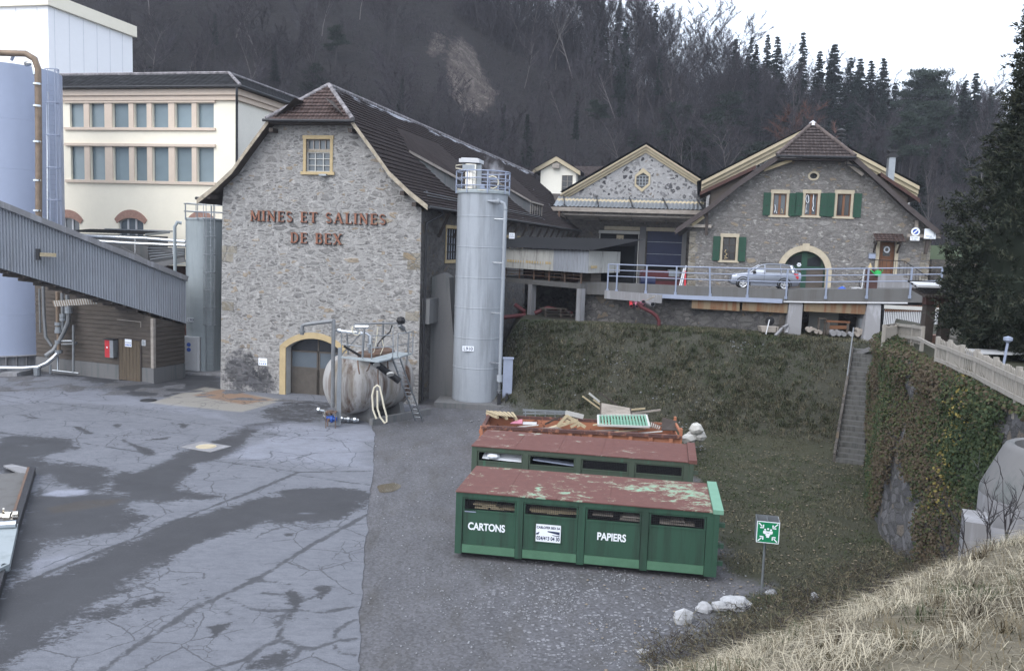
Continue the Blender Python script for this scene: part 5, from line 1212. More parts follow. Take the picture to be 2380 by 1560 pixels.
def dec(name,pts_,mat,r_=.02,par=house,t=.1,closed=False):
 b = MB(H.M); b.tube([(h2(x,y)[0],t,h2(x,y)[1]) for x,y in pts_],r_,5,closed=closed); return b.build(name,X[mat],par)
dec('moon_decoration',[(1150,575),(1140,585),(1135,605),(1140,630),(1150,638),(1158,625),(1157,600),(1152,580)],'signwhite',.022)
dec('hanging_decoration',[(1195,575),(1190,620),(1192,660),(1185,680),(1192,700),(1196,690)],'signwhite',.025); dec('hanging_decoration',[(1140,650),(1135,690),(1130,715),(1145,700),(1140,690)],'signwhite',.018)
dec('hanging_decoration',[(905,650),(910,680),(900,710),(912,690),(918,715)],'signwhite',.018); dec('golden_decoration',[(955,680),(960,700),(965,715),(950,708)],'yellow_trim',.035); dec('golden_decoration',[(540,985),(530,1005),(548,1020),(530,1035),(550,1048),(526,1052)],'yellow',.04,t=.18)
b = MB(H.M); oo = [(ovc[0] + ovr[0] * 1.55 * math.cos(k * math.pi / 8),ovc[1] + ovr[1] * 1.7 * math.sin(k * math.pi / 8)) for k in range(16)]
for k in range(16): p,q,r2,r3 = oval[k],oval[(k + 1) % 16],oo[(k + 1) % 16],oo[k]; b.prism([(p[0],-.04,p[1]),(q[0],-.04,q[1]),(r2[0],-.04,r2[1]),(r3[0],-.04,r3[1])],(0,.06,0))
b.build('oval_surround',X['quoin'],house); b = MB(H.M); b.prism([(p[0],.25,p[1]) for p in oval],(0,.03,0)); b.build('oval_pane',X['glass_dark'],house)
# gate
gc,grd = (gL + gR) / 2,(gR - gL) / 2; zs2 = gtop - grd; oa = arch_pts(gL - .38,gR + .38,zg,zs2,gtop + .38,16)[2:]; ia = ga[2:]
b = MB(H.M)
for k in range(16):
 if k % 1 == 0: b.prism([(ia[k][0],-.05,ia[k][1]),(oa[k][0],-.05,oa[k][1]),(oa[k + 1][0],-.05,oa[k + 1][1]),(ia[k + 1][0],-.05,ia[k + 1][1])],(0,.08,0))
b.box((gL - .38,-.05,zg),(gL,.03,zs2)); b.box((gR,-.05,zg),(gR + .38,.03,zs2)); b.box((gc - .22,-.09,gtop + .02),(gc + .22,.03,gtop + .5)); b.build('arch_surround',X['quoin'],house)
b = MB(H.M); b.prism([(p[0],.34,p[1]) for p in gpts],(0,.04,0)); gd = b.build('arched_gate',X['green_dark'],house)
b = MB(H.M); b.box((gc - .16,.28,zg),(gc + .16,.34,gtop - .05)); b.box((gL + .05,.3,zs2 + .22),(gR - .05,.34,zs2 + .34)); b.build('gate_frame',X['green_shut'],gd)
b = MB(H.M); b.box((gc + .17,.3,zg),(gR - .1,.33,zs2 + .2)); b.box((gL + .1,.3,zg),(gc - .17,.33,zs2 + .2)); b.build('gate_boards',X['plank'],gd)
b = MB(H.M)
for sg in (-1,1):
 x0,x1 = (gc - grd * .78,gc - .2) if sg < 0 else (gc + .2,gc + grd * .78); zt2 = zs2 + math.sqrt(max(0,grd ** 2 - (grd * .78) ** 2))
 b.prism([(x0,.325,zs2 + .36),(x1,.325,zs2 + .36),(x1,.325,gtop - .22),((x0 + x1) / 2,.325,gtop - .35),(x0,.325,zt2)],(0,.01,0))
b.build('gate_pane',X['glass_dark'],gd)
b = MB(H.M)
for k in range(6): a = k * 1.05; b.lathe((gc - .32 + .09 * math.cos(a),.26,zs2 + .42 + .09 * math.sin(a)),[(0,-.05),(.06,0),(0,.05)],6,axis='y')
b.build('white_rosette',X['signwhite'],gd)
# entrance door, canopy, wreath, letterbox, steps
b = MB(H.M); b.box((dL,.2,dz0),(dR,.27,dz1));
for zz0,zz1 in ((.12,.42),(.5,.9)): b.box((dL + .15,.17,dz0 + (dz1 - dz0) * zz0),(dR - .15,.2,dz0 + (dz1 - dz0) * (zz1 if zz1 < .9 else .5)))
ed = b.build('front_door',X['brown_door'],house); b = MB(H.M); b.box((dL + .25,.18,dz0 + (dz1 - dz0) * .56),(dR - .25,.2,dz0 + (dz1 - dz0) * .88)); b.build('pane',X['glass_dark'],ed)
b = MB(H.M); b.tube([((dL + dR) / 2 + .15 * math.cos(a),.13,dz0 + (dz1 - dz0) * .76 + .17 * math.sin(a)) for a in [k * math.pi / 7 for k in range(14)]],.045,6,closed=True); wr = b.build('door_wreath',X['signwhite'],None,org=H.pt((dL + dR) / 2,.1,dz0 + 1)); tag(wr,'white wreath hanging on the varnished brown front door','wreath')
b = MB(H.M); b.box((dL - .22,-.04,dz0 - .2),(dL,.06,dz1 + .05)); b.box((dR,-.04,dz0 - .2),(dR + .22,.06,dz1 + .05)); b.build('door_surround',X['quoin'],house)
cz1,cz0 = h2(1755,868)[1],h2(1755,925,-.9)[1]; cs0,cs1 = h2(1645,900,-.5)[0],h2(1868,900,-.5)[0]
b = MB(H.M); b.rows((cs0,-1.0,cz0),(1,0,0),Vector((0,1.0,cz1 - cz0)).normalized(),[(0,0),(cs1 - cs0,0),(cs1 - cs0,1.15),(0,1.15)],.3,.05); dcn = b.build('door_canopy',X['tile_red'],house)
b = MB(H.M)
for s_ in (cs0 + .1,cs1 - .25): b.bar((s_,-.9,cz0 - .05),(s_,0,cz0 - .08),.1,.12); b.bar((s_,-.8,cz0 - .08),(s_,0,cz0 - .7),.09,.09)
b.build('canopy_bracket',X['darkwood'],dcn)
q_ = h2(1628,1033,-.1); lb = thing('letterbox','pale grey metal letterbox on the house wall left of the front door','letterbox',H.pt(q_[0],-.1,q_[1])); b = MB(H.M); b.box((q_[0] - .2,-.2,q_[1] - .17),(q_[0] + .2,0,q_[1] + .14)); b.build('box',X['galv_blue'],lb); b = MB(H.M); b.prism([(q_[0] - .22,-.22,q_[1] + .14),(q_[0] + .22,-.22,q_[1] + .14),(q_[0] + .22,0,q_[1] + .2),(q_[0] - .22,0,q_[1] + .2)],(0,0,.02)); b.build('lid',X['galv'],lb)
st_ = thing('entrance_steps','grey stone landing and steps with a black iron railing below the front door','steps',H.pt((dL + dR) / 2,-.6,HZ0))
b = MB(H.M); b.box((dL - .35,-1.5,zg),(dR + .3,-.01,dz0 - .02))
for k in range(5): b.box((dR + .3 + k * .3,-1.5,zg),(dR + .6 + k * .3,-.01,dz0 - .02 - (k + 1) * .19))
b.build('stone_block',X['concrete_l'],st_)
b = MB(H.M); zr1 = dz0 + .85
b.tube([(dL - .3,-.05,zr1),(dL - .3,-1.45,zr1),(dR + .3,-1.45,zr1),(dR + 1.75,-1.45,zr1 - .95)],.025,5)
for k in range(7): x = dL - .3 + (dR - dL + .6) * k / 6; b.tube([(x,-1.45,dz0),(x,-1.45,zr1)],.014,4)
for k in range(9): x = dR + .3 + 1.45 * k / 8; zz = zr1 - .95 * k / 8; b.tube([(x,-1.45,zz - .88),(x,-1.45,zz)],.014,4)
b.build('iron_railing',X['black'],st_)
# corner stones of the house
b = MB(H.M); r_ = random.Random(2); z_ = HZ0 - .3
while z_ < e_L[1] - .2:
 h_ = r_.uniform(.3,.55); b.cut().box((-.03,-.03,z_),(r_.uniform(.3,.55),.2,z_ + h_)); b.cut().box((HW - r_.uniform(.35,.6),-.03,z_),(HW + .03,.2,z_ + h_ - .03)); z_ += h_ + .05
b.build('corner_stone',X['corner_m'],house)
# side dormers
for sg,(x0,y0,x1,y1) in ((-1,(345,560,760,395)),(1,(1985,615,1690,450))):
 p,q = H.px(*c2(x0,y0),2.0),H.px(*c2(x1,y1),2.0); b = MB(H.M)
 b.face([(p[0],2.0,p[1]),(q[0],2.0,q[1] + .3),(q[0],10,q[1] + .3),(p[0],10,p[1])],0); b.prism([(p[0],1.9,p[1] - .2),(q[0],1.9,q[1] + .1),(q[0],1.9,q[1] + .35),(p[0],1.9,p[1] + .05)],(0,.12,0),0)
 dm = b.build('dormer',X['redbrown'],house); b = MB(H.M); s_ = p[0] - sg * .7
 b.face([(s_,2.1,p[1] - 1.9),(s_,10,p[1] - 1.9),(s_,10,p[1]),(s_,2.1,p[1])]); b.cut().face([(s_,2.3,p[1] - 1.9),(s_,2.3,p[1] + .2),(q[0],2.3,q[1] + .1),(q[0],2.3,q[1] - .9)]); b.build('cheek',X['plank'],dm)
b = MB(H.M); q_ = H.px(*c2(1393,200),6); b.tube([(q_[0],6,q_[1] - 3),(q_[0],6,q_[1] + .3)],.12,8)
for k in range(3): b.lathe((q_[0],6,q_[1] + .4 + k * .28),[(0,.14),(.3,0),(.3,-.06),(.12,-.06)],10)
b.build('flue',X['cable'],house)
p,q = H.px(*c2(1738,445),9),H.px(*c2(1800,265),9); b = MB(H.M); b.box((p[0],8.6,p[1] - 3),(q[0],9.4,q[1] - .35)); ch_ = b.build('chimney',X['galv'],house); b = MB(H.M); b.box((p[0] - .12,8.5,q[1] - .35),(q[0] + .12,9.5,q[1] - .2)); b.box((p[0],8.6,q[1] - .2),(q[0],9.4,q[1] + .05)); b.box((p[0] - .12,8.5,q[1] + .05),(q[0] + .12,9.5,q[1] + .15)); b.build('chimney_cap',X['cable'],ch_)
# signs on the right corner
q_ = h2(1953,852,-.62); r_ = ovr[0]; ns = thing('no_parking_sign','round blue and white sign with a diagonal bar on the right corner of the house','sign',H.pt(q_[0],-.6,q_[1]))
b = MB(H.M); b.lathe((q_[0],-.62,q_[1]),[(0,0),(.26,0),(.26,.03)],28,axis='y'); b.build('disc',X['signwhite'],ns); b = MB(H.M); b.lathe((q_[0],-.626,q_[1]),[(0,0),(.165,0)],28,axis='y'); b.build('blue_disc',X['blueink'],ns)
b = MB(H.M); b.prism([(q_[0] - .15,-.64,q_[1] - .10),(q_[0] - .10,-.64,q_[1] - .15),(q_[0] + .15,-.64,q_[1] + .10),(q_[0] + .10,-.64,q_[1] + .15)],(0,.006,0)); b.build('diagonal_bar',X['signwhite'],ns)
p_ = h2(1947,902,-.62); b = MB(H.M); b.box((p_[0] - .27,-.64,p_[1] - .135),(p_[0] + .27,-.61,p_[1] + .135)); b.build('text_plate',X['signwhite'],ns)
text_mesh('Sur toute',.115,'galv','sign_text',ns,face_M(H,p_[0],-.645,p_[1] + .055),.001,.003); text_mesh('la place',.11,'galv','sign_text',ns,face_M(H,p_[0],-.645,p_[1] - .065),.001,.003)
q_ = h2(2061,868,-.7); vs = thing('visitor_sign','square white sign with a grey arrow turning left, right of the stone house','sign',H.pt(q_[0],-.7,q_[1]))
b = MB(H.M); b.box((q_[0] - .34,-.72,q_[1] - .31),(q_[0] + .34,-.69,q_[1] + .31)); b.build('sign_plate',X['signwhite'],vs)
b = MB(H.M); b.box((q_[0] + .22,-.728,q_[1] - .18),(q_[0] + .25,-.722,q_[1] + .27)); b.box((q_[0] + .06,-.728,q_[1] + .24),(q_[0] + .22,-.722,q_[1] + .27)); b.prism([(q_[0] - .02,-.728,q_[1] + .255),(q_[0] + .06,-.728,q_[1] + .30),(q_[0] + .06,-.728,q_[1] + .21)],(0,.006,0)); b.build('arrow',X['galv'],vs)
text_mesh('visiteurs',.11,'galv','sign_text',vs,face_M(H,q_[0] - .07,-.727,q_[1] - .15),.001,.003); text_mesh('à 70 m',.10,'galv','sign_text',vs,face_M(H,q_[0] + .08,-.727,q_[1] - .245),.001,.003)
# hall with yellow verge behind the house
K = Fr(H.pt(0,22,0),12.0)
def k2_(x,y,t=0.0): return K.px(*c2(x,y),t)
kb = thing('yellow_trimmed_hall','large hall with a yellow trimmed shallow gable rising behind the stone house roof','building',K.pt(8,0,7))
eL_,eR_ = k2_(355,528),k2_(1962,566); sl_ = (k2_(1060,170)[1] - eL_[1]) / (k2_(1060,170)[0] - eL_[0]); pkx = (eL_[0] + eR_[0]) / 2 - .3; pkz = eL_[1] + sl_ * (pkx - eL_[0])
b = MB(K.M); b.wall([(eL_[0] + .5,6),(eR_[0] - .5,6),(eR_[0] - .5,eR_[1]),(pkx,pkz - .2),(eL_[0] + .5,eL_[1])],[],0,.3); b.build('wall',X['gable'],kb)
b = MB(K.M)
for p in (eL_,eR_):
 for (h0,h1,t0) in ((.25,.55,-.8),(-.1,.25,-.55),(-.5,-.1,-.3)): b.prism([(p[0],t0,p[1] + h0),(pkx,t0,pkz + h0),(pkx,t0,pkz + h1),(p[0],t0,p[1] + h1)],(0,-t0,0))
b.build('verge_trim',X['yellow_trim'],kb); b = MB(K.M)
for p in (eL_,eR_): slope(b,(p[0] - (.4 if p is eL_ else -.4),p[1] + .5),(pkx,pkz + .62),-.9,20)
b.build('roof',X['slate'],kb)
# grass bank and stone wall to the right of the house
mb = MB(); pA,pB = Pd(2163,640,63),Pd(2300,640,61); zA_,zB_ = Pd(2163,603,63).z,Pd(2163,572,75).z
mb.box((pA.x,63,6.5),(pB.x + 20,63.5,zA_)); gw = mb.build('garden_wall',X['lower'],None,org=(pA.x + 3,63,7)); tag(gw,'dark rubble garden wall right of the stone house below a green bank','wall')
mb = MB(); mb.face([(pA.x - 1,63.5,zA_ - .05),(pB.x + 30,63.5,zA_ - .05),(pB.x + 34,72,zB_),(pA.x - 1,72,zB_)]); mb.face([(pA.x - 1,72,zB_),(pB.x + 34,72,zB_),(pB.x + 40,118,9.0),(pA.x - 4,118,9.0)])
m = NT('green_bank_grass',.9); m.color(m.mix(m.noise(1.2,None,5,.7),(.022,.038,.014),(.05,.07,.03))); tag(mb.build('grass_bank',m.mat),kind='structure')
# RAILING ON THE TERRACE EDGE
rl = thing('terrace_railing','pale blue grey steel railing with three rails along the concrete terrace edge','railing',tuple(DP[3]))
P0 = [DP[1] + Vector((-.2,.0,0))] + [Pd(1450,661,53),DP[2],DP[3],DP[4],Pd(2185,672,47.1)]
pu = [1413,1434,1502,1571,1652,1738,1828,1920,2015,2115,2185]
def edge_at(u):
 lo = min(range(len(DP) - 1),key=lambda k: 0 if ray(u,670).x / ray(u,670).y <= DP[k + 1].x / DP[k + 1].y and ray(u,670).x / ray(u,670).y >= DP[k].x / DP[k].y else 1)
 a,b_ = DP[lo],DP[lo + 1]; r_ = ray(u,670).x / ray(u,670).y; t = (a.x - r_ * a.y) / ((a.x - r_ * a.y) - (b_.x - r_ * b_.y)); return a.lerp(b_,t)
PP = [edge_at(u) for u in pu]; RH = 1.18
for k,p in enumerate(PP):
 b = MB(); tilt = {4: -.12}.get(k,0); n_ = Vector((-.3,-.95,0)).normalized() * .17
 b.bar(p + n_ + Vector((0,0,-.5)),p + n_ + Vector((tilt,0,RH)),.085,.085); b.bar(p + n_ + Vector((0,0,-.42)),p + Vector((0,0,-.42)) + n_ * .5,.16,.16); b.build('post',X['galv_blue'],rl)
for hgt,w_ in ((RH,.035),(RH - .36,.028),(RH - .72,.028)):
 b = MB(); b.tube([p + Vector((-.05,-.16,hgt)) for p in PP],w_,6); b.build('rail',X['galv_blue'],rl,smooth=True)
# CAR
car = thing('parked_car','silver blue estate off-roader parked behind the railing in front of the stone house, facing left','car')
def side(y,pts): return [(x,y,z) for x,z in pts]
Lc = 4.42; bw_ = .88
def ring_x(z,sec):  # not used for much: lower body half width by height
 return bw_
# side profile stations: (x, z_low, z_belt, z_roof_top, half width low, half width top)
b = MB()
body = [(0.0,.42,.66),(.03,.32,.80),(.14,.26,.93),(.55,.24,1.02),(1.22,.24,1.10),(1.6,.24,1.13),(2.4,.24,1.15),(3.4,.25,1.17),(4.1,.27,1.18),(4.33,.33,1.12),(4.42,.42,.98)]
rings = []
for (x,zl_,zt2) in body:
 wv = bw_ * (1 - .16 * max(0,(.5 - x) / .5) ** 2 - .08 * max(0,(x - 4.0) / .4) ** 2); h_ = zt2 - zl_
 rings.append([(x,y * wv,zl_ + f * h_) for y,f in [(-.86,0),(-.98,.15),(-1,.5),(-.985,.8),(-.93,1.0),(-.45,1.04),(0,1.05),(.45,1.04),(.93,1.0),(.985,.8),(1,.5),(.98,.15),(.86,0)]])
i0 = b.add([p for r_ in rings for p in r_]); nr_ = 13
for k in range(len(rings) - 1):
 for j in range(nr_): b.f.append((i0 + k * nr_ + j,i0 + k * nr_ + (j + 1) % nr_,i0 + (k + 1) * nr_ + (j + 1) % nr_,i0 + (k + 1) * nr_ + j)); b.m.append(0); b.uv.append(None)
b.f.append(tuple(i0 + j for j in range(nr_))); b.m.append(0); b.uv.append(None); b.f.append(tuple(i0 + (len(rings) - 1) * nr_ + j for j in range(nr_))); b.m.append(0); b.uv.append(None)
body_o = b.build('body',X['carp'],car,smooth=True,auto=35)
cab = [(1.22,1.10,.80),(1.55,1.36,.74),(1.95,1.60,.66),(2.4,1.69,.63),(3.2,1.69,.63),(3.85,1.62,.63),(4.08,1.46,.66),(4.25,1.14,.76)]
b = MB(); rings = [[(x,-w_ * s1_,z) for s1_ in (1,.6,0,-.6,-1)] for x,z,w_ in cab]
tops = [(x,z,w_) for x,z,w_ in cab]
# pillars and roof skin: roof strip plus thin frames round the glass
for (x0,z0,w0_),(x1,z1,w1_) in zip(cab[2:-2],cab[3:-1]): b.prism([(x0,-w0_,z0),(x0,w0_,z0),(x1,w1_,z1),(x1,-w1_,z1)],(0,0,.05))
for sg in (-1,1):
 pp = [(x,sg * w_,z) for x,z,w_ in cab]; b.tube(pp,.045,6)
 b.tube([(4.02,sg * .83,1.16),(3.86,sg * .64,1.62)],.13,6); b.bar((2.18,sg * .855,1.12),(2.16,sg * .655,1.66),.07,.05); b.bar((3.22,sg * .855,1.14),(3.15,sg * .655,1.66),.04,.05); b.prism([(3.7,sg * .80,1.17),(4.15,sg * .80,1.17),(4.02,sg * .66,1.52),(3.86,sg * .645,1.62)],(0,-sg * .02,0))
b.build('roof',X['carp'],car,smooth=True,auto=35)
b = MB()
for sg in (-1,1): b.face([(1.25,sg * .83,1.11),(4.05,sg * .83,1.16),(3.86,sg * .65,1.60),(3.2,sg * .64,1.67),(2.4,sg * .64,1.67),(1.95,sg * .67,1.58),(1.55,sg * .76,1.34)])
b.face([(1.24,-.78,1.11),(1.24,.78,1.11),(1.93,.64,1.60),(1.93,-.64,1.60)]); b.face([(4.24,-.72,1.15),(4.24,.72,1.15),(3.88,.6,1.60),(3.88,-.6,1.60)]); b.build('windows',X['glass_dark'],car)
b = MB(); b.face([(1.5,-.838,1.135),(2.12,-.838,1.14),(2.12,-.69,1.52),(1.82,-.70,1.48)]); b.build('front_side_window',X['glass_white'],car)
b = MB()
for sg in (-1,1):
 b.cut().tube([(2.0,sg * .55,1.76),(3.75,sg * .55,1.72)],.02,5)
 for cxw in (.82,3.46):
  b.cut().lathe((cxw,sg * .80,.36),[(.43,-.0),(.47,-.0),(.47,sg * .09),(.41,sg * .09)],20,axis='y',a0=-.15,a1=math.pi + .15)
b.build('wheel_arch',X['black'],car)
b = MB()
for sg in (-1,1): b.cut().bar((1.3,sg * .885,.52),(3.0,sg * .885,.52),.03,.05); b.bar((1.3,sg * .86,.30),(3.0,sg * .86,.30),.1,.1)
b.build('side_trim',X['carp'],car)
for x_ in (2.02,3.02): b = MB(); b.box((x_ - .1,-.9,.93),(x_ + .1,-.87,.97)); b.build('door_handle',X['black'],car)
b = MB(); b.box((2.14,-.886,.42),(2.155,-.875,1.13)); b.box((3.2,-.886,.62),(3.215,-.875,1.13)); b.build('door_seam',X['black'],car)
b = MB(); b.box((1.42,-1.0,1.06),(1.6,-.84,1.20)); b.build('side_mirror',X['black'],car)
for sg in (-1,1):
 b = MB(); b.prism([(4.14,sg * .80,.98),(4.40,sg * .70,.92),(4.40,sg * .70,.72),(4.25,sg * .82,.76)],(0,sg * .05,0)); b.prism([(4.02,sg * .86,1.14),(4.30,sg * .82,1.12),(4.36,sg * .83,.80),(4.2,sg * .86,.84)],(0,sg * .03,0)); b.build('tail_light',X['red'],car)
 b = MB(); b.prism([(.10,sg * .60,.90),(.42,sg * .84,.98),(.42,sg * .87,.84),(.12,sg * .80,.78)],(0,sg * .02,.03)); b.build('headlight',X['signwhite'],car)
b = MB(); b.box((-.03,-.7,.36),(.05,.7,.5)); b.cut().box((4.38,-.7,.36),(4.46,.7,.6)); b.build('bumper',X['cable'],car)
b = MB(); b.lathe((4.42,0,.85),[(0,.18),(.30,.18),(.35,.12),(.35,0)],20,axis='x'); b.build('spare_wheel_cover',X['galv_blue'],car)
for cxw in (.82,3.46):
 for sg in (-1,1):
  b = MB(); b.lathe((cxw,sg * .78,.36),[(.2,sg * .10),(.30,sg * .115),(.36,sg * .08),(.36,-sg * .1),(.2,-sg * .1)],28,axis='y'); wv = b.build('wheel',X['tyre'],car,smooth=True)
  b = MB(); b.lathe((cxw,sg * .78,.36),[(.195,sg * .10),(.235,sg * .112),(.235,sg * .10)],24,axis='y'); b.lathe((cxw,sg * .78,.36),[(0,sg * .11),(.06,sg * .11),(.07,sg * .08)],12,axis='y')
  for k in range(5): a = k * 1.2566 + .3; c_,s_ = math.cos(a),math.sin(a); b.bar((cxw + .03 * c_,sg * .865,.36 + .03 * s_),(cxw + .215 * c_,sg * .865,.36 + .215 * s_),.075,.035,up=(0,1,0))
  b.build('rim',X['alloy'],wv); b = MB(); b.lathe((cxw,sg * .78,.36),[(0,sg * .02),(.2,sg * .02)],20,axis='y'); b.build('brake_disc',X['cable'],wv)
cp_ = Pd((2750 + 225 / 5.95) / 1.6454,669,54.2); car.location = (cp_.x,cp_.y,float(tz(cp_.x + 2,54.0)) + .0); car.rotation_euler = (0,0,R(-9)); car.scale = (.93,) * 3
# BELOW THE TERRACE
def dlt(B_,s,t,z): return B_.pt(s,t,z)
rw = thing('retaining_wall','dark rubble retaining wall with rust stained steel beams under the terrace edge','wall',tuple(DP[2] - Vector((0,0,2.5))))
b = MB()
def wallseg(b,P,Q,z0,z1,m=0,th=.3):
 P,Q = Vector(P),Vector(Q); d = (Q - P).normalized(); n_ = Vector((d.y,-d.x,0));
 i0 = b.add([Vector((p.x,p.y,z)) + n_ * o for z in (z0,z1) for o in (0,-th) for p in (P,Q)]); b.idx(i0,[(0,1,5,4),(2,6,7,3),(0,4,6,2),(1,3,7,5),(4,5,7,6)],m)
eA,eB,eC = edge_at(1350),edge_at(1600),edge_at(1834); bk = Vector((0,.35,0))
wallseg(b,eA + bk,eC + bk,3.8,6.4); b.build('stone_face',X['retain'],rw)
rb = edge_at(1868); rc = edge_at(2016); re_ = edge_at(2300)
b = MB(); wallseg(b,rb + Vector((0,3.2,0)),re_ + Vector((0,3.2,0)),3.8,6.6); wallseg(b,eC + bk,eC + Vector((0,3.4,0)),3.8,6.5); b.build('recess_wall',X['lower'],rw)
b = MB(); sfu = float(DLf.px(1605,720,.1)[0])
for (ua,ub) in [(1610,1722),(1728,1834),(1872,2016)]:
 P,Q = edge_at(ua) + Vector((0,.02,0)),edge_at(ub) + Vector((0,.02,0)); zt2 = (P.z + Q.z) / 2 - .74; wallseg(b,P,Q,zt2 - .55,zt2,0,.25)
b.build('steel_beam',X['rustbeam'],rw)
for (ua,ub,lean) in [(1836,1868,.5),(2018,2050,.9)]:
 P,Q = edge_at(ua),edge_at(ub); zt2 = P.z - .72; b = MB(); zl = 3.9
 b.prism([Vector((P.x - lean * .5,P.y - lean,zl)),Vector((Q.x - lean * .3,Q.y - lean,zl)),Vector((Q.x,Q.y - .05,zt2)),Vector((P.x,P.y - .05,zt2))],(0.25,1.6 + lean * .3,0)); b.build('concrete_pier',X['concrete_l'],rw)
wp0,wp1 = edge_at(1922) + Vector((0,2.6,0)),edge_at(1995) + Vector((0,2.6,0))
gd_ = thing('garage_door','off-white panel door with a dark top in the recess under the terrace','door',tuple((wp0 + wp1) / 2 - Vector((0,0,2.6)))); b = MB(); wallseg(b,wp0,wp1,4.4,6.0,0,.08); b.build('panel',X['whitish'],gd_); b = MB(); wallseg(b,wp0,wp1,6.0,6.35,0,.08); b.build('top_panel',X['green_dark'],gd_)
# white pipe running along the beam
b = MB(); pts = [edge_at(u) + Vector((-.05,-.2,-.62)) for u in (1422,1600,1820)];
for p,q in zip(pts[:-1],pts[1:]): b.bar(p,q,.1,.24)
wc = b.build('cable_trunking',X['galv_blue'],None,org=tuple(pts[1])); tag(wc,'long pale flat cable trunking fixed along the left part of the terrace edge','trunking')
b = MB(); b.tube([edge_at(u) + Vector((-.02,-.17,-.66 - .03 * k)) for k,u in enumerate((1822,1900,2000,2110))],.045,6); wc = b.build('white_conduit',X['white'],None,org=tuple(edge_at(1950))); tag(wc,'thin white conduit along the right part of the terrace edge','pipe')
# slatted screen
sc = thing('slatted_screen','screen of upright white slats beneath the right end of the terrace','screen',tuple(edge_at(2110) - Vector((0,0,2.6))))
n_ = 36
for k in range(n_):
 u = 2056 + k * 4.1; p = edge_at(u) + Vector((0,-.3,0)); b = MB(); zt2 = p.z - 1.15
 b.box((p.x - .028,p.y,4.9),(p.x + .028,p.y + .03,zt2)); b.build('white_slat',X['white'],sc)
b = MB()
for k in range(n_): u = 2056 + k * 4.1; p = edge_at(u) + Vector((0,-.34,0)); b.box((p.x - .032,p.y,p.z - 1.2),(p.x + .025,p.y + .02,p.z - .86))
b.build('brown_board',X['brown_door'],sc); b = MB(); wallseg(b,edge_at(2052) + Vector((0,-.2,0)),edge_at(2205) + Vector((0,-.2,0)),4.8,6.7,0,.05); b.build('backing',X['dark'],sc); b = MB(); wallseg(b,edge_at(2052) + Vector((0,-.38,0)),edge_at(2205) + Vector((0,-.38,0)),6.42,6.62,0,.1); b.build('fascia',X['whitish'],sc)
# PLATFORM WITH CORRUGATED SHED
def z1(x,y): return ((1500 + x / 1.95) / 1.6454,(500 + y / 1.95) / 1.6454)
pL,pR = Pd(*z1(835,1097),59.5),Pd(*z1(1400,1140),53.6)
DK = Fr((pL.x,pL.y,0),math.degrees(math.atan2(pL.y - pR.y,pR.x - pL.x))); dw = DK.px(*z1(1400,1140))[0]; dz = (pL.z + pR.z) / 2
plat = thing('loading_platform','concrete platform on square posts carrying the corrugated shed beside the long barn','platform',DK.pt(dw / 2,1,dz - 2.5))
b = MB(DK.M); b.box((-3.5,0,dz - .32),(dw,5.5,dz)); b.build('slab',X['concrete_d'],plat)
for (x,y0) in [(1018,1425),(1380,1450)]:
 q_ = DK.px(*z1(x,y0)); b = MB(DK.M); b.box((q_[0] - .19,.0,min(q_[1],4.5) - .3),(q_[0] + .19,.4,dz - .32)); b.build('post',X['concrete_l'],plat)
b = MB(DK.M); b.box((-3.5,4.8,2.5),(dw + 1.5,5.0,dz - .32)); b.build('back_wall',X['lower'],plat)
shd = thing('corrugated_shed','pale corrugated shed with a yellow stripe and a dark wavy roof raised on the platform','shed',DK.pt(dw / 2,1,dz))
sa = DK.px(*z1(838,1020))[1]; sb = DK.px(*z1(1473,1065))[1]; ta = DK.px(*z1(850,873))[1]; s1 = DK.px(*z1(1475,900))[0]; sm = DK.px(*z1(1205,950))[0]
zb_,zt_ = (sa + sb) / 2,(ta + DK.px(*z1(1475,903))[1]) / 2
def corr_strip(b,p0,p1,z0,z1f,n,amp=.035,m=lambda k: 0,nrm=None):
 p0,p1 = Vector(p0),Vector(p1); d = p1 - p0; nn = nrm or Vector((d.y,-d.x,0)).normalized()
 P = [p0 + d * k / n + nn * amp * math.cos(k * math.pi / 2) for k in range(n + 1)]
 for k in range(n):
  za,zb = (z1f(k / n),z1f((k + 1) / n)) if callable(z1f) else (z1f,z1f); z0a,z0b = (z0(k / n),z0((k + 1) / n)) if callable(z0) else (z0,z0)
  b.face([(P[k].x,P[k].y,z0a),(P[k + 1].x,P[k + 1].y,z0b),(P[k + 1].x,P[k + 1].y,zb),(P[k].x,P[k].y,za)],m(k))
b = MB(DK.M); n_ = 190; corr_strip(b,(-3.5,-.12,0),(s1,-.12,0),zb_,zt_,n_,.04,lambda k: 1 if -3.5 + (s1 + 3.5) * k / n_ > sm else 0)
ye = DK.px(*z1(900,985))[1],DK.px(*z1(900,1003))[1]
er = (dw - .55,4.0); corr_strip(b,(s1,-.12,0),(er[0],er[1],0),zb_ + .0,zt_ + .02,60,.035); b.build('corrugated_wall',[X['asb_white'],X['asb']],shd)
b = MB(DK.M); corr_strip(b,(-3.5,-.13,0),(sm,-.13,0),zb_ + (zt_ - zb_) * .30,zb_ + (zt_ - zb_) * .42,120,.04); corr_strip(b,(s1 + .15,-.04,0),(er[0] - .1,er[1] * .8,0),zb_ + (zt_ - zb_) * .22,zb_ + (zt_ - zb_) * .34,50,.035); b.build('yellow_stripe',X['yellow'],shd)
b = MB(DK.M); n_ = 150; rz = .85
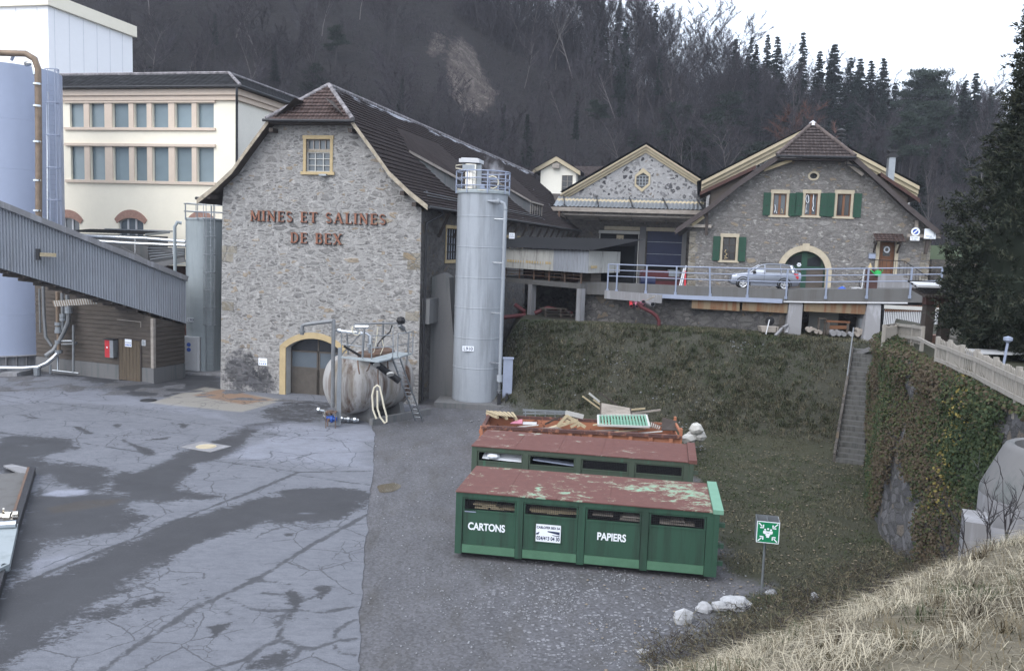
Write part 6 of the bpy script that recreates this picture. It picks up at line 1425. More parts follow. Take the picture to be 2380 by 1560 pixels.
for k in range(n_):
 x0,x1 = -3.5 + (s1 + .5 + 3.5) * k / n_,-3.5 + (s1 + .5 + 3.5) * (k + 1) / n_; w0,w1 = .035 * math.sin(k * math.pi / 2),.035 * math.sin((k + 1) * math.pi / 2); ex_ = (er[0] - s1 + .3)
 b.face([(x0,-.35,zt_ + .05 + w0),(x1,-.35,zt_ + .05 + w1),(x1 + .2 * ex_ * max(0,x1 / s1),4.5,zt_ + rz + w1),(x0 + .2 * ex_ * max(0,x0 / s1),4.5,zt_ + rz + w0)])
b.build('corrugated_roof',X['slate'],shd)
b = MB(DK.M)
for k in range(8): x = -3 + (dw + 3) * k / 7; b.box((x - .04,.05,dz),(x + .04,.13,zb_ + .4))
b.tube([(-3.5,.1,dz + .5),(dw,.1,dz + .5)],.025,5); b.tube([(-3.5,.1,dz + .28),(dw,.1,dz + .28)],.025,5); b.build('frame',X['rusty'],shd)
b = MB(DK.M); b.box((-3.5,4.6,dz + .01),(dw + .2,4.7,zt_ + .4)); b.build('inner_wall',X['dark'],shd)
for k,(x,w_,m_) in enumerate([(.9,1.1,'redbrown'),(3.0,1.0,'plank'),(4.6,.9,'rusty'),(dw - 2.6,.9,'redbrown'),(dw - 1.2,1.1,'plank')]):
 b = MB(DK.M); b.box((x,1.0,dz + .02),(x + w_,2.0,dz + .12)); b.box((x + .05,1.05,dz + .12),(x + w_ - .05,1.95,dz + .75)); o = b.build('wooden_crate',X[m_],None,org=DK.pt(x,1,dz)); tag(o,['dark wooden crate at the left end under the corrugated shed','brown plank crate second from the left under the corrugated shed','rust red crate in the middle under the corrugated shed','dark red crate right of the middle under the corrugated shed','brown plank crate at the right end under the corrugated shed'][k],'crate','crates stored under the corrugated shed')
q_ = Pd(*z1(892,785),61); sgn = thing('wall_notice','small white notice hanging above the left end of the corrugated shed roof','sign',q_); b = MB(); b.box((q_.x - .2,q_.y,q_.z - .2),(q_.x + .2,q_.y + .03,q_.z + .2)); b.build('sign_plate',X['signwhite'],sgn); text_mesh('ACCES',.09,'ink','sign_text',sgn,Matrix.Translation((q_.x,q_.y - .01,q_.z + .06)) @ Matrix.Rotation(R(90),4,'X'),.001); text_mesh('INTERDIT',.08,'ink','sign_text',sgn,Matrix.Translation((q_.x,q_.y - .01,q_.z - .07)) @ Matrix.Rotation(R(90),4,'X'),.001)
# things stored below the platform
for k,(a_,b_,c_) in enumerate([((60,640,57),(330,610,57),'low'),((430,590,56.5),(580,530,56.5),'mid'),((200,490,57.5),(320,575,57.5),'left')]):
 def zz_(x,y,Y): return Pd((1900 + x / 2.975) / 1.6454,(1000 + y / 2.975) / 1.6454,Y)
 pts = [zz_(*a_),zz_(*b_)] + ([zz_(860,595,56.5)] if k == 1 else []); b = MB(); b.tube(pts,.14,8); o = b.build('red_pipe',X['redpipe'],None,org=tuple(pts[0]),smooth=True); tag(o,['long dull red pipe lying on the ground under the platform','bent dull red pipe rising and falling between the two concrete posts','short dull red pipe leaning beside the left concrete post'][k],'pipe','red pipes under the platform')
ps = Pd(1375,752,55.8); ps = Pd((1900 + 700 / 2.975) / 1.6454,(1000 + 690 / 2.975) / 1.6454,55.5)
for k in range(5):
 b = MB(Matrix.Translation((ps.x - .9,ps.y,ps.z + .02 + k * .17)) @ Matrix.Rotation(R(-10 + k * 6),4,'Z'))
 for j in range(6): b.box((0,j * .22,.10),(2.2 - .15 * k,j * .22 + .16,.13))
 for x in (0,1.0,1.95 - .15 * k): b.box((x,0,0),(x + .12,1.25,.10))
 o = b.build('wooden_pallet',X['darkwood'] if k % 2 else X['plank'],None,org=tuple(ps)); tag(o,['lowest pallet','second pallet from the bottom','middle pallet','second pallet from the top','topmost pallet'][k] + ' of the dark stack between the two posts under the platform','pallet','pallets stacked under the platform')
# drain pipes sticking out of the retaining wall
def zr(x,y,Y): return Pd((1900 + x / 2.975) / 1.6454,(1000 + y / 2.975) / 1.6454,Y)
for k,(x0,y0,x1,y1,m_,r_,lab) in enumerate([(1520,435,1530,510,'red',.10,'short bright red pipe at the left of the bundle stuck out of the retaining wall'),(1545,450,1560,495,'redpipe',.08,'thin dark red pipe second from the left in the wall bundle'),(1565,435,1595,510,'pinkpipe',.11,'large pink pipe in the middle of the wall bundle'),(1635,470,1680,495,'pinkpipe',.08,'small pink pipe low on the right of the wall bundle'),(1665,435,1668,460,'pinkpipe',.11,'short pink pipe on top of the right side of the wall bundle'),(1700,475,1775,490,'white',.14,'white open pipe end pointing right out of the retaining wall')]):
 p,q = zr(x0,y0,51.9),zr(x1,y1,50.9); b = MB(); b.tube([p,q],r_,10,cap=False); d = (q - p).normalized(); b.tube([q - d * .02,q - d * .015],r_ * .86,10,m=1); o = b.build('drain_pipe',[X[m_],X['dark']],None,org=tuple(p),smooth=True); tag(o,lab,'pipe','pipes stuck out of the retaining wall')
b = MB(); b.tube([zr(*p,50.9) for p in [(1600,470),(1640,520),(1700,550),(1770,585),(1820,630),(1845,680),(1842,745)]],.11,8); o = b.build('red_hose',X['redpipe'],None,org=tuple(zr(1700,550,51)),smooth=True); tag(o,'dark red hose curving down the retaining wall to the grass','hose')
p,q = zr(1225,375,51.9),zr(1880,430,50.6); b = MB(); b.bar(p,q,.06,.5); o = b.build('leaning_board',X['concrete_l'],None,org=tuple(p)); tag(o,'long pale board fixed to the retaining wall above the bundle of pipes','board')
p,q = zr(1700,445,50.5),zr(1795,400,50.2); b = MB(); b.bar(p,q,.12,.06); o = b.build('wooden_stick',X['graywood'],None,org=tuple(p)); tag(o,'grey wooden stick leaning over the bundle of pipes','stick')
# objects below the terrace on the right
def zu(x,y,Y): return Pd((2700 + x / 2.975) / 1.6454,(1050 + y / 2.975) / 1.6454,Y)
p,q = zu(640,655,48.0),zu(810,600,48.0); gz = float(hz(p.x,p.y)); t = thing('wooden_crate_barrow','pink-brown wooden garden crate with a handle at the foot of the retaining wall','crate',(p.x,p.y,p.z)); b = MB(); b.prism([p,Vector((q.x,q.y,p.z)),Vector((q.x + .1,q.y,q.z)),Vector((p.x - .1,p.y,q.z))],(0,.7,0)); b.build('box',X['graywood'],t); b = MB(); b.box((p.x + .75,p.y - .02,p.z),(p.x + .8,p.y,q.z)); b.build('batten',X['plank'],t)
p,q = zu(682,680,47.7),zu(722,515,48.0); b = MB(); b.tube([p,q],.03,5); t = b.build('broom_handle',X['white'],None,org=tuple(p)); tag(t,'white pole leaning on the wooden garden crate','pole');
p = zu(728,530,48.4); b = MB(); b.lathe(p,[(0,-.05),(.26,0),(.26,.05),(0,.1)],12,axis='y'); o = b.build('black_basin',X['black'],None,org=tuple(p)); tag(o,'black round basin hanging on the retaining wall above the garden crate','basin')
for k,(a_,b_) in enumerate([((790,695),(870,610)),((880,600),(930,575)),((915,665),(935,590))]):
 p,q = zu(*a_,47.6),zu(*b_,47.9); b = MB(); b.bar(p,q,.16,.09); o = b.build('pale_slab_piece',X['concrete_l'],None,org=tuple(p)); tag(o,['long pale broken slab lying left of the left concrete pier','short pale slab end against the left concrete pier','upright pale slab strip against the left concrete pier'][k],'slab','pale slabs leaning on the pier')
p0,p1 = zu(1380,685,48.6),zu(1600,685,48.6); t = thing('wooden_bench_frame','brown upended wooden table frame in front of the panel door under the terrace','table',tuple(p0)); zt2 = zu(1490,535,48.6).z
for p in (p0,p1): b = MB(); b.bar((p.x,p.y,p.z),(p.x + .03,p.y,zt2),.13,.1); b.build('leg',X['plank'],t)
b = MB(); b.bar((p0.x - .1,p0.y,zt2),(p1.x + .12,p1.y,zt2 - .02),.12,.12); b.build('top_rail',X['brown_door'],t); b = MB(); b.bar((p0.x,p0.y,p0.z + .42),(p1.x,p1.y,p1.z + .42),.06,.2); b.build('lower_rail',X['brown_door'],t)
for k,(x,y,r_) in enumerate([(1160,640,.22),(1240,655,.2),(1290,665,.17),(1435,680,.27),(1495,680,.25),(1555,688,.22),(1640,690,.2),(1710,690,.22),(1750,665,.26),(1720,640,.18),(1780,650,.16),(1200,625,.15)]):
 p = zu(x,y,48.2); r_ *= .62; b = MB(); b.tube([(p.x - .05,p.y - .35,p.z + r_ * .5),(p.x + .08,p.y + .35,p.z + r_ * .5)],r_,9); o = b.build('log',X['concrete_l' if k in (3,4,5,6) else 'graywood'],None,org=tuple(p)); tag(o,'short sawn log on the grass at the mouth of the recess under the terrace','log','sawn logs under the terrace')
p = zu(1310,600,48.9); t = thing('small_stool_frame','narrow brown wooden stand left of the upended table frame','stand',tuple(p));
for dx in (-.15,.2): b = MB(); b.bar((p.x + dx,p.y,p.z - .6),(p.x + dx,p.y,p.z + .5),.09,.09); b.build('leg',X['plank'],t)
b = MB(); b.bar((p.x - .2,p.y,p.z + .5),(p.x + .25,p.y,p.z + .5),.2,.08); b.build('top',X['plank'],t)
p = zu(1808,555,48.3); t = thing('meter_box','grey box on a wooden post beside the right concrete pier','box',tuple(p)); b = MB(); b.box((p.x - .3,p.y,p.z - .25),(p.x + .3,p.y + .25,p.z + .25)); b.build('box',X['galv'],t); b = MB(); b.box((p.x - .05,p.y + .05,p.z - 1.0),(p.x + .05,p.y + .15,p.z - .25)); b.build('post',X['palewood'],t)
# things on the terrace beside the house
def ch2(x,y,Y): return Pd(*c2(x,y),Y)
p = ch2(1672,1160,51.5); t = thing('watering_can','bright green watering can on the brown box near the front steps','watering can',tuple(p)); mg = NT('bright_green_plastic',.5); mg.color((.03,.40,.10)); X['bgreen'] = mg.mat
b = MB(); b.lathe(p,[(0,-.16),(.2,-.16),(.19,.12),(.1,.14),(0,.14)],14); b.build('body',X['bgreen'],t,smooth=True); b = MB(); b.tube([p + Vector((-.15,0,-.08)),p + Vector((-.5,0,.2))],[.05,.03],6); b.lathe(p + Vector((-.52,0,.2)),[(0,.04),(.07,.04),(.05,-.02)],8); b.build('spout',X['bgreen'],t); b = MB(); b.tube([p + Vector((.15 * math.cos(a) + .12,0,.1 + .2 * math.sin(a))) for a in [k * .5 for k in range(7)]],.02,5); b.build('handle',X['bgreen'],t)
p = ch2(1620,1290,51.5); b = MB(); b.box((p.x - .2,p.y,p.z),(p.x + .35,p.y + .5,p.z + 1.25)); o = b.build('brown_cabinet',X['redbrown'],None,org=tuple(p)); tag(o,'narrow dark brown cabinet standing behind the railing near the front steps','cabinet')
p = ch2(1550,1290,51); b = MB(); b.tube([p,ch2(1572,1120,51)],.035,6); b.bar(ch2(1545,1118,51),ch2(1605,1124,51),.12,.06,m=1); o = b.build('white_broom',[X['white'],X['black']],None,org=tuple(p)); tag(o,'upside down broom with a white handle leaning near the brown cabinet','broom')
p = ch2(1614,1115,50.9); b = MB(); b.lathe(p,[(0,-.18),(.1,-.18),(.12,0),(.06,.1),(.03,.22),(0,.24)],10); o = b.build('yellow_lantern',X['yellow_trim'],None,org=tuple(p),smooth=True); o.data.materials[0] = X['yellow']; tag(o,'small yellow lantern on top of the brown cabinet','lantern')
p = ch2(1590,1250,51.8); t = thing('bicycle','dark bicycle seen from behind, parked between the broom and the brown cabinet','bicycle',tuple(p))
for dx in (-.12,.38): b = MB(); c_ = p + Vector((dx,.2,.1)); b.tube([c_ + Vector((.32 * math.cos(a),.1 * math.cos(a),.33 * math.sin(a))) for a in [k * math.pi / 9 for k in range(18)]],.025,5,closed=True); b.build('wheel',X['black'],t)
b = MB(); b.tube([p + Vector((-.12,.2,.1)),p + Vector((.0,.2,.5)),p + Vector((.3,.2,.55)),p + Vector((.38,.2,.1)),p + Vector((.1,.2,.1)),p + Vector((0,.2,.5))],.025,5); b.bar(p + Vector((-.1,.2,.62)),p + Vector((.1,.2,.62)),.1,.05); b.build('frame',X['cable'],t)
p = ch2(1405,1280,51); b = MB(); b.lathe(p,[(0,-.08),(.2,-.08),(.26,.02),(.12,.12),(0,.18)],9); o = b.build('blue_bag',X['blueink'],None,org=tuple(p)); tag(o,'small crumpled blue plastic bag on the terrace kerb','bag')
p = ch2(1520,1282,51); t = thing('white_box','small white plastic box on the terrace kerb left of the broom','box',tuple(p)); b = MB(); b.box((p.x - .25,p.y,p.z - .08),(p.x + .22,p.y + .3,p.z + .12)); b.build('body',X['white'],t); b = MB(); b.box((p.x - .05,p.y - .01,p.z - .03),(p.x + .1,p.y,p.z + .06)); b.build('socket',X['cable'],t)
# red machine and blue barrel left of the house, seen past the railing
p = zr(1870,235,60); t = thing('red_machine','red low machine with a pale blue top parked in front of the right garage door','machine',tuple(p)); b = MB(); b.box((p.x - 1.3,p.y,p.z - .7),(p.x + 1.3,p.y + 1.6,p.z + .75)); b.build('body',X['redpipe'],t); b = MB(); b.box((p.x + .5,p.y - .03,p.z + .4),(p.x + 1.25,p.y + .5,p.z + .85)); b.build('top_box',X['galv'],t); b = MB(); b.box((p.x - 1.2,p.y - .03,p.z + .1),(p.x + 1.2,p.y,p.z + .2)); b.build('stripe',X['cable'],t)
p = zr(1720,235,59); b = MB(); b.tube([(p.x - .55,p.y,p.z),(p.x + .45,p.y,p.z)],.38,12); o = b.build('blue_drum',X['navy'],None,org=tuple(p),smooth=True); tag(o,'blue drum lying on its side left of the red machine','drum')
p = zr(2105,280,56.5); t = thing('wrapped_ladder','white and red wrapped step frame leaning against the left corner of the stone house','ladder',tuple(p)); b = MB(); b.bar(zr(2080,280,56.5),zr(2130,80,56.9),.07,.07); b.bar(zr(2100,280,56.5),zr(2155,50,56.9),.07,.07); b.build('rail',X['white'],t); b = MB(); b.bar(zr(2140,280,56.6),zr(2142,110,56.8),.12,.08); b.build('red_post',X['red'],t)
p = zr(1350,215,60); b = MB(); b.bar(zr(1240,212,60),zr(1475,222,60),.3,.35); o = b.build('hazard_striped_board',X['cable'],None,org=tuple(p)); tag(o,'dark low ramp board with a yellow striped edge in front of the left garage door','board')
b = MB()
for k in range(9): a_ = zr(1245 + k * 26,213 + k,59.8); b.prism([a_,a_ + Vector((.2,0,0)),a_ + Vector((.32,0,.16)),a_ + Vector((.12,0,.16))],(0,-.02,0))
b.build('yellow_stripe',X['yellow'],o)
# SILOS
def steel_ladder(b,p,up,out,w_=.45,zlo=0,zhi=5,step_=.3,cage=None,r=.022):
 side_ = Vector(out).cross(Vector((0,0,1))).normalized() * w_ / 2
 for sg in (-1,1): b.tube([Vector(p) + side_ * sg + Vector((0,0,zlo)),Vector(p) + side_ * sg + Vector((0,0,zhi))],r,5)
 z_ = zlo + .15
 while z_ < zhi: b.tube([Vector(p) - side_ + Vector((0,0,z_)),Vector(p) + side_ + Vector((0,0,z_))],r * .6,4); z_ += step_
 if cage:
  z_ = cage[0]; o_ = Vector(out).normalized(); ang = [k * math.pi / 8 for k in range(9)]; sd_ = side_.normalized()
  while z_ <= zhi + 1.0:
   b.tube([Vector(p) + sd_ * (.38 * math.cos(a)) + o_ * (.72 * math.sin(a)) + Vector((0,0,z_)) for a in ang],r,5); z_ += cage[1]
  for a in (ang[1],ang[3],ang[5],ang[7]): q = Vector(p) + sd_ * (.38 * math.cos(a)) + o_ * (.72 * math.sin(a)); b.tube([q + Vector((0,0,cage[0])),q + Vector((0,0,zhi + .95))],r * .8,4)
# front grey silo
sc_ = Pd(1107,935,49.0); cx,cy,sr_ = sc_.x,49.2,1.42; stop = Pd(1124,452,49.0).z
silo = thing('grey_silo','tall pale grey silo marked L910 beside the stone barn, with railing and filter on top','silo',(cx,cy,.3))
b = MB(); b.lathe((cx,cy,0),[(sr_,.3),(sr_,stop - .02)],56); b.lathe((cx,cy,0),[(sr_ + .012,.34),(sr_ + .012,.38)],56)
for z_ in (2.2,3.9,5.6,7.3,9.0,10.7): b.lathe((cx,cy,0),[(sr_ + .002,z_ - .02),(sr_ + .018,z_),(sr_ + .018,z_ + .02),(sr_ + .002,z_ + .04)],56)
b.build('shell',X['silo'],silo,smooth=True)
b = MB(); b.lathe((cx,cy,0),[(sr_,stop - .02),(sr_ + .07,stop),(sr_ + .07,stop + .12),(sr_,stop + .2),(0,stop + .3)],56); b.build('roof_plate',X['silo_green'],silo)
b = MB(); b.prism([(cx - 2.3,cy - 1.7,0),(cx + 2.1,cy - 2.2,0),(cx + 2.6,cy + .6,0),(cx + 1.5,cy + 2.2,0),(cx - 2.0,cy + 2.2,0)],(0,0,.3)); b.build('concrete_base',X['concrete'],silo)
b = MB(); rr_ = sr_ + .1; an = [k * 2 * math.pi / 24 for k in range(24)]
for z_ in (.42,.82,1.22): b.tube([(cx + rr_ * math.cos(a),cy + rr_ * math.sin(a),stop + z_) for a in an],.03 if z_ < 1 else .04,6,closed=True)
for k in range(8): a = k * math.pi / 4 + .2; b.tube([(cx + rr_ * math.cos(a),cy + rr_ * math.sin(a),stop),(cx + rr_ * math.cos(a),cy + rr_ * math.sin(a),stop + 1.22)],.04,6)
b.build('top_railing',X['galv_blue'],silo,smooth=True)
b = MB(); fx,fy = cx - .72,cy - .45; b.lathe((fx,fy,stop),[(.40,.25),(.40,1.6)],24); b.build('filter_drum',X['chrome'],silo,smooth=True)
b = MB(); b.box((fx + .3,fy - .1,stop + .25),(fx + .62,fy + .5,stop + 1.6)); b.box((fx - .42,fy - .44,stop + 1.28),(fx + .25,fy - .3,stop + 1.55)); b.build('filter_box',X['galv'],silo)
b = MB(); b.prism([(fx - .62,fy - .5,stop + 1.66),(fx + .5,fy - .5,stop + 1.66),(fx + .72,fy + .5,stop + 1.66),(fx - .45,fy + .5,stop + 1.66)],(0,0,.2)); b.prism([(fx - .5,fy - .4,stop + 1.86),(fx + .4,fy - .4,stop + 1.86),(fx + .55,fy + .4,stop + 1.86),(fx - .38,fy + .4,stop + 1.86)],(0,0,.06)); b.build('filter_cap',X['white'],silo)
b = MB();
for (dx,dy,h_) in [(.35,.2,.9),(.85,.1,.85),(.55,-.4,.35)]: b.tube([(cx + dx,cy + dy,stop + .2),(cx + dx,cy + dy,stop + h_)],.05,6)
b.tube([(cx + .3,cy + .2,stop + .88),(cx + .9,cy + .1,stop + .85)],.05,6); b.box((cx - .12,cy - 1.0,stop + .25),(cx + .12,cy - .85,stop + .5)); b.build('top_fittings',X['galv_blue'],silo)
b = MB(); b.tube([(cx + .55 + .34 * math.cos(a),cy - 1.0,stop + .62 + .34 * math.sin(a)) for a in [k * .5 - 1.9 for k in range(10)]] ,.035,6); b.tube([(cx - 1.4,cy - .6,stop + .2),(cx - .8,cy - 1.25,stop + .14),(cx,cy - 1.5,stop + .15),(cx + .9,cy - 1.15,stop + .2)],.02,5); b.tube([(fx - .4,fy - .3,stop + 1.3),(fx - .8,fy - .2,stop + 1.35),(fx - .8,fy - .2,stop + 1.5),(fx - .4,fy - .3,stop + 1.55)],.03,5); b.build('hose',X['hose'],silo,smooth=True)
px_ = cx + sr_ * .76; py_ = cy - sr_ * .80
b = MB(); b.tube([(px_ - .75,py_ - .28,stop - .42),(px_ - .2,py_ - .28,stop - .45)],[.04,.11],8); b.lathe((px_ - .16,py_ - .28,stop - .45),[(0,-.05),(.17,-.05),(.17,.05),(0,.05)],12,axis='x'); b.tube([(px_ - .1,py_ - .28,stop - .45),(px_ + .15,py_ - .28,stop - .55),(px_ + .24,py_ - .28,stop - .85)],.1,8)
b.tube([(px_ + .24,py_ - .28,stop - .9),(px_ + .24,py_ - .28,1.6)],.10,10); b.lathe((px_ + .24,py_ - .28,1.75),[(.17,-.2),(.17,.2)],10); b.build('filling_pipe',X['silo'],silo,smooth=True)
b = MB()
for z_ in (2.6,5.4,8.2,10.6): b.bar((px_ - .35,py_ - .1,z_),(px_ + .24,py_ - .28,z_),.04,.05)
b.tube([(px_ + .24,py_ - .28,1.6),(px_ + .24,py_ - .28,.75)],.07,8); b.lathe((px_ + .24,py_ - .28,1.05),[(.13,-.06),(.13,.06)],10); b.build('pipe_brackets',X['chrome_pipe'],silo)
b = MB(); b.box((px_ + .42,py_ - .35,.3),(px_ + .95,py_ + .1,2.85)); b.prism([(px_ + .38,py_ - .4,2.85),(px_ + 1.0,py_ - .4,2.85),(px_ + 1.0,py_ + .12,2.85),(px_ + .38,py_ + .12,2.85)],(0,0,.06)); b.build('control_cabinet',X['galv_blue'],silo)
b = MB(); b.box((px_ + .15,py_ - .75,.3),(px_ + .35,py_ - .45,.95)); b.cut().box((px_ + .6,py_ - .75,.3),(px_ + .75,py_ - .45,.95)); b.build('guard_post',X['cable'],silo)
pq = Pd(1088,811,47.8); text_mesh('L910',.26,'ink','sign_text',silo,Matrix.Translation((pq.x,cy - sr_ - .012,pq.z)) @ Matrix.Rotation(R(90),4,'X'),.001,.004); b = MB(); b.box((pq.x - .32,cy - sr_ - .009,pq.z - .13),(pq.x + .32,cy - sr_ + .02,pq.z + .15)); b.build('label_plate',X['signwhite'],silo)
# narrow silo left of the barn
sL_ = Pd(436,860,56.8); lx = Pd(472,860,57.2).x; ly,lr = 57.6,1.2; ltop = Pd(470,512,56.5).z
s2 = thing('narrow_silo','slim grey green silo with a caged ladder squeezed between the barn and the sloping gallery','silo',(lx,ly,.15))
b = MB(); b.lathe((lx,ly,0),[(lr,2.9),(lr,ltop),(lr + .05,ltop),(lr + .05,ltop + .12),(0,ltop + .2)],40); b.lathe((lx,ly,0),[(lr * .99,.15),(lr * .99,2.9)],40)
for z_ in (5,7,9): b.lathe((lx,ly,0),[(lr + .004,z_),(lr + .01,z_ + .01),(lr + .004,z_ + .02)],40)
b.build('shell',X['silo_green'],s2,smooth=True)
b = MB();
for z_ in (.5,1.0): b.tube([(lx + (lr + .1) * math.cos(a),ly + (lr + .1) * math.sin(a),ltop + z_ + .05) for a in an],.03,5,closed=True)
for k in range(8): a = k * math.pi / 4; b.tube([(lx + (lr + .1) * math.cos(a),ly + (lr + .1) * math.sin(a),ltop),(lx + (lr + .1) * math.cos(a),ly + (lr + .1) * math.sin(a),ltop + 1.05)],.03,5)
b.build('top_railing',X['galv'],s2)
b = MB(); steel_ladder(b,(lx + .72,ly - 1.15,0),None,(.25,-1,0),.5,.2,ltop + .2,.3,(3.3,1.15),.028); b.build('caged_ladder',X['galv'],s2)
b = MB(); b.box((lx - 1.15,ly - 1.45,.2),(lx + .15,ly - .7,2.45)); b.build('door_housing',X['white'],s2)
b = MB(); b.box((lx - 1.1,ly - 1.48,.28),(lx - .05,ly - 1.45,2.38)); dd = b.build('door',X['white'],s2); b = MB(); b.bar((lx - 1.02,ly - 1.52,1.2),(lx - .88,ly - 1.52,1.2),.05,.05); b.build('handle',X['black'],dd)
for z_ in (1.95,1.62): b = MB(); b.lathe((lx - .55,ly - 1.482,z_),[(.14,0),(0,-.004)],14,axis='y'); b.build('round_pictogram',X['blueink'],dd)
b = MB(); gx_ = lx - 1.55; b.tube([(gx_ + .4,ly - 1.0,ltop - .25),(gx_ + .15,ly - 1.1,ltop - .2),(gx_,ly - 1.15,ltop - .5),(gx_,ly - 1.15,1.9)],.11,8); b.lathe((gx_,ly - 1.15,1.9),[(.2,.15),(.2,0),(.14,-.05),(.2,-.1),(.2,-.3),(.1,-.3)],10); b.tube([(gx_,ly - 1.15,1.6),(gx_,ly - 1.15,.7)],.06,6)
for z_ in (4.2,7.2): b.bar((gx_,ly - 1.15,z_),(gx_ + .6,ly - .9,z_),.05,.05)
b.build('filling_pipe',X['silo_green'],s2,smooth=True)
b = MB(); b.box((lx - 1.5,ly - 2.0,0),(lx + 2.4,ly + 1,.15)); b.build('concrete_base',X['concrete_l'],s2)
text_mesh('L900',.24,'ink','sign_text',s2,Matrix.Translation((lx - .5,ly - 1.15,3.55)) @ Matrix.Rotation(R(90),4,'X'),.001,.003); b = MB(); b.box((lx - .8,ly - 1.145,3.42),(lx - .2,ly - 1.1,3.68)); b.build('label_plate',X['signwhite'],s2)
# big pale blue tank at the left edge
bx,by,br_ = Pd(0,840,57.5).x - .45,59.5,3.55; btop = Pd(0,142,56).z
s3 = thing('blue_tank','huge pale blue cylindrical tank at the left edge with brown pipes running down it','tank',(bx,by,0))
b = MB(); b.lathe((bx,by,0),[(br_,.75),(br_,btop),(0,btop + .5)],72)
for z_ in (3.5,6.6,9.8,13,16.2): b.lathe((bx,by,0),[(br_ + .004,z_),(br_ + .015,z_ + .015),(br_ + .004,z_ + .03)],72)
b.build('shell',X['silo_blue'],s3,smooth=True)
b = MB(); b.lathe((bx,by,0),[(br_ + .05,-.05),(br_ + .05,.7),(br_ + .3,.7),(br_ + .3,.76),(br_,.76)],72)
for k in range(40): a = k * math.pi / 20; b.bar((bx + (br_ + .2) * math.cos(a),by + (br_ + .2) * math.sin(a),0),(bx + (br_ + .2) * math.cos(a),by + (br_ + .2) * math.sin(a),.72),.04,.2)
b.build('base_ring',X['concrete_l'],s3)
tP = Pd(77,250,55.6)
b = MB(); b.tube([(tP.x,55.5,btop + .55 + .1),(tP.x,55.5,1.2)] if False else [Pd(0,124,55.4),Pd(60,126,55.4),Pd(80,138,55.4),Pd(88,160,55.4),Pd(90,330,55.4),Pd(90,560,55.4)],.2,10); b.build('brown_pipe',X['rust_brown'],s3,smooth=True)
b = MB(); b.tube([Pd(60,150,55.6),Pd(78,148,55.5),Pd(84,175,55.4)],.17,8); b.tube([Pd(111,215,57.5),Pd(112,560,57.5)],.08,6); b.tube([Pd(27,140,56),Pd(34,125,55.6)],.1,6)
for v in (196,247,330,420,490): q = Pd(86,v,55.3); b.lathe(q,[(.25,-.06),(.25,.06)],12); b.bar(q,q + Vector((-.4,1.0,0)),.06,.1)
b.build('grey_pipe',X['chrome_pipe'],s3,smooth=True)
lp = Pd(133,400,57.2); b = MB(); steel_ladder(b,(Pd(121,400,57.6).x,57.6,0),None,(1,-.5,0),.5,3,Pd(140,165,57.4).z - .9,.32,(9,2.1),.035)
b.build('caged_ladder',X['galv_blue'],s3)
# SLOPING CORRUGATED GALLERY
g0t,g0b,g1t,g1b = Pd(-60,455,44.2),Pd(-60,607,44.2),Pd(431,650,54.2),Pd(431,752,54.2)
gal = thing('sloping_gallery','long grey corrugated gallery sloping down across the big blue tank to the narrow silo','conveyor gallery',tuple((g0b + g1b) / 2))
gd = Vector((g1t.x - g0t.x,g1t.y - g0t.y,0)); gn = Vector((-gd.y,gd.x,0)).normalized()
b = MB(); n_ = 4 * 76; corr_strip(b,(g0t.x,g0t.y,0),(g1t.x,g1t.y,0),lambda f: g0b.z + (g1b.z - g0b.z) * f,lambda f: g0t.z + (g1t.z - g0t.z) * f - .1,n_,.04); b.build('corrugated_wall',X['asb'],gal)
b = MB(); W_g = 2.3; e = gn * W_g
b.face([g0b,g1b,g1b + e,g0b + e]); b.face([g0t + e,g1t + e,g1b + e,g0b + e]); b.face([g1t,g1b,g1b + e,g1t + e])
for k in range(16): p,q = g0b.lerp(g1b,k / 15),None; b.bar(p + gn * .0 - Vector((0,0,.08)),p + e - Vector((0,0,.08)),.1,.15)
b.build('underside',X['darkwood'],gal)
b = MB(); o_ = -gn * .22; h_ = Vector((0,0,.30)); b.prism([g0t + o_ - Vector((0,0,.12)),g0t + o_ + Vector((0,0,.16)),g0t + e * .5 + Vector((0,0,.5)),g0t + e + Vector((0,0,.2))],(g1t - g0t)); b.build('roof',X['asb'],gal)
b = MB(); b.bar(g0t + o_ * 1.1 + Vector((0,0,.06)),g1t + o_ * 1.1 + Vector((0,0,.06)),.06,.3); b.build('roof_edge',X['concrete_l'],gal)
pf = Pd(92,592,46.4); b = MB(); b.bar(pf,pf + gd.normalized() * .85 + Vector((0,0,-.02)),.18,.2); b.bar(pf - Vector((.08,0,.3)),pf - Vector((.08,0,-.3)),.2,.14,m=1); b.build('spout',[X['palewood'],X['cable']],gal)
# timber shed under the gallery
TS = Fr(Pz(357,892,0),20.0); TS.M = TS.M
tsh = thing('timber_shed','brown weathered plank shed with a concrete foot under the sloping gallery','shed',TS.pt(-4,0,0))
dq0,dq1 = TS.px(281,860)[0],TS.px(329,864)[0]
b = MB(TS.M); b.prism([(-9.5,0,.95),(0,0,.95),(0,0,4.05),(-9.5,0,6.1)],(0,.1,0)); b.prism([(0,.1,.95),(0,2.7,.95),(0,2.7,3.4),(0,.1,4.05)],(-.1,0,0)); b.build('plank_wall',X['plank'],tsh)
b = MB(TS.M)
for k in range(18):
 z_ = 1.0 + k * .27; s9 = min(0.03,-(z_ + .23 - 4.05) / .2158)
 b.box((-9.5,-.035,z_),(s9,0,z_ + .23))
 if z_ + .23 < 4.05: b.box((0,-.03,z_),(.035,2.7 if z_ + .23 < 3.4 else max(.3,(4.05 - z_ - .23) * 4),z_ + .23))
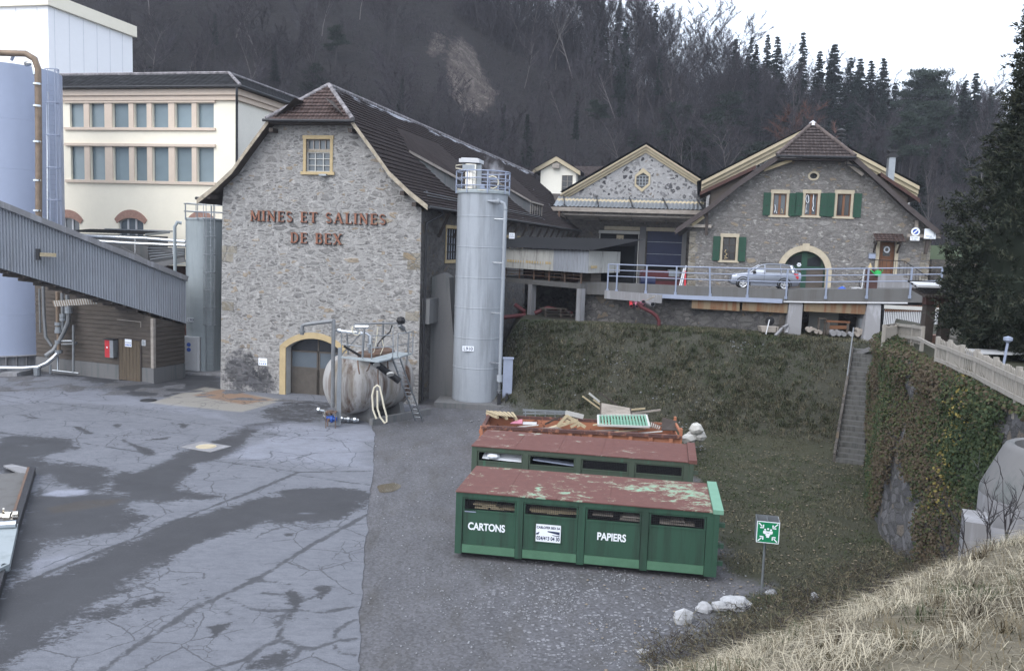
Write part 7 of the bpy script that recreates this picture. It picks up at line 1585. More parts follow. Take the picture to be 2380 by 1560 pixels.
b.build('clapboard',X['plank'],tsh); b = MB(TS.M); b.box((-9.5,-.06,-.1),(dq0 - .05,2.7,.95)); b.box((dq1 + .05,-.06,-.1),(.06,2.7,.95)); b.build('concrete_foot',X['concrete'],tsh); b = MB(TS.M); b.box((-.12,-.08,.95),(.08,.12,4.0)); b.build('corner_post',X['graywood'],tsh)
b = MB(TS.M)
for k in range(6): x0 = dq0 + (dq1 - dq0) * k / 6; b.box((x0 + .008,-.12,.06),(x0 + (dq1 - dq0) / 6 - .008,-.07,2.55))
td_ = b.build('plank_door',X['door_wood'],tsh); b = MB(TS.M); b.box((dq0 - .08,-.1,0),(dq0,.0,2.65)); b.box((dq1,-.1,0),(dq1 + .08,0,2.65)); b.box((dq0 - .08,-.1,2.57),(dq1 + .08,0,2.68)); b.build('door_frame',X['darkwood'],tsh)
q_ = TS.px(302,797); info_sign('shed_door_sign','white notice with blue pictograms on the plank door of the timber shed',TS,q_[0],q_[1],-.125,.52,.46,words='ZONE INTERDITE',mats=('blue','blue','blue','blue'))
q_ = TS.px(264,810); ext = thing('extinguisher_box','red and grey extinguisher cabinet on the plank wall left of the shed door','fire cabinet',TS.pt(q_[0],-.3,q_[1])); b = MB(TS.M); b.box((q_[0] - .28,-.42,q_[1] - .52),(q_[0] + .1,-.03,q_[1] + .55)); b.build('red_door',X['red'],ext); b = MB(TS.M); b.box((q_[0] + .1,-.42,q_[1] - .52),(q_[0] + .38,-.03,q_[1] + .55)); b.build('side',X['galv'],ext); b = MB(TS.M); b.box((q_[0] - .35,-.5,q_[1] + .57),(q_[0] + .42,-.03,q_[1] + .63)); b.build('lid',X['cable'],ext); b = MB(TS.M); b.lathe((q_[0] - .1,-.425,q_[1] + .1),[(.06,0),(0,-.003)],8,axis='y'); b.build('label',X['signwhite'],ext)
q_ = TS.px(336,797); b = MB(TS.M); b.box((q_[0] - .14,-.09,q_[1] - .17),(q_[0] + .14,-.04,q_[1] + .17)); t = b.build('wall_vent',X['white'],tsh); b = MB(TS.M); b.box((q_[0] - .1,-.095,q_[1] - .13),(q_[0] + .1,-.09,q_[1] + .13)); b.build('vent_grille',X['galv'],t)
b = MB(TS.M); q_ = TS.px(333,760); b.tube([(q_[0] - 1.9,-.15,q_[1] + .35),(q_[0] - .05,-.15,q_[1] + .3),(q_[0],-.2,q_[1])],.03,5); b.build('wall_pipe',X['graywood'],tsh)
# leaning sheets
for k,(u0,v0,u1,v1,m_,lab) in enumerate([(372,868,395,765,'asb','light corrugated sheet leaning against the timber shed beside the narrow silo'),(398,872,372,810,'concrete_l','grey flat board leaning below the corrugated sheet')]):
 p = Pd(u0 + 14,v0 + 2,56.2);
 b = MB(Matrix.Translation(Pz(388 + 6 * k,878,0)) @ Matrix.Rotation(R(-8 + 3 * k),4,'Y') @ Matrix.Rotation(R(-12),4,'X') @ Matrix.Rotation(R(-16),4,'Z'))
 if k == 0: corr_strip(b,(-.75,.1,0),(.35,.1,0),.1,3.1,24,.04)
 else: b.box((-.6,-.1,0),(.3,-.05,1.8)); b.box((-.1,-.16,0),(.15,-.11,1.4))
 o = b.build('leaning_sheet',X[m_],None,org=tuple(Pz(388,878,0))); tag(o,lab,'sheet')
# pipework in front of the blue tank
pw = thing('pipework','bundle of upright and curving steel pipes between the blue tank and the timber shed','pipework',tuple(Pz(140,870,0)))
def zg_(x,y,Y): return Pd((x / 3.12) / 1.6454,(1000 + y / 3.12) / 1.6454,Y)
for pts,r_,m_ in [([(0,1272),(270,1275),(460,1262),(560,1215),(640,1150),(700,1090)],.13,'chrome_pipe'),([(700,1075),(700,900),(690,720),(685,360)],.12,'rust_brown'),([(750,820),(748,640),(740,380)],.1,'pipe_grey'),([(820,600),(815,720),(770,830),(700,960),(640,1060),(540,1130)],.14,'pipe_grey'),([(815,610),(820,540),(800,400)],.13,'pipe_grey'),([(515,300),(525,640),(545,900),(620,1010)],.1,'pipe_grey'),([(875,760),(875,1320)],.07,'pipe_grey'),([(690,1100),(690,1300)],.06,'galv'),([(625,1300),(940,1335)],.06,'galv'),([(730,950),(860,950)],.06,'galv'),([(735,990),(900,985),(915,960)],.07,'pipe_grey'),([(470,330),(480,850)],.06,'pipe_grey'),([(600,1230),(600,1340)],.06,'galv')]:
 b = MB(); b.tube([zg_(x,y,53.2 if y > 1100 else 53.6) for x,y in pts],r_,9); b.build('pipe',X[m_],pw,smooth=True)
for x,y,r_ in [(820,560,.24),(750,690,.2),(698,800,.2),(700,745,.23),(700,835,.23),(820,600,.24),(750,645,.2),(700,1075,.23),(690,960,.18)]:
 b = MB(); b.lathe(zg_(x,y,53.6),[(0,-.1),(r_,-.1),(r_,.1),(0,.1)],12); b.build('flange',X['galv'],pw)
b = MB(); b.tube([zg_(445,1265,53.2),zg_(445,1360,53.2)],.22,10); b.build('foot',X['galv'],pw)
b = MB(); b.prism([zg_(0,1390,52.6),zg_(200,1390,52.6),zg_(200,1330,52.6),zg_(0,1330,52.6)],(0.2,2.2,0)); pb = b.build('concrete_plinth',X['concrete_l'],None,org=tuple(zg_(100,1390,52.6))); tag(pb,'low concrete block on the ground below the big blue tank','plinth')
hb0,hb1 = zg_(648,505,52.2),zg_(1160,472,51.2)
hbar = thing('striped_height_bar','white and brown striped clearance bar hanging below the sloping gallery','height bar',tuple(hb0)); b = MB(); b.bar(hb0,hb1,.06,.36); b.build('bar',X['signwhite'] if False else X['whitish'],hbar); b = MB(); n_ = 18
for k in range(n_):
 f0,f1 = k / n_,(k + .5) / n_; a_,c_ = hb0.lerp(hb1,f0),hb0.lerp(hb1,f1); up = Vector((0,0,.175)); sh_v = (hb1 - hb0).normalized() * .12; fr_ = Vector((-.01,-.04,0)); b.face([a_ - up + fr_,c_ - up + fr_,c_ + up - sh_v + fr_,a_ + up - sh_v + fr_])
b.build('stripe',X['rust_brown'],hbar); b = MB(); b.tube([hb0.lerp(hb1,.2),hb0.lerp(hb1,.2) + Vector((0,.3,1.3))],.015,4); b.tube([hb0.lerp(hb1,.8),hb0.lerp(hb1,.8) + Vector((0,.3,.5))],.015,4); b.build('chain',X['cable'],hbar)
# roofs, pipes and lean-to between the gallery and the cream building
def z2(x,y,Y): return Pd((x / 1.95) / 1.6454,(700 + y / 1.95) / 1.6454,Y)
an1 = thing('tiled_annex','grey annex with a dark ribbed lean-to roof in front of the cream building','annex',tuple(z2(850,480,61)))
A4 = Fr(z2(880,400,61),13.0); A4.o.z = 0; A4.M = Fr(A4.o,13).M
def a4(x,y,t=0): return A4.px((x / 1.95) / 1.6454,(700 + y / 1.95) / 1.6454,t)
ex0,ex1,ez = a4(500,370)[0],a4(1100,360)[0],a4(880,378)[1]; tz_ = a4(800,322,2.4)[1] - .3
b = MB(A4.M); b.box((ex0,.3,2),(ex1 - .2,2.6,ez - .1)); b.build('wall',X['concrete'],an1)
b = MB(A4.M); n_ = 46
for k in range(n_):
 x0,x1 = ex0 + (ex1 - ex0) * k / n_,ex0 + (ex1 - ex0) * (k + 1) / n_; m_ = .05 if k % 2 else 0
 b.face([(x0,-.2,ez + m_),(x1,-.2,ez + m_),(x1,2.5,tz_ + m_),(x0,2.5,tz_ + m_)]); b.face([(x0,-.2,ez),(x0,-.2,ez + .05),(x0,2.5,tz_ + .05),(x0,2.5,tz_)])
b.build('ribbed_roof',X['slate'],an1); b = MB(A4.M); b.box((ex0 + 1.2,2.4,tz_ + .02),(ex1 + .1,2.75,tz_ + .12)); b.bar((ex1,-.2,ez - .02),(ex1,2.5,tz_),.1,.16); b.build('roof_edge',X['galv'],an1)
an2 = thing('glazed_lean_to','low lean-to with a grey slatted roof over a dark brown opening behind the sloping gallery','lean-to',tuple(z2(1250,600,58)))
b = MB(); q = [z2(1100,490,61),z2(1380,500,60),z2(1380,560,57.5),z2(1130,610,57.5),z2(900,490,61)]; b.prism([q[0],q[1],q[2],q[3]],(0,0,.12)); b.build('roof',X['cable'],an2); b = MB()
for k in range(5): f = .1 + k * .18; b.bar(q[0].lerp(q[3],f) + Vector((0,-.05,.15)),q[1].lerp(q[2],f) + Vector((0,-.05,.15)),.12,.04)
b.build('roof_slat',X['galv'],an2); b = MB(); b.bar(q[3] + Vector((0,0,-.1)),q[2] + Vector((0,0,-.1)),.1,.35); b.bar(q[4],q[3] + Vector((0,0,-.05)),.1,.35); b.build('roof_edge',X['concrete'],an2)
b = MB(); b.box((q[4].x,59.2,2.0),(q[2].x + .2,59.4,q[3].z - .1)); b.build('back_wall',X['redbrown'],an2)
for k,(pts,r_) in enumerate([([(560,388,60),(700,398,59.5),(1100,415,58.8),(1385,438,57.8)],.11),([(700,432,59),(960,450,58.6),(1385,468,57.6)],.1)]):
 b = MB(); b.tube([z2(*p) for p in pts],r_,8);
 for u in ((1008,412),(1290,470)): b.tube([z2(u[0],u[1],58.4),z2(u[0],u[1] + 110,58.4)],.03,5) if k == 0 else None
 o = b.build('overhead_pipe',X['chrome_pipe'],None,org=tuple(z2(*pts[1])),smooth=True); tag(o,['upper of the two steel pipes running across to the narrow silo','lower of the two steel pipes running across to the narrow silo'][k],'pipe')
# BROWN HORIZONTAL TANK
def z4(x,y): return ((1200 + x / 3.466) / 1.6454,(1200 + y / 3.466) / 1.6454)
q0,q1 = Pz(*z4(800,1400),0),None
TK = Fr((Pd(*z4(680,1380),43.6).x,43.6,0),-58.0); TK.o.z = 0; TK.M = Fr(TK.o,-58).M       # s runs back to the right, away from the viewer
TK = Fr((Pz(*z4(745,1400),0).x,41.9,0),-52.0)
tr = 1.56; tzc = 1.92; tlen = 3.45
tank = thing('brown_tank','fat pale horizontal tank with rust brown runs and a railed platform on top','tank',TK.pt(1.8,1.6,0))
b = MB(TK.M); b.lathe((0,1.6,tzc),[(0,-.62),(tr * .45,-.52),(tr * .75,-.32),(tr * .93,-.08),(tr,.25),(tr,1.2),(tr + .03,1.22),(tr + .03,1.32),(tr,1.34),(tr,2.4),(tr + .03,2.42),(tr + .03,2.52),(tr,2.54),(tr,tlen - .1),(tr * .93,tlen + .15),(tr * .7,tlen + .42),(0,tlen + .62)],56,axis='x'); b.build('shell',X['tank'],tank,smooth=True,auto=60)
b = MB(TK.M)
for s_ in (.8,2.9): b.prism([(s_,.3,0),(s_,2.9,0),(s_,2.6,1.1),(s_,1.6,.5),(s_,.6,1.1)],(.3,0,0))
b.box((.4,-.2,0),(4.6,.05,.35)); b.build('saddle',X['concrete'],tank)
ptop = Pd(*z4(830,590),43.0).z + .0
Zp = 3.62
def tk(x,y,Y): return Pd(*z4(x,y),Y)
b = MB(); pf_ = [tk(360,566,42.6),tk(640,606,41.3),tk(860,630,40.6),tk(1100,580,42.6),tk(1305,520,44.9),tk(1090,505,45.6),tk(960,560,43.8),tk(770,590,42.6)]
pf_ = [Pz(*z4(x,y),Zp) for x,y in [(360,566),(640,606),(860,630),(1100,580),(1305,522),(1085,505),(770,590)]]
b.prism([Vector(p) for p in pf_],(0,0,-.07)); b.build('platform_deck',X['silo_green'],tank)
def P4(x,y,z): return Pz(*z4(x,y),z)
b = MB()
for poly in [[(370,285),(640,315),(650,455),(375,432)]]:
 pass
def rail_loop(pts_px,h_,name='guard_rail'):
 """pts on the deck (pixels) -> hoop rail of height h_"""
 P = [P4(x,y,Zp) for x,y in pts_px]; b = MB(); up = Vector((0,0,h_))
 b.tube([P[0]] + [p + up for p in P] + [P[-1]],.03,6); b.tube([p + up * .5 for p in P],.022,5)
 for p in P[1:-1]: b.tube([p,p + up],.03,5)
 b.build(name,X['galv'],tank,smooth=True)
rail_loop([(365,560),(645,600)],1.15); rail_loop([(765,610),(1045,590)],1.12); rail_loop([(1110,572),(1255,545),(1310,522)],1.12)
for x0,y0,x1,y1,Y,r_,m_ in [(645,600,670,185,41.3,.06,'pipe_grey'),(905,560,920,95,43.5,.06,'pipe_grey'),(460,620,440,270,42.9,.05,'pipe_grey'),(1055,590,1050,170,42.8,.02,'galv'),(1225,700,1260,280,44.6,.05,'pipe_grey')]:
 b = MB(); b.tube([tk(x0,y0,Y),tk(x1,y1,Y)],r_,6); b.build('upright',X[m_],tank)
b = MB()
for (x0,y0,x1,y1,x2,y2) in [(580,600,590,720,605,800),(760,620,720,740,700,760),(980,620,980,700,985,720),(850,720,850,840,855,950)]: b.tube([tk(x0,y0,41.4),tk(x1,y1,41.1),tk(x2,y2,41.0)],.035,5)
b.build('bracket',X['rusty'],tank)
b = MB(); b.tube([tk(540,140,42.6),tk(920,130,43.2),tk(1150,125,43.6)],.05,6); b.tube([tk(1150,125,43.6),tk(1230,255,44)],.04,6); b.tube([tk(1130,150,43.5),tk(1190,205,43.8)],.12,8); b.build('top_pipe',X['pipe_grey'],tank)
b = MB(); b.tube([tk(550,172,42.2),tk(725,175,42.2)],.10,8); b.tube([tk(270,222,42.4),tk(560,245,42.4),tk(700,262,42.4),tk(735,290,42.4),tk(738,520,42.4)],[.07] * 5,8); b.lathe(tk(340,228,42.4),[(0,-.08),(.13,-.08),(.13,.08),(0,.08)],10,axis='x'); b.lathe(tk(737,420,42.4),[(0,-.08),(.16,-.08),(.16,.08),(0,.08)],10); b.bar(tk(530,145,42.2),tk(600,245,42.2),.06,.1); b.build('steel_pipe',X['chrome_pipe'],tank,smooth=True)
b = MB(); b.bar(tk(650,235,42.5),tk(360,555,42.5),.07,.07); b.build('diagonal_brace',X['pipe_grey'],tank)
b = MB(); b.tube([tk(1040,150,43.4),tk(1010,240,43.4),tk(900,340,43.4),(tk(850,400,43.3)),tk(843,450,43.3)],.035,6); b.tube([tk(400,430,42.2),tk(620,560,42.2)],.07,6); b.lathe(tk(1155,90,43.6),[(0,-.22),(.2,-.15),(.24,0),(.16,.16),(0,.2)],9); b.build('black_cable',X['black'],tank)
b = MB(); b.tube([tk(515,170,42.0),tk(505,220,42.0),tk(540,275,42.0),tk(590,280,42.0),tk(615,250,42)],.045,6); b.tube([tk(735,565,42.4),tk(800,500,42.6),tk(825,380,42.6),tk(850,180,42.6)],.022,5); b.tube([tk(905,345,42.6),tk(925,440,42.6),tk(880,545,42.6)],.022,5); b.build('light_hose',X['hose'],tank,smooth=True)
b = MB(); b.lathe(tk(740,540,42.8),[(.0,.12),(.55,.12),(.6,.06),(.6,-.15)],20); b.lathe(tk(900,510,43.6),[(0,.3),(.25,.28),(.65,.12),(.7,-.2)],16); b.lathe(tk(840,465,43.3),[(0,.1),(.12,.1),(.14,-.15)],10); b.build('manway',X['rusty'],tank)
b = MB(); b.tube([tk(765,620,40.6),tk(1135,895,40.9)],.16,10); b.build('black_insulated_pipe',X['black'],tank,smooth=True); b = MB(); b.tube([tk(830,670,40.5),tk(834,690,40.45)],.175,10); b.tube([tk(1012,790,40.6),tk(1016,812,40.55)],.175,10); b.build('pipe_strap',X['whitish'],tank)
b = MB(); b.tube([tk(830,1390,40.2),tk(785,1270,40.2),tk(775,1080,40.2),tk(800,980,40.2),tk(840,948,40.2),tk(875,970,40.2),tk(905,1100,40.2),tk(930,1230,40.2),tk(965,1350,40.2),tk(968,1430,40.2),tk(940,1448,40.2),tk(880,1370,40.2),tk(845,1250,40.2),tk(843,1020,40.2)],.045,7); b.build('hanging_hose',X['hose'],tank,smooth=True)
# gauge tube and riser with pump left of the tank
b = MB(); b.tube([Vector((tk(250,1160,42.0).x,42.0,.9)),tk(262,95,42.0),tk(-130,150,42.0) if False else tk(255,85,42.0)],.10,8); b.tube([tk(262,95,42),tk(-100,140,42.6),tk(-150,160,42.6),tk(-155,215,42.6),tk(-155,280,42.6)],.10,8); b.lathe(tk(-155,240,42.6),[(0,-.05),(.16,-.05),(.16,.05),(0,.05)],10)
rp = thing('riser_pipe','tall grey riser pipe with a bent arm reaching left over the arched doorway','pipe',tuple(Vector((tk(250,1160,42.0).x,42.0,.6)))); b.build('pipe',X['pipe_grey'],rp,smooth=True)
b = MB(); b.bar(Vector((tk(325,1360,41.6).x,41.6,.1)),tk(345,450,41.6),.16,.1); b.bar(Vector((tk(350,1360,41.5).x,41.5,.1)),tk(365,450,41.5),.06,.06); b.build('gauge_post',X['galv'],tank)
pp_ = Vector((tk(240,1300,41.4).x,41.4,.45)); pump = thing('blue_pump','small blue pump on a stand at the foot of the tall riser pipe','pump',tuple(pp_)); PS = Matrix.Translation(pp_) @ Matrix.Scale(.62,4) @ Matrix.Translation(-pp_); b = MB(PS); b.lathe(pp_,[(0,-.45),(.2,-.42),(.24,-.1),(.30,-.08),(.30,.1),(.2,.12),(.16,.4),(0,.42)],16,axis='x'); b.build('motor',X['blue'],pump,smooth=True); b = MB(PS); b.tube([pp_,pp_ + Vector((-.25,-.35,-.05))],.12,10); b.lathe(pp_ + Vector((-.05,0,.3)),[(.1,0),(.1,.3),(.2,.3),(.2,.36),(0,.36)],12); b.build('pump_head',X['rusty'],pump); b = MB(PS)
for dx,dy in ((-.4,-.3),(.35,-.3),(-.4,.35),(.35,.35)): b.bar(pp_ + Vector((dx,dy,-.7)),pp_ + Vector((dx,dy,.55)),.06,.06)
b.box(tuple(pp_ + Vector((-.45,-.35,.52))),tuple(pp_ + Vector((.4,.4,.58)))); b.build('stand',X['rusty'],pump)
b = MB(); zq = lambda x,y: Pz(*z4(x,y),.22)
b.tube([zq(60,1275),zq(150,1290),zq(165,1320),zq(130,1330),zq(140,1365),zq(200,1385),zq(280,1385)],.075,8); b.tube([zq(280,1385),zq(440,1395),zq(590,1410),zq(570,1385)],.09,8); b.tube([zq(350,1390),zq(490,1350)],.02,4)
for x,y in ((290,1390),(370,1392),(460,1398),(545,1405),(65,1275)): b.lathe(zq(x,y),[(0,-.06),(.16,-.06),(.16,.06),(0,.06)],12,axis='x')
gp_ = b.build('ground_pipe',X['chrome_pipe'],None,org=tuple(zq(280,1385)),smooth=True); tag(gp_,'shiny steel pipe with clamps lying on the asphalt in front of the brown tank','pipe')
# aluminium ladder leaning on the platform
la,lb_ = P4(1395,1420,0.02),P4(1085,575,Zp + .1); ld = thing('leaning_ladder','thin aluminium ladder leaning on the tank platform, its foot on the grass','ladder',tuple(la)); sv = (lb_ - la).cross(Vector((0,-1,.0))).normalized() * .2; sv = Vector((.19,-.05,0))
for sg in (-1,1): b = MB(); b.bar(la + sv * sg,lb_ + sv * sg,.05,.07); b.build('rail',X['galv'],ld)
b = MB(); n_ = 15
for k in range(1,n_): b.cut(); c = la.lerp(lb_,k / n_); b.tube([c - sv,c + sv],.018,5)
b.build('rung',X['galv'],ld)
# RECYCLING CONTAINERS
def container(O,deg,L,Wd,Ht,front,name,lab,roofm,bodym,grilles,texts,dirty=False):
 F_ = Fr(O,deg); root = thing(name,lab,'container',F_.pt(L / 2,Wd / 2,0)); z0 = .18; zt2 = Ht - .03
 b = MB(F_.M); b.box((0,.06,z0),(L,.12,z0 + .32)); b.box((0,Wd - .06,z0),(L,Wd,zt2)); b.box((0,.06,z0),(.06,Wd - .06,zt2)); b.box((L - .06,.06,z0),(L,Wd - .06,zt2)); b.box((0.06,.12,z0),(L - .06,Wd - .06,z0 + .05))
 b.box((.0,.0,zt2 - .14),(L,.10,zt2)); n_ = 4; pw_ = .20; pos = [(L - pw_) * k / n_ for k in range(n_ + 1)]
 for k,x in enumerate(pos): b.box((x,-.005,z0 - .02),(x + pw_,.10,zt2 - .14))
 for k in range(6): y = .4 + k * (Wd - .6) / 6; b.box((-.05,y,z0),(0,y + .09,zt2)); b.box((L,y,z0),(L + .05,y + .09,zt2))
 b.build('body',X[bodym],root)
 for k in range(n_):
  x0,x1 = pos[k] + pw_ + .012,pos[k + 1] - .012; zo = zt2 - .5
  b = MB(F_.M); b.box((x0,.035,z0 + .3),(x1,.07,zo - .04)); b.box((x0,.02,zo - .05),(x1,.08,zo)); b.box((x0,.02,z0 + .28),(x1,.06,z0 + .32)); b.box((x0,.02,zt2 - .19),(x1,.08,zt2 - .15)); b.box((x0,.02,zo),(x0 + .045,.08,zt2 - .19)); b.box((x1 - .045,.02,zo),(x1,.08,zt2 - .19)); pn = b.build('side_panel',X[bodym],root)
  b = MB(F_.M); b.box((x0,.01,z0 + .02),(x1,.058,z0 + .27)); b.build('kick_strip',X['cont_lt'],pn)
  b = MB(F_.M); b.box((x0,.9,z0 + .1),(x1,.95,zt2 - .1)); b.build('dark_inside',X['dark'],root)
  if grilles[k]:
   b = MB(F_.M); xx = x0 + .06
   while xx < x1 - .05: b.box((xx,.045,zo),(xx + .008,.053,zt2 - .19)); xx += .055
   for j in range(6): zz = zo + .04 + j * .048; b.box((x0 + .04,.04,zz),(x1 - .04,.047,zz + .008))
   b.build('mesh_grille',X['cable'],pn)
 b = MB(F_.M); b.box((-.02,-.03,zt2),(L - .05,Wd + .02,zt2 + .03))
 for k in range(1,5): x = L * k / 5; b.box((x - .012,-.03,zt2 + .03),(x + .012,Wd,zt2 + .037))
 b.build('roof',X[roofm],root)
 b = MB(F_.M); b.box((L - .04,-.06,zt2 - .02),(L + .24,Wd + .03,zt2 + .10)); fl = b.build('end_flange',X['mint' if not dirty else 'rust_roof'],root)
 b = MB(F_.M); b.box((L,-.05,z0),(L + .14,.12,zt2 - .03))
 for z_ in (.5,1.0,1.6): b.box((L + .14,.0,z_),(L + .30,.12,z_ + .12));
 b.build('end_post',X[bodym],root)
 b = MB(F_.M); b.box((.1,.35,.02),(L - .1,.5,z0)); b.box((.1,Wd - .5,.02),(L - .1,Wd - .35,z0)); b.build('skid',X['cable'],root)
 return F_,root,pos,zt2,z0
cO = Pz(1056,1297,0)
F1,ct,pos,zt2,z0 = container((cO.x,cO.y,0),9.2,7.36,2.95,2.03,None,'green_paper_container','front green recycling container lettered CARTONS and PAPIERS with a mint and rust flaked roof','mint_rust','cont',[1,1,1,1],None)
for txt,px_,py_ in (('CARTONS',1130,1227),('PAPIERS',1421,1250)):
 s_,z_ = F1.px(px_,py_); text_mesh(txt,.30,'signwhite','lettering',ct,face_M(F1,s_,.03,z_),.002,.008,.98,xs=.80)
s_,z_ = F1.px(1274,1239); sp_ = MB(F1.M); sp_.box((s_ - .36,.018,z_ - .27),(s_ + .36,.03,z_ + .25)); spo = sp_.build('notice_plate',X['signwhite'],ct)
b = MB(F1.M); b.box((s_ - .40,.01,z_ + .25),(s_ + .40,.03,z_ + .27)); b.box((s_ - .38,.012,z_ - .3),(s_ - .36,.03,z_ + .25)); b.box((s_ + .36,.012,z_ - .3),(s_ + .38,.03,z_ + .25)); b.box((s_ - .38,.012,z_ - .3),(s_ + .38,.03,z_ - .27)); b.build('notice_frame',X['cont'],spo)
text_mesh('CABLOFER BEX SA',.10,'ink','notice_text',spo,face_M(F1,s_,.014,z_ + .15),.001,.003,xs=.82); text_mesh('024/463 04 30',.155,'ink','notice_text',spo,face_M(F1,s_,.014,z_ - .17),.001,.005,xs=.74)
b = MB(F1.M); b.prism([(s_ - .02,.014,z_ + .06),(s_ + .33,.014,z_ + .05),(s_ + .33,.014,z_ - .04),(s_ - .02,.014,z_ + .03)],(0,.003,0)); b.prism([(s_ - .35,.014,z_ - .03),(s_ - .25,.014,z_ + .02),(s_ - .28,.014,z_ - .06),(s_ - .35,.014,z_ - .07)],(0,.003,0)); b.prism([(s_ + .1,.014,z_ - .05),(s_ + .33,.014,z_ - .06),(s_ + .33,.014,z_ - .09),(s_ + .15,.014,z_ - .07)],(0,.003,0)); b.build('notice_drawing',X['ink'],spo)
b = MB(F1.M); b.box((.26,.02,1.42),(.60,.036,1.50)); b.build('sticker',X['galv_blue'],ct)
r_ = random.Random(8)
for k in range(4):      # waste paper behind the grilles
 b = MB(F1.M)
 for j in range(7 if k < 2 else 4):
  x = pos[k] + .3 + r_.random() * 1.0; z_ = zt2 - .48 + r_.random() * .12; b.box((x,.12,z_),(x + r_.uniform(.3,.7),.5,z_ + .03))
 o = b.build('flattened_cardboard',X['palewood' if k < 2 else 'graywood'],None,org=F1.pt(pos[k] + .9,.3,1.6)); tag(o,['flattened cardboard seen through the leftmost grille of the front green container','flattened cardboard seen through the second grille of the front green container','paper stack seen through the third grille of the front green container','paper stack seen through the rightmost grille of the front green container'][k],'cardboard')
cO2 = Pz(1097,1035,2.03)
F2,ct2,pos2,zt22,z02 = container((cO2.x,cO2.y,0),10.0,7.65,2.75,2.03,None,'rusty_roof_container','middle green container with a red-brown rusted roof and two open hatches, behind the front one','rust_roof','cont_dirty',[0,0,1,1],None,True)
b = MB(F2.M); b.prism([(.35,.15,1.55),(1.3,.15,1.52),(1.9,.2,1.50),(1.9,.5,1.62),(.9,.5,1.72),(.4,.4,1.70)],(0,.1,.05)); b.lathe((.75,.25,1.66),[(0,.15),(.18,.1),(.26,0),(.2,-.08)],8); o = b.build('white_film_waste',X['signwhite'],None,org=F2.pt(1,.2,1.6)); tag(o,'crumpled white film and board lying in the left open hatch of the middle container','waste')
b = MB(F2.M); b.prism([(2.2,.15,1.62),(3.7,.15,1.52),(3.7,.5,1.52),(2.2,.5,1.64)],(0,0,.04)); o = b.build('white_board_waste',X['galv_blue'],None,org=F2.pt(3,.2,1.6)); tag(o,'pale board lying in the second open hatch of the middle container','board')
# OPEN ORANGE SKIP
sO,sR_ = Pz(1124,990,1.45),Pz(1580,1013,1.45); deg = math.degrees(math.atan2(sO.y - sR_.y,sR_.x - sO.x)); F3 = Fr((sO.x,sO.y,0),deg); SLn = (sR_ - sO).length; SW,SH = 2.45,1.45
skip = thing('orange_skip','open orange rusty skip full of waste wood behind the two green containers','skip',F3.pt(SLn / 2,1.2,0))
b = MB(F3.M); b.box((0,0,.2),(SLn,.05,SH - .1)); b.box((0,SW - .05,.2),(SLn,SW,SH - .1)); b.box((0,.05,.2),(.05,SW - .05,SH - .1)); b.box((SLn - .05,.05,.2),(SLn,SW - .05,SH - .1)); b.box((0.05,.05,.2),(SLn - .05,SW - .05,.28)); b.box((SLn,-.05,.1),(SLn + .1,.2,SH + .3)); b.box((SLn,SW - .2,.1),(SLn + .1,SW,SH + .35)); b.box((SLn - .02,0,SH + .1),(SLn + .06,SW,SH + .2)); b.build('body',X['orange'],skip)
for k in range(10): x = .25 + k * (SLn - .7) / 9; b = MB(F3.M); b.box((x,-.11,.2),(x + .16,0,SH - .1)); b.build('rib',X['orange'],skip)
b = MB(F3.M); b.box((-.08,-.12,SH - .1),(SLn + .05,.08,SH + .03)); b.box((-.08,SW - .06,SH - .1),(SLn + .05,SW + .06,SH + .03)); b.box((-.08,.08,SH - .1),(.06,SW - .06,SH + .03)); b.build('rim',X['rim'],skip)
b = MB(F3.M)
for z_ in (.3,.8,1.1): b.box((-.2,.1,z_),(-.05,.25,z_ + .15))
b.box((-.14,-.1,.1),(-.02,.08,SH)); b.box((-.14,SW - .1,.1),(-.02,SW + .05,SH)); b.build('door_hinge',X['orange'],skip)
b = MB(F3.M); r_ = random.Random(21); b.box((.1,.1,.5),(SLn - .1,SW - .1,.98));
fill = b.build('waste_pile_core',X['redbrown'],None,org=F3.pt(SLn / 2,1,.5)); tag(fill,'dark mass of broken boards filling the lower part of the orange skip','waste wood',kind='stuff')
def loc3(x,y):      # enlarged skip view -> point at a height inside the skip
 return ((1900 + x / 2.975) / 1.6454,(1500 + y / 2.975) / 1.6454)
def s3p(x,y,z): return Pz(*loc3(x,y),z)
for k in range(16):
 L_ = r_.uniform(.8,2.4); x = r_.uniform(.5,SLn - 1.6); y = r_.uniform(.4,SW - .4); z_ = r_.uniform(1.0,1.35); a = r_.uniform(-.9,.9); p = Vector(F3.pt(x,y,z_)); d = Vector((math.cos(a),math.sin(a) * .6,r_.uniform(-.12,.2))).normalized()
 q = p + d * L_; b = MB(); b.bar(p,q,r_.uniform(.08,.2),.03); o = b.build('waste_plank',X[['graywood','plank','palewood','whitish','redbrown'][k % 5]],None,org=tuple(p)); tag(o,['weathered grey','dark brown','fresh pale','white painted','dark red brown'][k % 5] + ' loose board lying among the waste wood in the orange skip','board','loose boards in the orange skip')
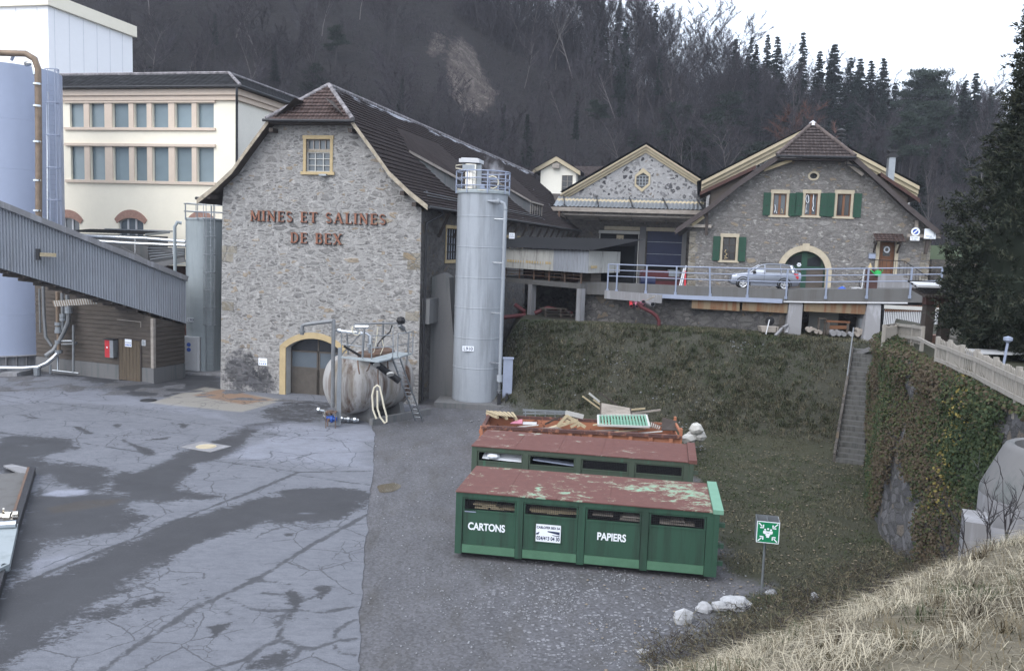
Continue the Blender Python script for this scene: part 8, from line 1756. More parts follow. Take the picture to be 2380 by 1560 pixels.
for (x0,y0,x1,y1,w_,m_,lab) in [(975,45,1180,195,.07,'palewood','pale lath rising to the left out of the orange skip, lowest of the three'),(1050,12,1170,110,.09,'whitish','whitish lath rising highest to the left out of the skip'),(1160,0,1380,155,.06,'darkwood','long dark thin pole slanting up to the left behind the grey cupboard panel'),(1100,85,1190,150,.07,'palewood','short pale lath between two longer ones left of the grey panel'),(1530,200,1685,185,.07,'palewood','pale lath sticking out to the right of the grey panel'),(1540,243,1865,200,.08,'graywood','long grey lath sticking out furthest to the right over the skip rim'),(780,230,985,280,.2,'whitish','white plank lying right of the aluminium ladder in the skip'),(545,365,775,255,.07,'darkwood','dark thin bar leaning across the middle left of the skip'),(1080,355,1140,400,.07,'palewood','short pale stick at the rim left of the mint slatted frame'),(1150,400,1760,420,.10,'redbrown','dark red-brown beam lying along the skip rim below the mint slatted frame')]:
 p,q = s3p(x0,y0,1.75 if y0 < 150 else 1.55),None; Yb = s3p((x0 + x1) / 2,300,1.5).y; p,q = Pd(*loc3(x0,y0),Yb - .1),Pd(*loc3(x1,y1),Yb); b = MB(); b.bar(p,q,.05,w_ ); o = b.build('waste_lath',X[m_],None,org=tuple(q)); tag(o,lab,'lath','laths and poles sticking out of the skip')
Yk = s3p(400,330,1.5).y
def quad3(name,pts,mat,lab,cat,Y0,Y1,th=.04,slats=0,rails=None):
 P = [Pd(*loc3(x,y),Y0 if i in (0,1) else Y1) for i,(x,y) in enumerate(pts)]; b = MB(); n_ = (P[1] - P[0]).cross(P[3] - P[0]).normalized() * th
 if slats == 0: b.prism(P,n_)
 else:
  for k in range(slats):
   f0,f1 = (k + .12) / slats,(k + .72) / slats; b.prism([P[0].lerp(P[1],f0),P[0].lerp(P[1],f1),P[3].lerp(P[2],f1),P[3].lerp(P[2],f0)],n_)
 o = b.build(name,X[mat],None,org=tuple(P[0])); tag(o,lab,cat); return o,P,n_
Yn = s3p(1400,400,1.5).y
t,P,n_ = quad3('cot_side',[(1155,375),(1735,395),(1700,262),(1150,265)],'mint','mint green slatted cot side with a whitish frame lying in the skip','cot side',Yn - .1,Yn + 1.0,.03,16)
b = MB();
for p,q in ((P[0],P[1]),(P[3],P[2]),(P[0],P[3]),(P[1],P[2])): b.bar(p,q,.08,.08)
b.build('frame_rail',X['whitish'],t)
quad3('mint_board',[(1310,380),(1745,400),(1745,350),(1310,310)],'mint','mint green board lying under the slatted cot side','board',Yn + .15,Yn + .7)
t,P,n_ = quad3('cupboard_panel',[(1185,255),(1520,265),(1505,185),(1190,128)],'graywood','large grey weathered cupboard panel standing up in the middle of the orange skip','panel',Yn + 1.3,Yn + 1.5,.12)
b = MB(); b.bar(P[0],P[3],.12,.16); b.cut().bar(P[1],P[2],.12,.16); b.build('side_batten',X['plank'],t)
t,P,n_ = quad3('wooden_pallet',[(0,265),(235,290),(200,235),(-130,212)],'palewood','fresh pale pallet lying on top at the left end of the skip','pallet',Yk + .5,Yk + 1.5,.03,7)
b = MB();
for f in (.05,.5,.95): b.bar(P[0].lerp(P[1],f) - Vector((0,0,.09)),P[3].lerp(P[2],f) - Vector((0,0,.09)),.1,.1)
b.build('bearer',X['palewood'],t)
al = thing('waste_ladder','grey aluminium ladder lying sideways on the left half of the orange skip','ladder',tuple(Pd(*loc3(500,270),Yk + 1)))
for (x0,y0,x1,y1) in ((295,205,780,225),(300,310,760,325)): b = MB(); b.bar(Pd(*loc3(x0,y0),Yk + 1.2),Pd(*loc3(x1,y1),Yk + 1.2),.06,.1); b.build('rail',X['galv'],al)
b = MB(); b.bar(Pd(*loc3(300,240),Yk + 1.1),Pd(*loc3(780,250),Yk + 1.1),.05,.06)
for x in (325,435,550,662,745): b.bar(Pd(*loc3(x,212),Yk + 1.2),Pd(*loc3(x + 3,318),Yk + 1.2),.05,.05)
b.build('rung',X['galv'],al)
t = thing('broken_trestle','fresh pale wooden A-shaped trestle broken on the waste in the middle of the skip','trestle',tuple(Pd(*loc3(850,350),Yn + .2)))
for (x0,y0,x1,y1) in [(690,385,795,268),(795,268,1010,400),(750,300,830,345),(690,390,910,320),(840,395,925,345),(905,310,930,395),(785,270,905,330)]: b = MB(); b.bar(Pd(*loc3(x0,y0),Yn + .3),Pd(*loc3(x1,y1),Yn + .2),.04,.13); b.build('board',X['palewood'],t)
quad3('brown_cupboard',[(1870,435),(2045,440),(2050,335),(1885,292)],'darkwood','dark brown panel standing at the right end inside the orange skip','panel',Yn + .3,Yn + .8)
quad3('slatted_board_bundle',[(1740,400),(1850,432),(1865,400),(1750,350)],'graywood','grey slatted bundle left of the dark panel at the right end of the skip','boards',Yn + .1,Yn + .5,.05,5)
quad3('purple_board',[(150,360),(290,365),(290,315),(230,325)],'pinkpipe','dull purple board lying below the pale pallet in the skip','board',Yk + .3,Yk + .6)
quad3('white_sheet',[(295,370),(450,372),(455,350),(300,345)],'white','white sheet lying under the aluminium ladder in the skip','sheet',Yk + .2,Yk + .8)
p = Pz((1900 + 2160 / 2.975) / 1.6454,(1500 + 540 / 2.975) / 1.6454,.2);
for k,(dx,dz_,r__) in enumerate([(-.3,.2,.32),(.05,.65,.34),(.25,.3,.3),(-.05,.25,.35)]):
 b = MB(); rs2 = random.Random(k); b.lathe(Vector((p.x + dx,38.8 + .1 * k,dz_ + .45)),[(0,-r__ * .8),(r__ * .8,-r__ * .5),(r__,0),(r__ * .7,r__ * .6),(0,r__ * .85)],9); b.v = [(x + rs2.gauss(0,.02),y,z + rs2.gauss(0,.03)) for x,y,z in b.v]; o = b.build('white_foam_lump',X['whitish'],None,org=tuple(p)); tag(o,['lower left white lump','topmost white lump','lower right white lump','middle white lump'][k] + ' of the heap beside the right end of the skip','foam lump','white lumps beside the skip')
# STAIRS UP THE BANK
sb_,st2 = Pz(1969,1078,.0),Pd(2008,812,44.0); nst = 23; stair = thing('bank_stairs','long flight of old dark stone steps climbing the grassy bank beside the ivy wall','stairs',tuple(sb_))
dv = Vector((st2.x - sb_.x,st2.y - sb_.y,0)); sd = Vector((dv.y,-dv.x,0)).normalized(); r_ = random.Random(5)
for k in range(nst):
 f = k / (nst - 1); c = sb_ + dv * f; z_ = (st2.z) * (k + 1) / nst; wd = .56 + r_.uniform(-.05,.05); b = MB(); a_ = c - sd * wd + Vector((0,r_.uniform(-.03,.03),0)); e_ = c + sd * (wd + .1); g_ = dv.normalized() * .42; b.prism([Vector((a_.x,a_.y,z_ - .22)),Vector((e_.x,e_.y,z_ - .22)),Vector((e_.x + g_.x,e_.y + g_.y,z_ - .22)),Vector((a_.x + g_.x,a_.y + g_.y,z_ - .22))],(r_.uniform(-.01,.01),0,.2 + r_.uniform(-.015,.015))); b.build('step',X['step'],stair)
b = MB(); b.prism([sb_ - sd * .62 + Vector((0,0,-.2)),sb_ - sd * .62 + dv + Vector((0,0,st2.z - .3)),sb_ - sd * .62 + dv + Vector((0,0,st2.z + .12)),sb_ - sd * .62 + Vector((0,0,.45))],sd * .12); b.build('stringer',X['lower'],stair)
hr_ = thing('stair_handrail','straight grey metal handrail running down the left side of the bank stairs','handrail',tuple(sb_)); h0_,h1_ = Pd(1944,1062,38.2),Pd(1984,762,45.2); b = MB(); b.tube([h0_,h1_],.035,6); b.build('rail',X['pipe_grey'],hr_)
for f in (.02,.3,.6,.9): p = h0_.lerp(h1_,f); b = MB(); b.tube([p,Vector((p.x,p.y,float(hz(p.x,p.y)) - .1))],.035,5); b.build('post',X['rusty'],hr_)
b = MB(); p,q = Pd(2000,822,44.2),Pd(2043,806,43.2); b.bar(p,q,.5,.22); o = b.build('stone_slab',X['concrete'],None,org=tuple(p)); tag(o,'tilted stone slab across the head of the bank stairs','slab')
# IVY WALL
WY = np.arange(12.5,44.6,.5); iv = thing('ivy_wall','tall old rubble wall almost covered in ivy right of the bank stairs','wall',(13,28,0))
def wx(y): return float(lerp_tab(y,WALLX))
def wtop(y): return float(lerp_tab(y,[(12,5.9),(25,5.95),(31,5.9),(34,6.1),(38,5.6),(41,5.1),(44,4.6),(48,4.5)]))
def wall_pt(y,f,off=0.0):
 t = wtop(y); x0 = wx(y); z = -.1 + (t + .1) * f; bat = (1 - f) * .3; n = fbm(y * 1.0,z * 1.3 + 7,.5,4)
 return Vector((x0 - bat + .12 - float(n) * .35 - off,y,z))
b = MB(); NF = 16; gridi = []
for y in WY: gridi.append(b.add([wall_pt(y,k / NF) for k in range(NF + 1)] + [Vector((wx(y) + .6,y,wtop(y) + .02))]))
for A_,B_ in zip(gridi[:-1],gridi[1:]):
 for k in range(NF + 1): b.f.append((A_ + k,B_ + k,B_ + k + 1,A_ + k + 1)); b.m.append(0); b.uv.append(None)
b.build('masonry',X['rock'],iv,smooth=True)
rs = np.random.RandomState(11); n = 120000; yy = 12.5 + 32 * rs.rand(n) ** 1.15; ff = rs.rand(n) ** .85
P = np.array([[wx(y) for y in yy],yy,[0] * n]).T
tt_ = np.array([wtop(y) for y in yy]); zz = tt_ * ff; P[:,2] = zz
hole = (fbm(yy,zz,.33,4) + .55 * np.exp(-((yy - 26.5) / 3.0) ** 2 - ((zz - .8) / 1.3) ** 2) + .35 * np.exp(-((yy - 18.6) / .55) ** 2 - ((zz - 5.0) / .9) ** 2)) > .44
hole |= ((np.abs(yy - 26.8) < 2.4 + fbm(yy,zz,1.5,3)) & (zz < 2.6 + fbm(yy,zz,.9,3) * 2.2) & (fbm(yy + 9,zz,1.1,3) > -.25))
thick = .14 + .30 * np.clip(fbm(yy + 30,zz,.45,3) + .25,0,1) + .25 * (ff > .9)
P[:,0] += -(1 - ff) * .3 + .12 - rs.rand(n) * thick - fbm(yy,zz * 1.3 + 7,.5,4) * .35; P[:,1] += rs.normal(size=n) * .06; P[:,2] += rs.normal(size=n) * .06
top = rs.rand(n) < .14; P[top,2] = tt_[top] + rs.rand(top.sum()) * .22; P[top,0] += rs.rand(top.sum()) * .7
keepm = ~hole; P = P[keepm]; yk,zk_ = yy[keepm],zz[keepm]; n = len(P)
sz = rs.uniform(.03,.062,n); nrm = rs.normal(size=(n,3)) * .6 + [-1.0,-.45,.35]; nrm /= np.linalg.norm(nrm,axis=1)[:,None]
t1 = np.cross(nrm,rs.normal(size=(n,3))); t1 /= np.linalg.norm(t1,axis=1)[:,None]; t2 = np.cross(nrm,t1)
Q = np.stack([P - t1 * sz[:,None],P - t2 * sz[:,None] * .75,P + t1 * sz[:,None],P + t2 * sz[:,None] * .75],1)
gsel = fbm(yk,zk_ + 3,.28,3) + rs.normal(size=n) * .22 + .18 * (yk > 33) + .25 * ((yk < 21) & (zk_ > 3.5)); mi = np.where(gsel > .22,0,np.where(gsel > .02,2,1)); yel = (np.abs(yk - 22.2 - (5 - zk_) * .35) < .55 + .3 * rs.rand(n)) & (rs.rand(n) < .22) & (zk_ > 2.2); mi[yel] = 3
lv = fast('ivy_leaves',Q.reshape(-1,3),np.arange(n * 4).reshape(-1,4),[X['ivy1'],X['ivy2'],X['ivy3'],X['ivy4']],mi); tag(lv,'dense mass of dark green and brown ivy hanging over the old wall','ivy',kind='stuff')
p,q = Pd(2068,988,30.5),Pd(2127,952,28.5); b = MB(); b.tube([p,q],.05,7); o = b.build('grey_drain_pole',X['silo_green'],None,org=tuple(p)); tag(o,'grey pole slanting out of the brown ivy on the wall','pole')
# PICKET FENCE
fn = thing('picket_fence','weathered pale picket fence standing along the top of the ivy wall','fence',(12,22,6)); fpx = [(2175,853),(2203,864),(2231,879),(2265,893),(2308,918),(2361,948),(2440,990),(2560,1050)]
FP = [Pz(u,v,6.0) for u,v in fpx]
def picket(b,p,d,h_,w_=.040):
 a = d * w_ / 2; n_ = Vector((d.y,-d.x,0)) * .022; b.prism([p - a,p + a,p + a + Vector((0,0,h_ - .04)),p + Vector((0,0,h_)),p - a + Vector((0,0,h_ - .04))],n_)
def fence_run(root,FP,hgt,back=False,gap=.125):
 for k,p in enumerate(FP): b = MB(); b.box((p.x - .05,p.y - .05,p.z - .25),(p.x + .05,p.y + .05,p.z + hgt + .06)); b.build('post',X['fence'],root)
 for p,q in zip(FP[:-1],FP[1:]):
  d = (q - p); L_ = Vector((d.x,d.y,0)).length; dn = Vector((d.x,d.y,0)).normalized(); out = Vector((dn.y,-dn.x,0))
  if out.x > 0: out = -out
  for h_ in (.24,.66): b = MB(); b.bar(p + Vector((0,0,h_)) + out * .055,q + Vector((0,0,h_)) + out * .055,.035,.11); b.build('rail',X['fence'],root)
  n_ = int(L_ / gap)
  b = MB()
  for k in range(1,n_): c = p.lerp(q,k / n_); picket(b,c + Vector((0,0,.06)) - out * .02,dn,hgt - .06 + .02 * math.sin(k * 7.3))
  b.build('pickets',X['fence'],root)
fence_run(fn,FP,.86)
fn2 = thing('far_picket_fence','short far run of pale picket fence curving above the ivy near the slatted screen','fence',(14,31,6)); FP2 = [Pd(2052,800,31.8),Pd(2083,794,33.5),Pd(2120,800,31.8),Pd(2142,806,30.0)]
fence_run(fn2,FP2,.66,gap=.12)
b = MB(); b.bar(Pd(2133,786,30.0),Pd(2176,808,26.0),.07,.10); o = b.build('linking_rail',X['fence'],None,org=tuple(Pd(2150,795,28))); tag(o,'bare slanting rail linking the far and near picket fences','rail')
fn3 = thing('garden_picket_fence','second row of pale pickets seen behind the wall fence below the cypress','fence',(17,33,6)); fence_run(fn3,[Pd(2196,815,35),Pd(2235,826,33),Pd(2290,842,31)],.8,gap=.13)
# tiled gate pergola
pg = thing('tiled_gate_roof','dark wooden gate posts carrying a small tiled roof in front of the slatted screen','pergola',tuple(Pd(2165,800,32.5)))
for (x,w_) in ((2148,.34),(2187,.34)): p,q = Pd(x,815,32.5),Pd(x + 6,688,32.5); b = MB(); b.bar(p,Vector((p.x + .05,p.y,q.z)),w_,w_); b.build('post',X['darkwood'],pg)
p,q = Pd(2148,697,32.4),Pd(2215,700,32.4); b = MB(); b.bar(p,q,.3,.34); b.build('beam',X['redbrown'],pg)
b = MB()
for k in range(9): c = Pd(2138 + k * 7.5,680,32.4); b.bar(c + Vector((0,-.5,-.12)),c + Vector((0,.6,.1)),.06,.1)
b.build('rafter',X['darkwood'],pg); c = Pd(2133,672,31.9); b = MB(); b.rows((c.x,c.y,c.z),(1,0,0),Vector((0,.9,.22)).normalized(),[(0,0),(1.5,0),(1.5,1.2),(0,1.2)],.3,.05); b.build('roof',X['slate'],pg)
b = MB(); c = Pd(2134,668,32.0); b.prism([c,c + Vector((.85,0,0)),c + Vector((1.0,.9,.12)),c + Vector((.05,.9,.12))],(0,0,.08)); b.build('white_ridge_slab',X['white'],pg)
b = MB(); c = Pd(2160,800,33.0); b.box((c.x - .3,c.y,c.z),(c.x + .4,c.y + .4,c.z + .35)); o = b.build('terracotta_planter',X['brick'],None,org=tuple(c)); tag(o,'rust red planter between the dark wooden gate posts','planter')
# white parked things and frosty garden seen past the fence
b = MB(); c = Pd(2332,858,25); t = thing('garden_table','white garden table seen behind the pickets under the cypress','table',tuple(c)); b.box((c.x + .6,c.y + 2.5,c.z + .15),(c.x + 2.6,c.y + 3.5,c.z + .21)); b.build('top',X['white'],t)
for dx in (.7,2.5): b = MB(); b.box((c.x + dx - .04,c.y + 2.6,5.9),(c.x + dx + .04,c.y + 3.4,c.z + .15)); b.build('leg',X['galv_blue'],t)
c = Pd(2338,840,24); b = MB(); b.tube([(c.x - .1,c.y,5.9),(c.x,c.y,6.95)],.035,6); b.lathe((c.x,c.y,6.95),[(.03,0),(.12,.08),(.12,.16),(0,.2)],10); o = b.build('garden_lamp_post',X['galv_blue'],None,org=(c.x,c.y,6)); tag(o,'slim pale blue garden lamp post behind the near pickets','lamp post')
# BIG CYPRESS (right edge)
cyx,cyy = Pd(2390,800,29).x,29.0; cy_ = thing('cypress_tree','huge dark cypress filling the right edge of the view behind the picket fence','tree',(cyx,cyy,6))
b = MB(); b.tube([(cyx,cyy,5.8),(cyx + .1,cyy,9),(cyx,cyy,20)],[.28,.2,.04],8); b.tube([(cyx - .5,cyy + .2,5.8),(cyx - .6,cyy,8.5)],[.14,.1],6); b.build('trunk',X['bark'],cy_)
rs = np.random.RandomState(2); z_lo,z_hi = 6.1,18.6; CR = [(6.1,1.5),(6.9,2.1),(8.0,2.35),(9.5,2.3),(11.0,2.0),(12.5,1.5),(14,1.1),(16,.8),(18.6,.1)]
# (height, radius); bulge to the left as in the photograph
n = 2900; zc = z_lo + (z_hi - z_lo) * rs.rand(n) ** 1.25; az = rs.rand(n) * 6.283; Rr = lerp_tab(zc,CR); lob = 1 + .16 * np.sin(az * 3 + zc * 1.1) + .12 * np.sin(az * 5 - zc * 2.3); rr = Rr * lob * np.where(rs.rand(n) < .7,rs.uniform(.8,1.05,n),rs.uniform(.3,.8,n))
C0 = np.stack([cyx + rr * np.cos(az),cyy + rr * np.sin(az),zc],-1); outv = np.stack([np.cos(az),np.sin(az),np.zeros(n)],-1)
V_,MI = [],[]
for k in range(n):
 m_ = 34; t = rs.rand(m_); L_ = rs.uniform(.35,.85); ax3 = outv[k] * .75 + np.array([rs.normal() * .35,rs.normal() * .35,.55 + rs.normal() * .25]); ax3 /= np.linalg.norm(ax3)
 base = C0[k] + ax3 * L_ * t[:,None] + rs.normal(size=(m_,3)) * .055 * (1.5 - t)[:,None] + np.array([0,0,-.18]) * (t ** 2)[:,None]; d = ax3 * .6 + rs.normal(size=(m_,3)) * .55 + [0,0,-.1]; d /= np.linalg.norm(d,axis=1)[:,None]
 V_.append(twig_tris(base,d,rs.uniform(.09,.24,m_),.06,rs)); MI.append((rs.rand(m_) < .22 + .35 * (L_ > .7)).astype(int))
V_ = np.concatenate(V_); fast('crown',V_.reshape(-1,3),np.arange(len(V_) * 3).reshape(-1,3),[X['thuja'],X['thuja2']],np.concatenate(MI),parent=None).name
cr_ = bpy.data.objects[-1] if False else C.objects[-1]; cr_.parent = cy_; cr_.location = (-cyx,-cyy,-6)
b = MB(); b.lathe((cyx,cyy,0),[(0,6.6)] + [(r__ * .72,z_ + .3) for z_,r__ in CR[1:-1]] + [(0,17)],14); b.build('inner_foliage',X['thuja'],cy_)
# CONCRETE CHIMNEY-LIKE STRUCTURE (lower right)
kx,ky = Pd(2455,1040,14.2).x + .55,14.9
def vz(v,Y=14.1): return Pd(2330,v,Y).z
ks = thing('concrete_shaft','grey concrete shaft with conical open top and whitish stepped base before the ivy wall','shaft',(kx,ky,2)); zt3,zm3 = vz(1056,14.2),vz(1180,13.9)
b = MB(); b.lathe((kx,ky,0),[(.70,zt3 - 1.2),(.72,zt3 - .02),(.80,zt3),(.86,zt3 - .03),(.90,zt3 - .1),(1.20,zm3 + .02),(1.22,zm3 - .05),(1.22,zm3 - .1)],44,m=0); b.lathe((kx,ky,0),[(1.22,zm3 - .1),(1.24,1.5)],44,m=1); b.lathe((kx,ky,0),[(0,zt3 - 1.2),(.7,zt3 - 1.2)],30,m=2); b.build('cone',[X['concrete'],X['concrete_l'],X['dark']],ks,smooth=True)
p = Pd(2244,1212,13.6); z5 = p.z; b = MB(Matrix.Translation((p.x,p.y,0)) @ Matrix.Rotation(R(-24),4,'Z')); b.box((0,0,1.5),(.36,.8,z5)); b.box((.30,-.28,1.5),(2.2,1.2,z5 - .36)); b.box((.62,-.36,1.5),(2.2,-.28,z5 - .62)); b.build('stepped_base',X['concrete_l'],ks)
# ASSEMBLY POINT SIGN
sg0 = Pz(1772,1388,.0); sx,sy = sg0.x,sg0.y; gz0 = float(hz(sx,sy)); A5 = Fr((sx,sy,0),12.0); stz = Pd(1779,1215,sy).z; szb = Pd(1779,1256,sy).z; hs_ = .58
sgn = thing('assembly_point_sign','green cube-shaped assembly point sign with four arrows and people on a thin pole','sign',(sx,sy,gz0)); b = MB(); b.tube([(sx,sy + .1,gz0 - .2),(sx,sy + .1,szb + .3)],.035,8); b.build('pole',X['galv'],sgn)
zc0 = szb + .03; b = MB(A5.M); h2_ = hs_ / 2
for (lo,hi) in [((-h2_,-h2_,zc0),(h2_,-h2_ + .008,zc0 + hs_)),((-h2_,h2_ - .008,zc0),(h2_,h2_,zc0 + hs_)),((-h2_,-h2_ + .008,zc0),(-h2_ + .008,h2_ - .008,zc0 + hs_)),((h2_ - .008,-h2_ + .008,zc0),(h2_,h2_ - .008,zc0 + hs_))]: b.box(lo,hi)
b.box((-.004,-h2_ + .008,zc0 + .1),(.004,h2_ - .008,zc0 + hs_ - .02)); b.box((-h2_ + .01,-.004,zc0),(h2_ - .01,.004,zc0 + .04)); b.build('box',X['galv'],sgn)
for side_ in (0,1):
 A6 = Fr((sx,sy,0),12.0 if side_ == 0 else 12 - 90); A6M = A6.M; t_ = -h2_ - .003
 def bx6(mb,a0,a1,z0_,z1_,d=.0): mb.box((a0,t_ - d - .002,zc0 + z0_),(a1,t_ - d,zc0 + z1_))
 b = MB(A6M); bx6(b,-h2_,h2_,0,hs_); pn = b.build('face',X['signwhite'],sgn); b = MB(A6M); bx6(b,-h2_ + .02,h2_ - .02,.02,hs_ - .02,.003); b.build('green_field',X['green_sign'],pn)
 b = MB(A6M); q0 = hs_ / 2
 def pr6(pts): b.prism([(x,t_ - .008,zc0 + q0 + z_) for x,z_ in pts],(0,.002,0))
 for sx_ in (-1,1):
  for sz_ in (-1,1):
   f6 = lambda x,z_: (x * sx_,z_ * sz_)
   pts = [f6(.235,.255),f6(.255,.235),f6(.165,.145),f6(.145,.165)]; pr6(pts); pr6([f6(.105,.105),f6(.205,.105),f6(.205,.135),f6(.105,.135)]); pr6([f6(.105,.105),f6(.135,.105),f6(.135,.205),f6(.105,.205)])
 for (cx6,cz6,s6) in [(-.075,.06,.9),(0,.085,.9),(.075,.06,.9),(0,.0,1.15)]:
  if cz6 != .085: pr6([(cx6 - .05 * s6,cz6 - .02),(cx6 + .05 * s6,cz6 - .02),(cx6 + .052 * s6,cz6 - .09),(cx6 + .034 * s6,cz6 - .09),(cx6 + .03 * s6,cz6 - .14 * (1 if s6 > 1 else .75)),(cx6 - .03 * s6,cz6 - .14 * (1 if s6 > 1 else .75)),(cx6 - .034 * s6,cz6 - .09),(cx6 - .052 * s6,cz6 - .09)])
  pr6([(cx6 + .026 * math.cos(a),cz6 + .012 + .026 * math.sin(a)) for a in [k * math.pi / 5 for k in range(10)]])
 b.build('people_and_arrows',X['signwhite'],pn)
# boulders
def boulder(u0,u1,vb,vt,lab,seed,deep=.6,mat='rocks'):
 c = Pz((u0 + u1) / 2,vb,0); w_ = (u1 - u0) / 2000 * c.y / 2; h_ = (vb - vt) / 2000 * c.y * .8; g0 = float(hz(c.x,c.y)); r6 = random.Random(seed); b = MB(); rings = []
 import_n = 9
 for i in range(7):
  ph = -math.pi / 2 + math.pi * i / 6; ring = []
  for j in range(10):
   a = j * math.pi / 5; nn = mnoise.noise(Vector((math.cos(a) * math.cos(ph) + seed,math.sin(a) * math.cos(ph),math.sin(ph)))) * .35 + 1
   ring.append((c.x + w_ * math.cos(a) * math.cos(ph) * nn,c.y + w_ * .1 + w_ * deep * math.sin(a) * math.cos(ph) * nn,g0 + h_ * .42 + h_ * .62 * math.sin(ph) * nn))
  rings.append(b.add(ring))
 for i in range(6):
  for j in range(10): b.f.append((rings[i] + j,rings[i] + (j + 1) % 10,rings[i + 1] + (j + 1) % 10,rings[i + 1] + j)); b.m.append(0); b.uv.append(None)
 o = b.build('boulder',X[mat],None,org=(c.x,c.y,g0)); tag(o,lab,'boulder','pale boulders beside the assembly sign'); return o
boulder(1562,1614,1458,1410,'oval pale boulder at the left end of the row below the sign',1); boulder(1614,1656,1428,1396,'rounded pale boulder second from the left in the row',2); boulder(1652,1692,1424,1396,'small smooth pale boulder third from the left in the row',3); boulder(1674,1750,1420,1384,'largest jagged white boulder, right end of the row below the sign',7,.8); boulder(1776,1806,1388,1374,'small grey boulder just right of the sign pole foot',5,mat='gravel_s'); boulder(1880,1900,1432,1408,'small white stone in the brambles right of the row',6); boulder(1478,1512,1536,1524,'thin flat white stone in the grass low in the picture',9,.4)
# LEFT EDGE: sunken bay with kerb and valve
c0,c1 = Pz(75,1096,.15),Pz(4,1330,.15); bay = thing('loading_bay_pit','sunken concrete bay with a dark steel kerb at the left edge of the yard','loading bay',tuple((c0 + c1) / 2))
b = MB(); dd_ = (c1 - c0).normalized(); o_ = Vector((-dd_.y,dd_.x,0)); o_ = o_ if o_.x < 0 else -o_
b.bar(c0,c1 + dd_ * 3,.22,.34); b.bar(c0 + o_ * .12 + Vector((0,0,.1)),c1 + o_ * .12 + dd_ * 3 + Vector((0,0,.1)),.08,.16,m=1); b.build('steel_kerb',[X['cable'],X['rusty']],bay)
b = MB(); b.prism([c0 + o_ * .2,c1 + o_ * .2 + dd_ * 3,c1 + o_ * 7 + dd_ * 3,c0 + o_ * 7],(0,0,-.08)); b.build('bay_floor',X['concrete_d'],bay)
b = MB(); b.prism([Pz(8,1085,.13),Pz(28,1082,.13),Pz(74,1092,.13),Pz(68,1104,.13),Pz(40,1100,.13)],(0,0,.06)); b.build('kerb_stone',X['concrete_l'],bay)
b = MB(); b.prism([Pz(-40,1235,.4),Pz(42,1217,.4),Pz(22,1310,.4),Pz(-40,1340,.4)],(0,0,-.2)); b.build('pale_cover',X['silo_green'],bay)
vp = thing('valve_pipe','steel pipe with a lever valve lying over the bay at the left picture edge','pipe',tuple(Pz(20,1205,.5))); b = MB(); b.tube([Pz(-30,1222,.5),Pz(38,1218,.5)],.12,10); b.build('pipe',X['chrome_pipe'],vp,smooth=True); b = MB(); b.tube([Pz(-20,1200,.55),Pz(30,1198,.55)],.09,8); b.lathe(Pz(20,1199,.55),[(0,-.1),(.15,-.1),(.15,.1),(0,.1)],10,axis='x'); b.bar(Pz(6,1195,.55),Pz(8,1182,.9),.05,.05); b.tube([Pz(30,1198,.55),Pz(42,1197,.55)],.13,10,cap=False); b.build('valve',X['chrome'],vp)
b = MB(); b.tube([Pz(10,1322,.3),Pz(14,1318,.35)],.13,12,cap=False); o = b.build('open_pipe_end',X['galv'],None,org=tuple(Pz(10,1322,.3))); tag(o,'short open pipe end at the lower end of the dark steel kerb','pipe')
# GRASS, STRAW, GRAVEL, LEAVES
def blades(name,X_,Y_,Z_,h_,w_,lean,mats,mi,lab,cat,rs):
 n = len(X_); az = rs.rand(n) * 6.283; d = np.stack([np.cos(az),np.sin(az)],-1); s_ = np.stack([-d[:,1],d[:,0]],-1) * w_ / 2
 base = np.stack([X_,Y_,Z_ - .02],-1); L1 = lean * h_; m1 = base + np.stack([d[:,0] * L1 * .35,d[:,1] * L1 * .35,h_ * .62],-1); tip = base + np.stack([d[:,0] * L1,d[:,1] * L1,h_ * (.95 - .35 * lean)],-1); S3 = np.concatenate([s_,np.zeros((n,1))],1)
 V = np.stack([base - S3,base + S3,m1 + S3 * .7,m1 - S3 * .7,tip],1).reshape(-1,3); k = np.arange(n)[:,None] * 5
 F = np.concatenate([k + [0,1,2],k + [0,2,3],k + [3,2,4]],0); o = fast(name,V,F,mats,np.concatenate([mi,mi,mi])); tag(o,lab,cat,kind='stuff'); return o
rs = np.random.RandomState(9)
# dead straw on the near bank
n = 230000; Y_ = rs.uniform(2.5,15,n); X_ = rs.uniform(-2,11,n); p_ = .795 * Y_ - .606 * X_; ok = (p_ > -1) & (p_ < 5.5 + rs.normal(size=n) * .5) & (np.abs(X_ / Y_) < .75); X_,Y_ = X_[ok],Y_[ok]; cl_ = fbm(X_,Y_,2.2,3); n = len(X_)
dist = np.hypot(X_,Y_); ok = rs.rand(n) < np.clip(.55 + cl_,.15,1); X_,Y_,cl_ = X_[ok],Y_[ok],cl_[ok]; n = len(X_); Z_ = hz(X_,Y_)
sel = cl_ + rs.normal(size=n) * .25; blades('dead_grass',X_,Y_,Z_,rs.uniform(.06,.17,n) * (1.0 + cl_ * .9),.0045 + .003 * rs.rand(n)[:,None],rs.uniform(.8,2.2,n),[X['st1'],X['st2'],X['st3'],X['gr2']],np.where(sel > .25,1,np.where(sel > -.1,0,np.where(rs.rand(n) < .75,2,3))),'dry pale straw-coloured grass on the near bank','dead grass',rs)
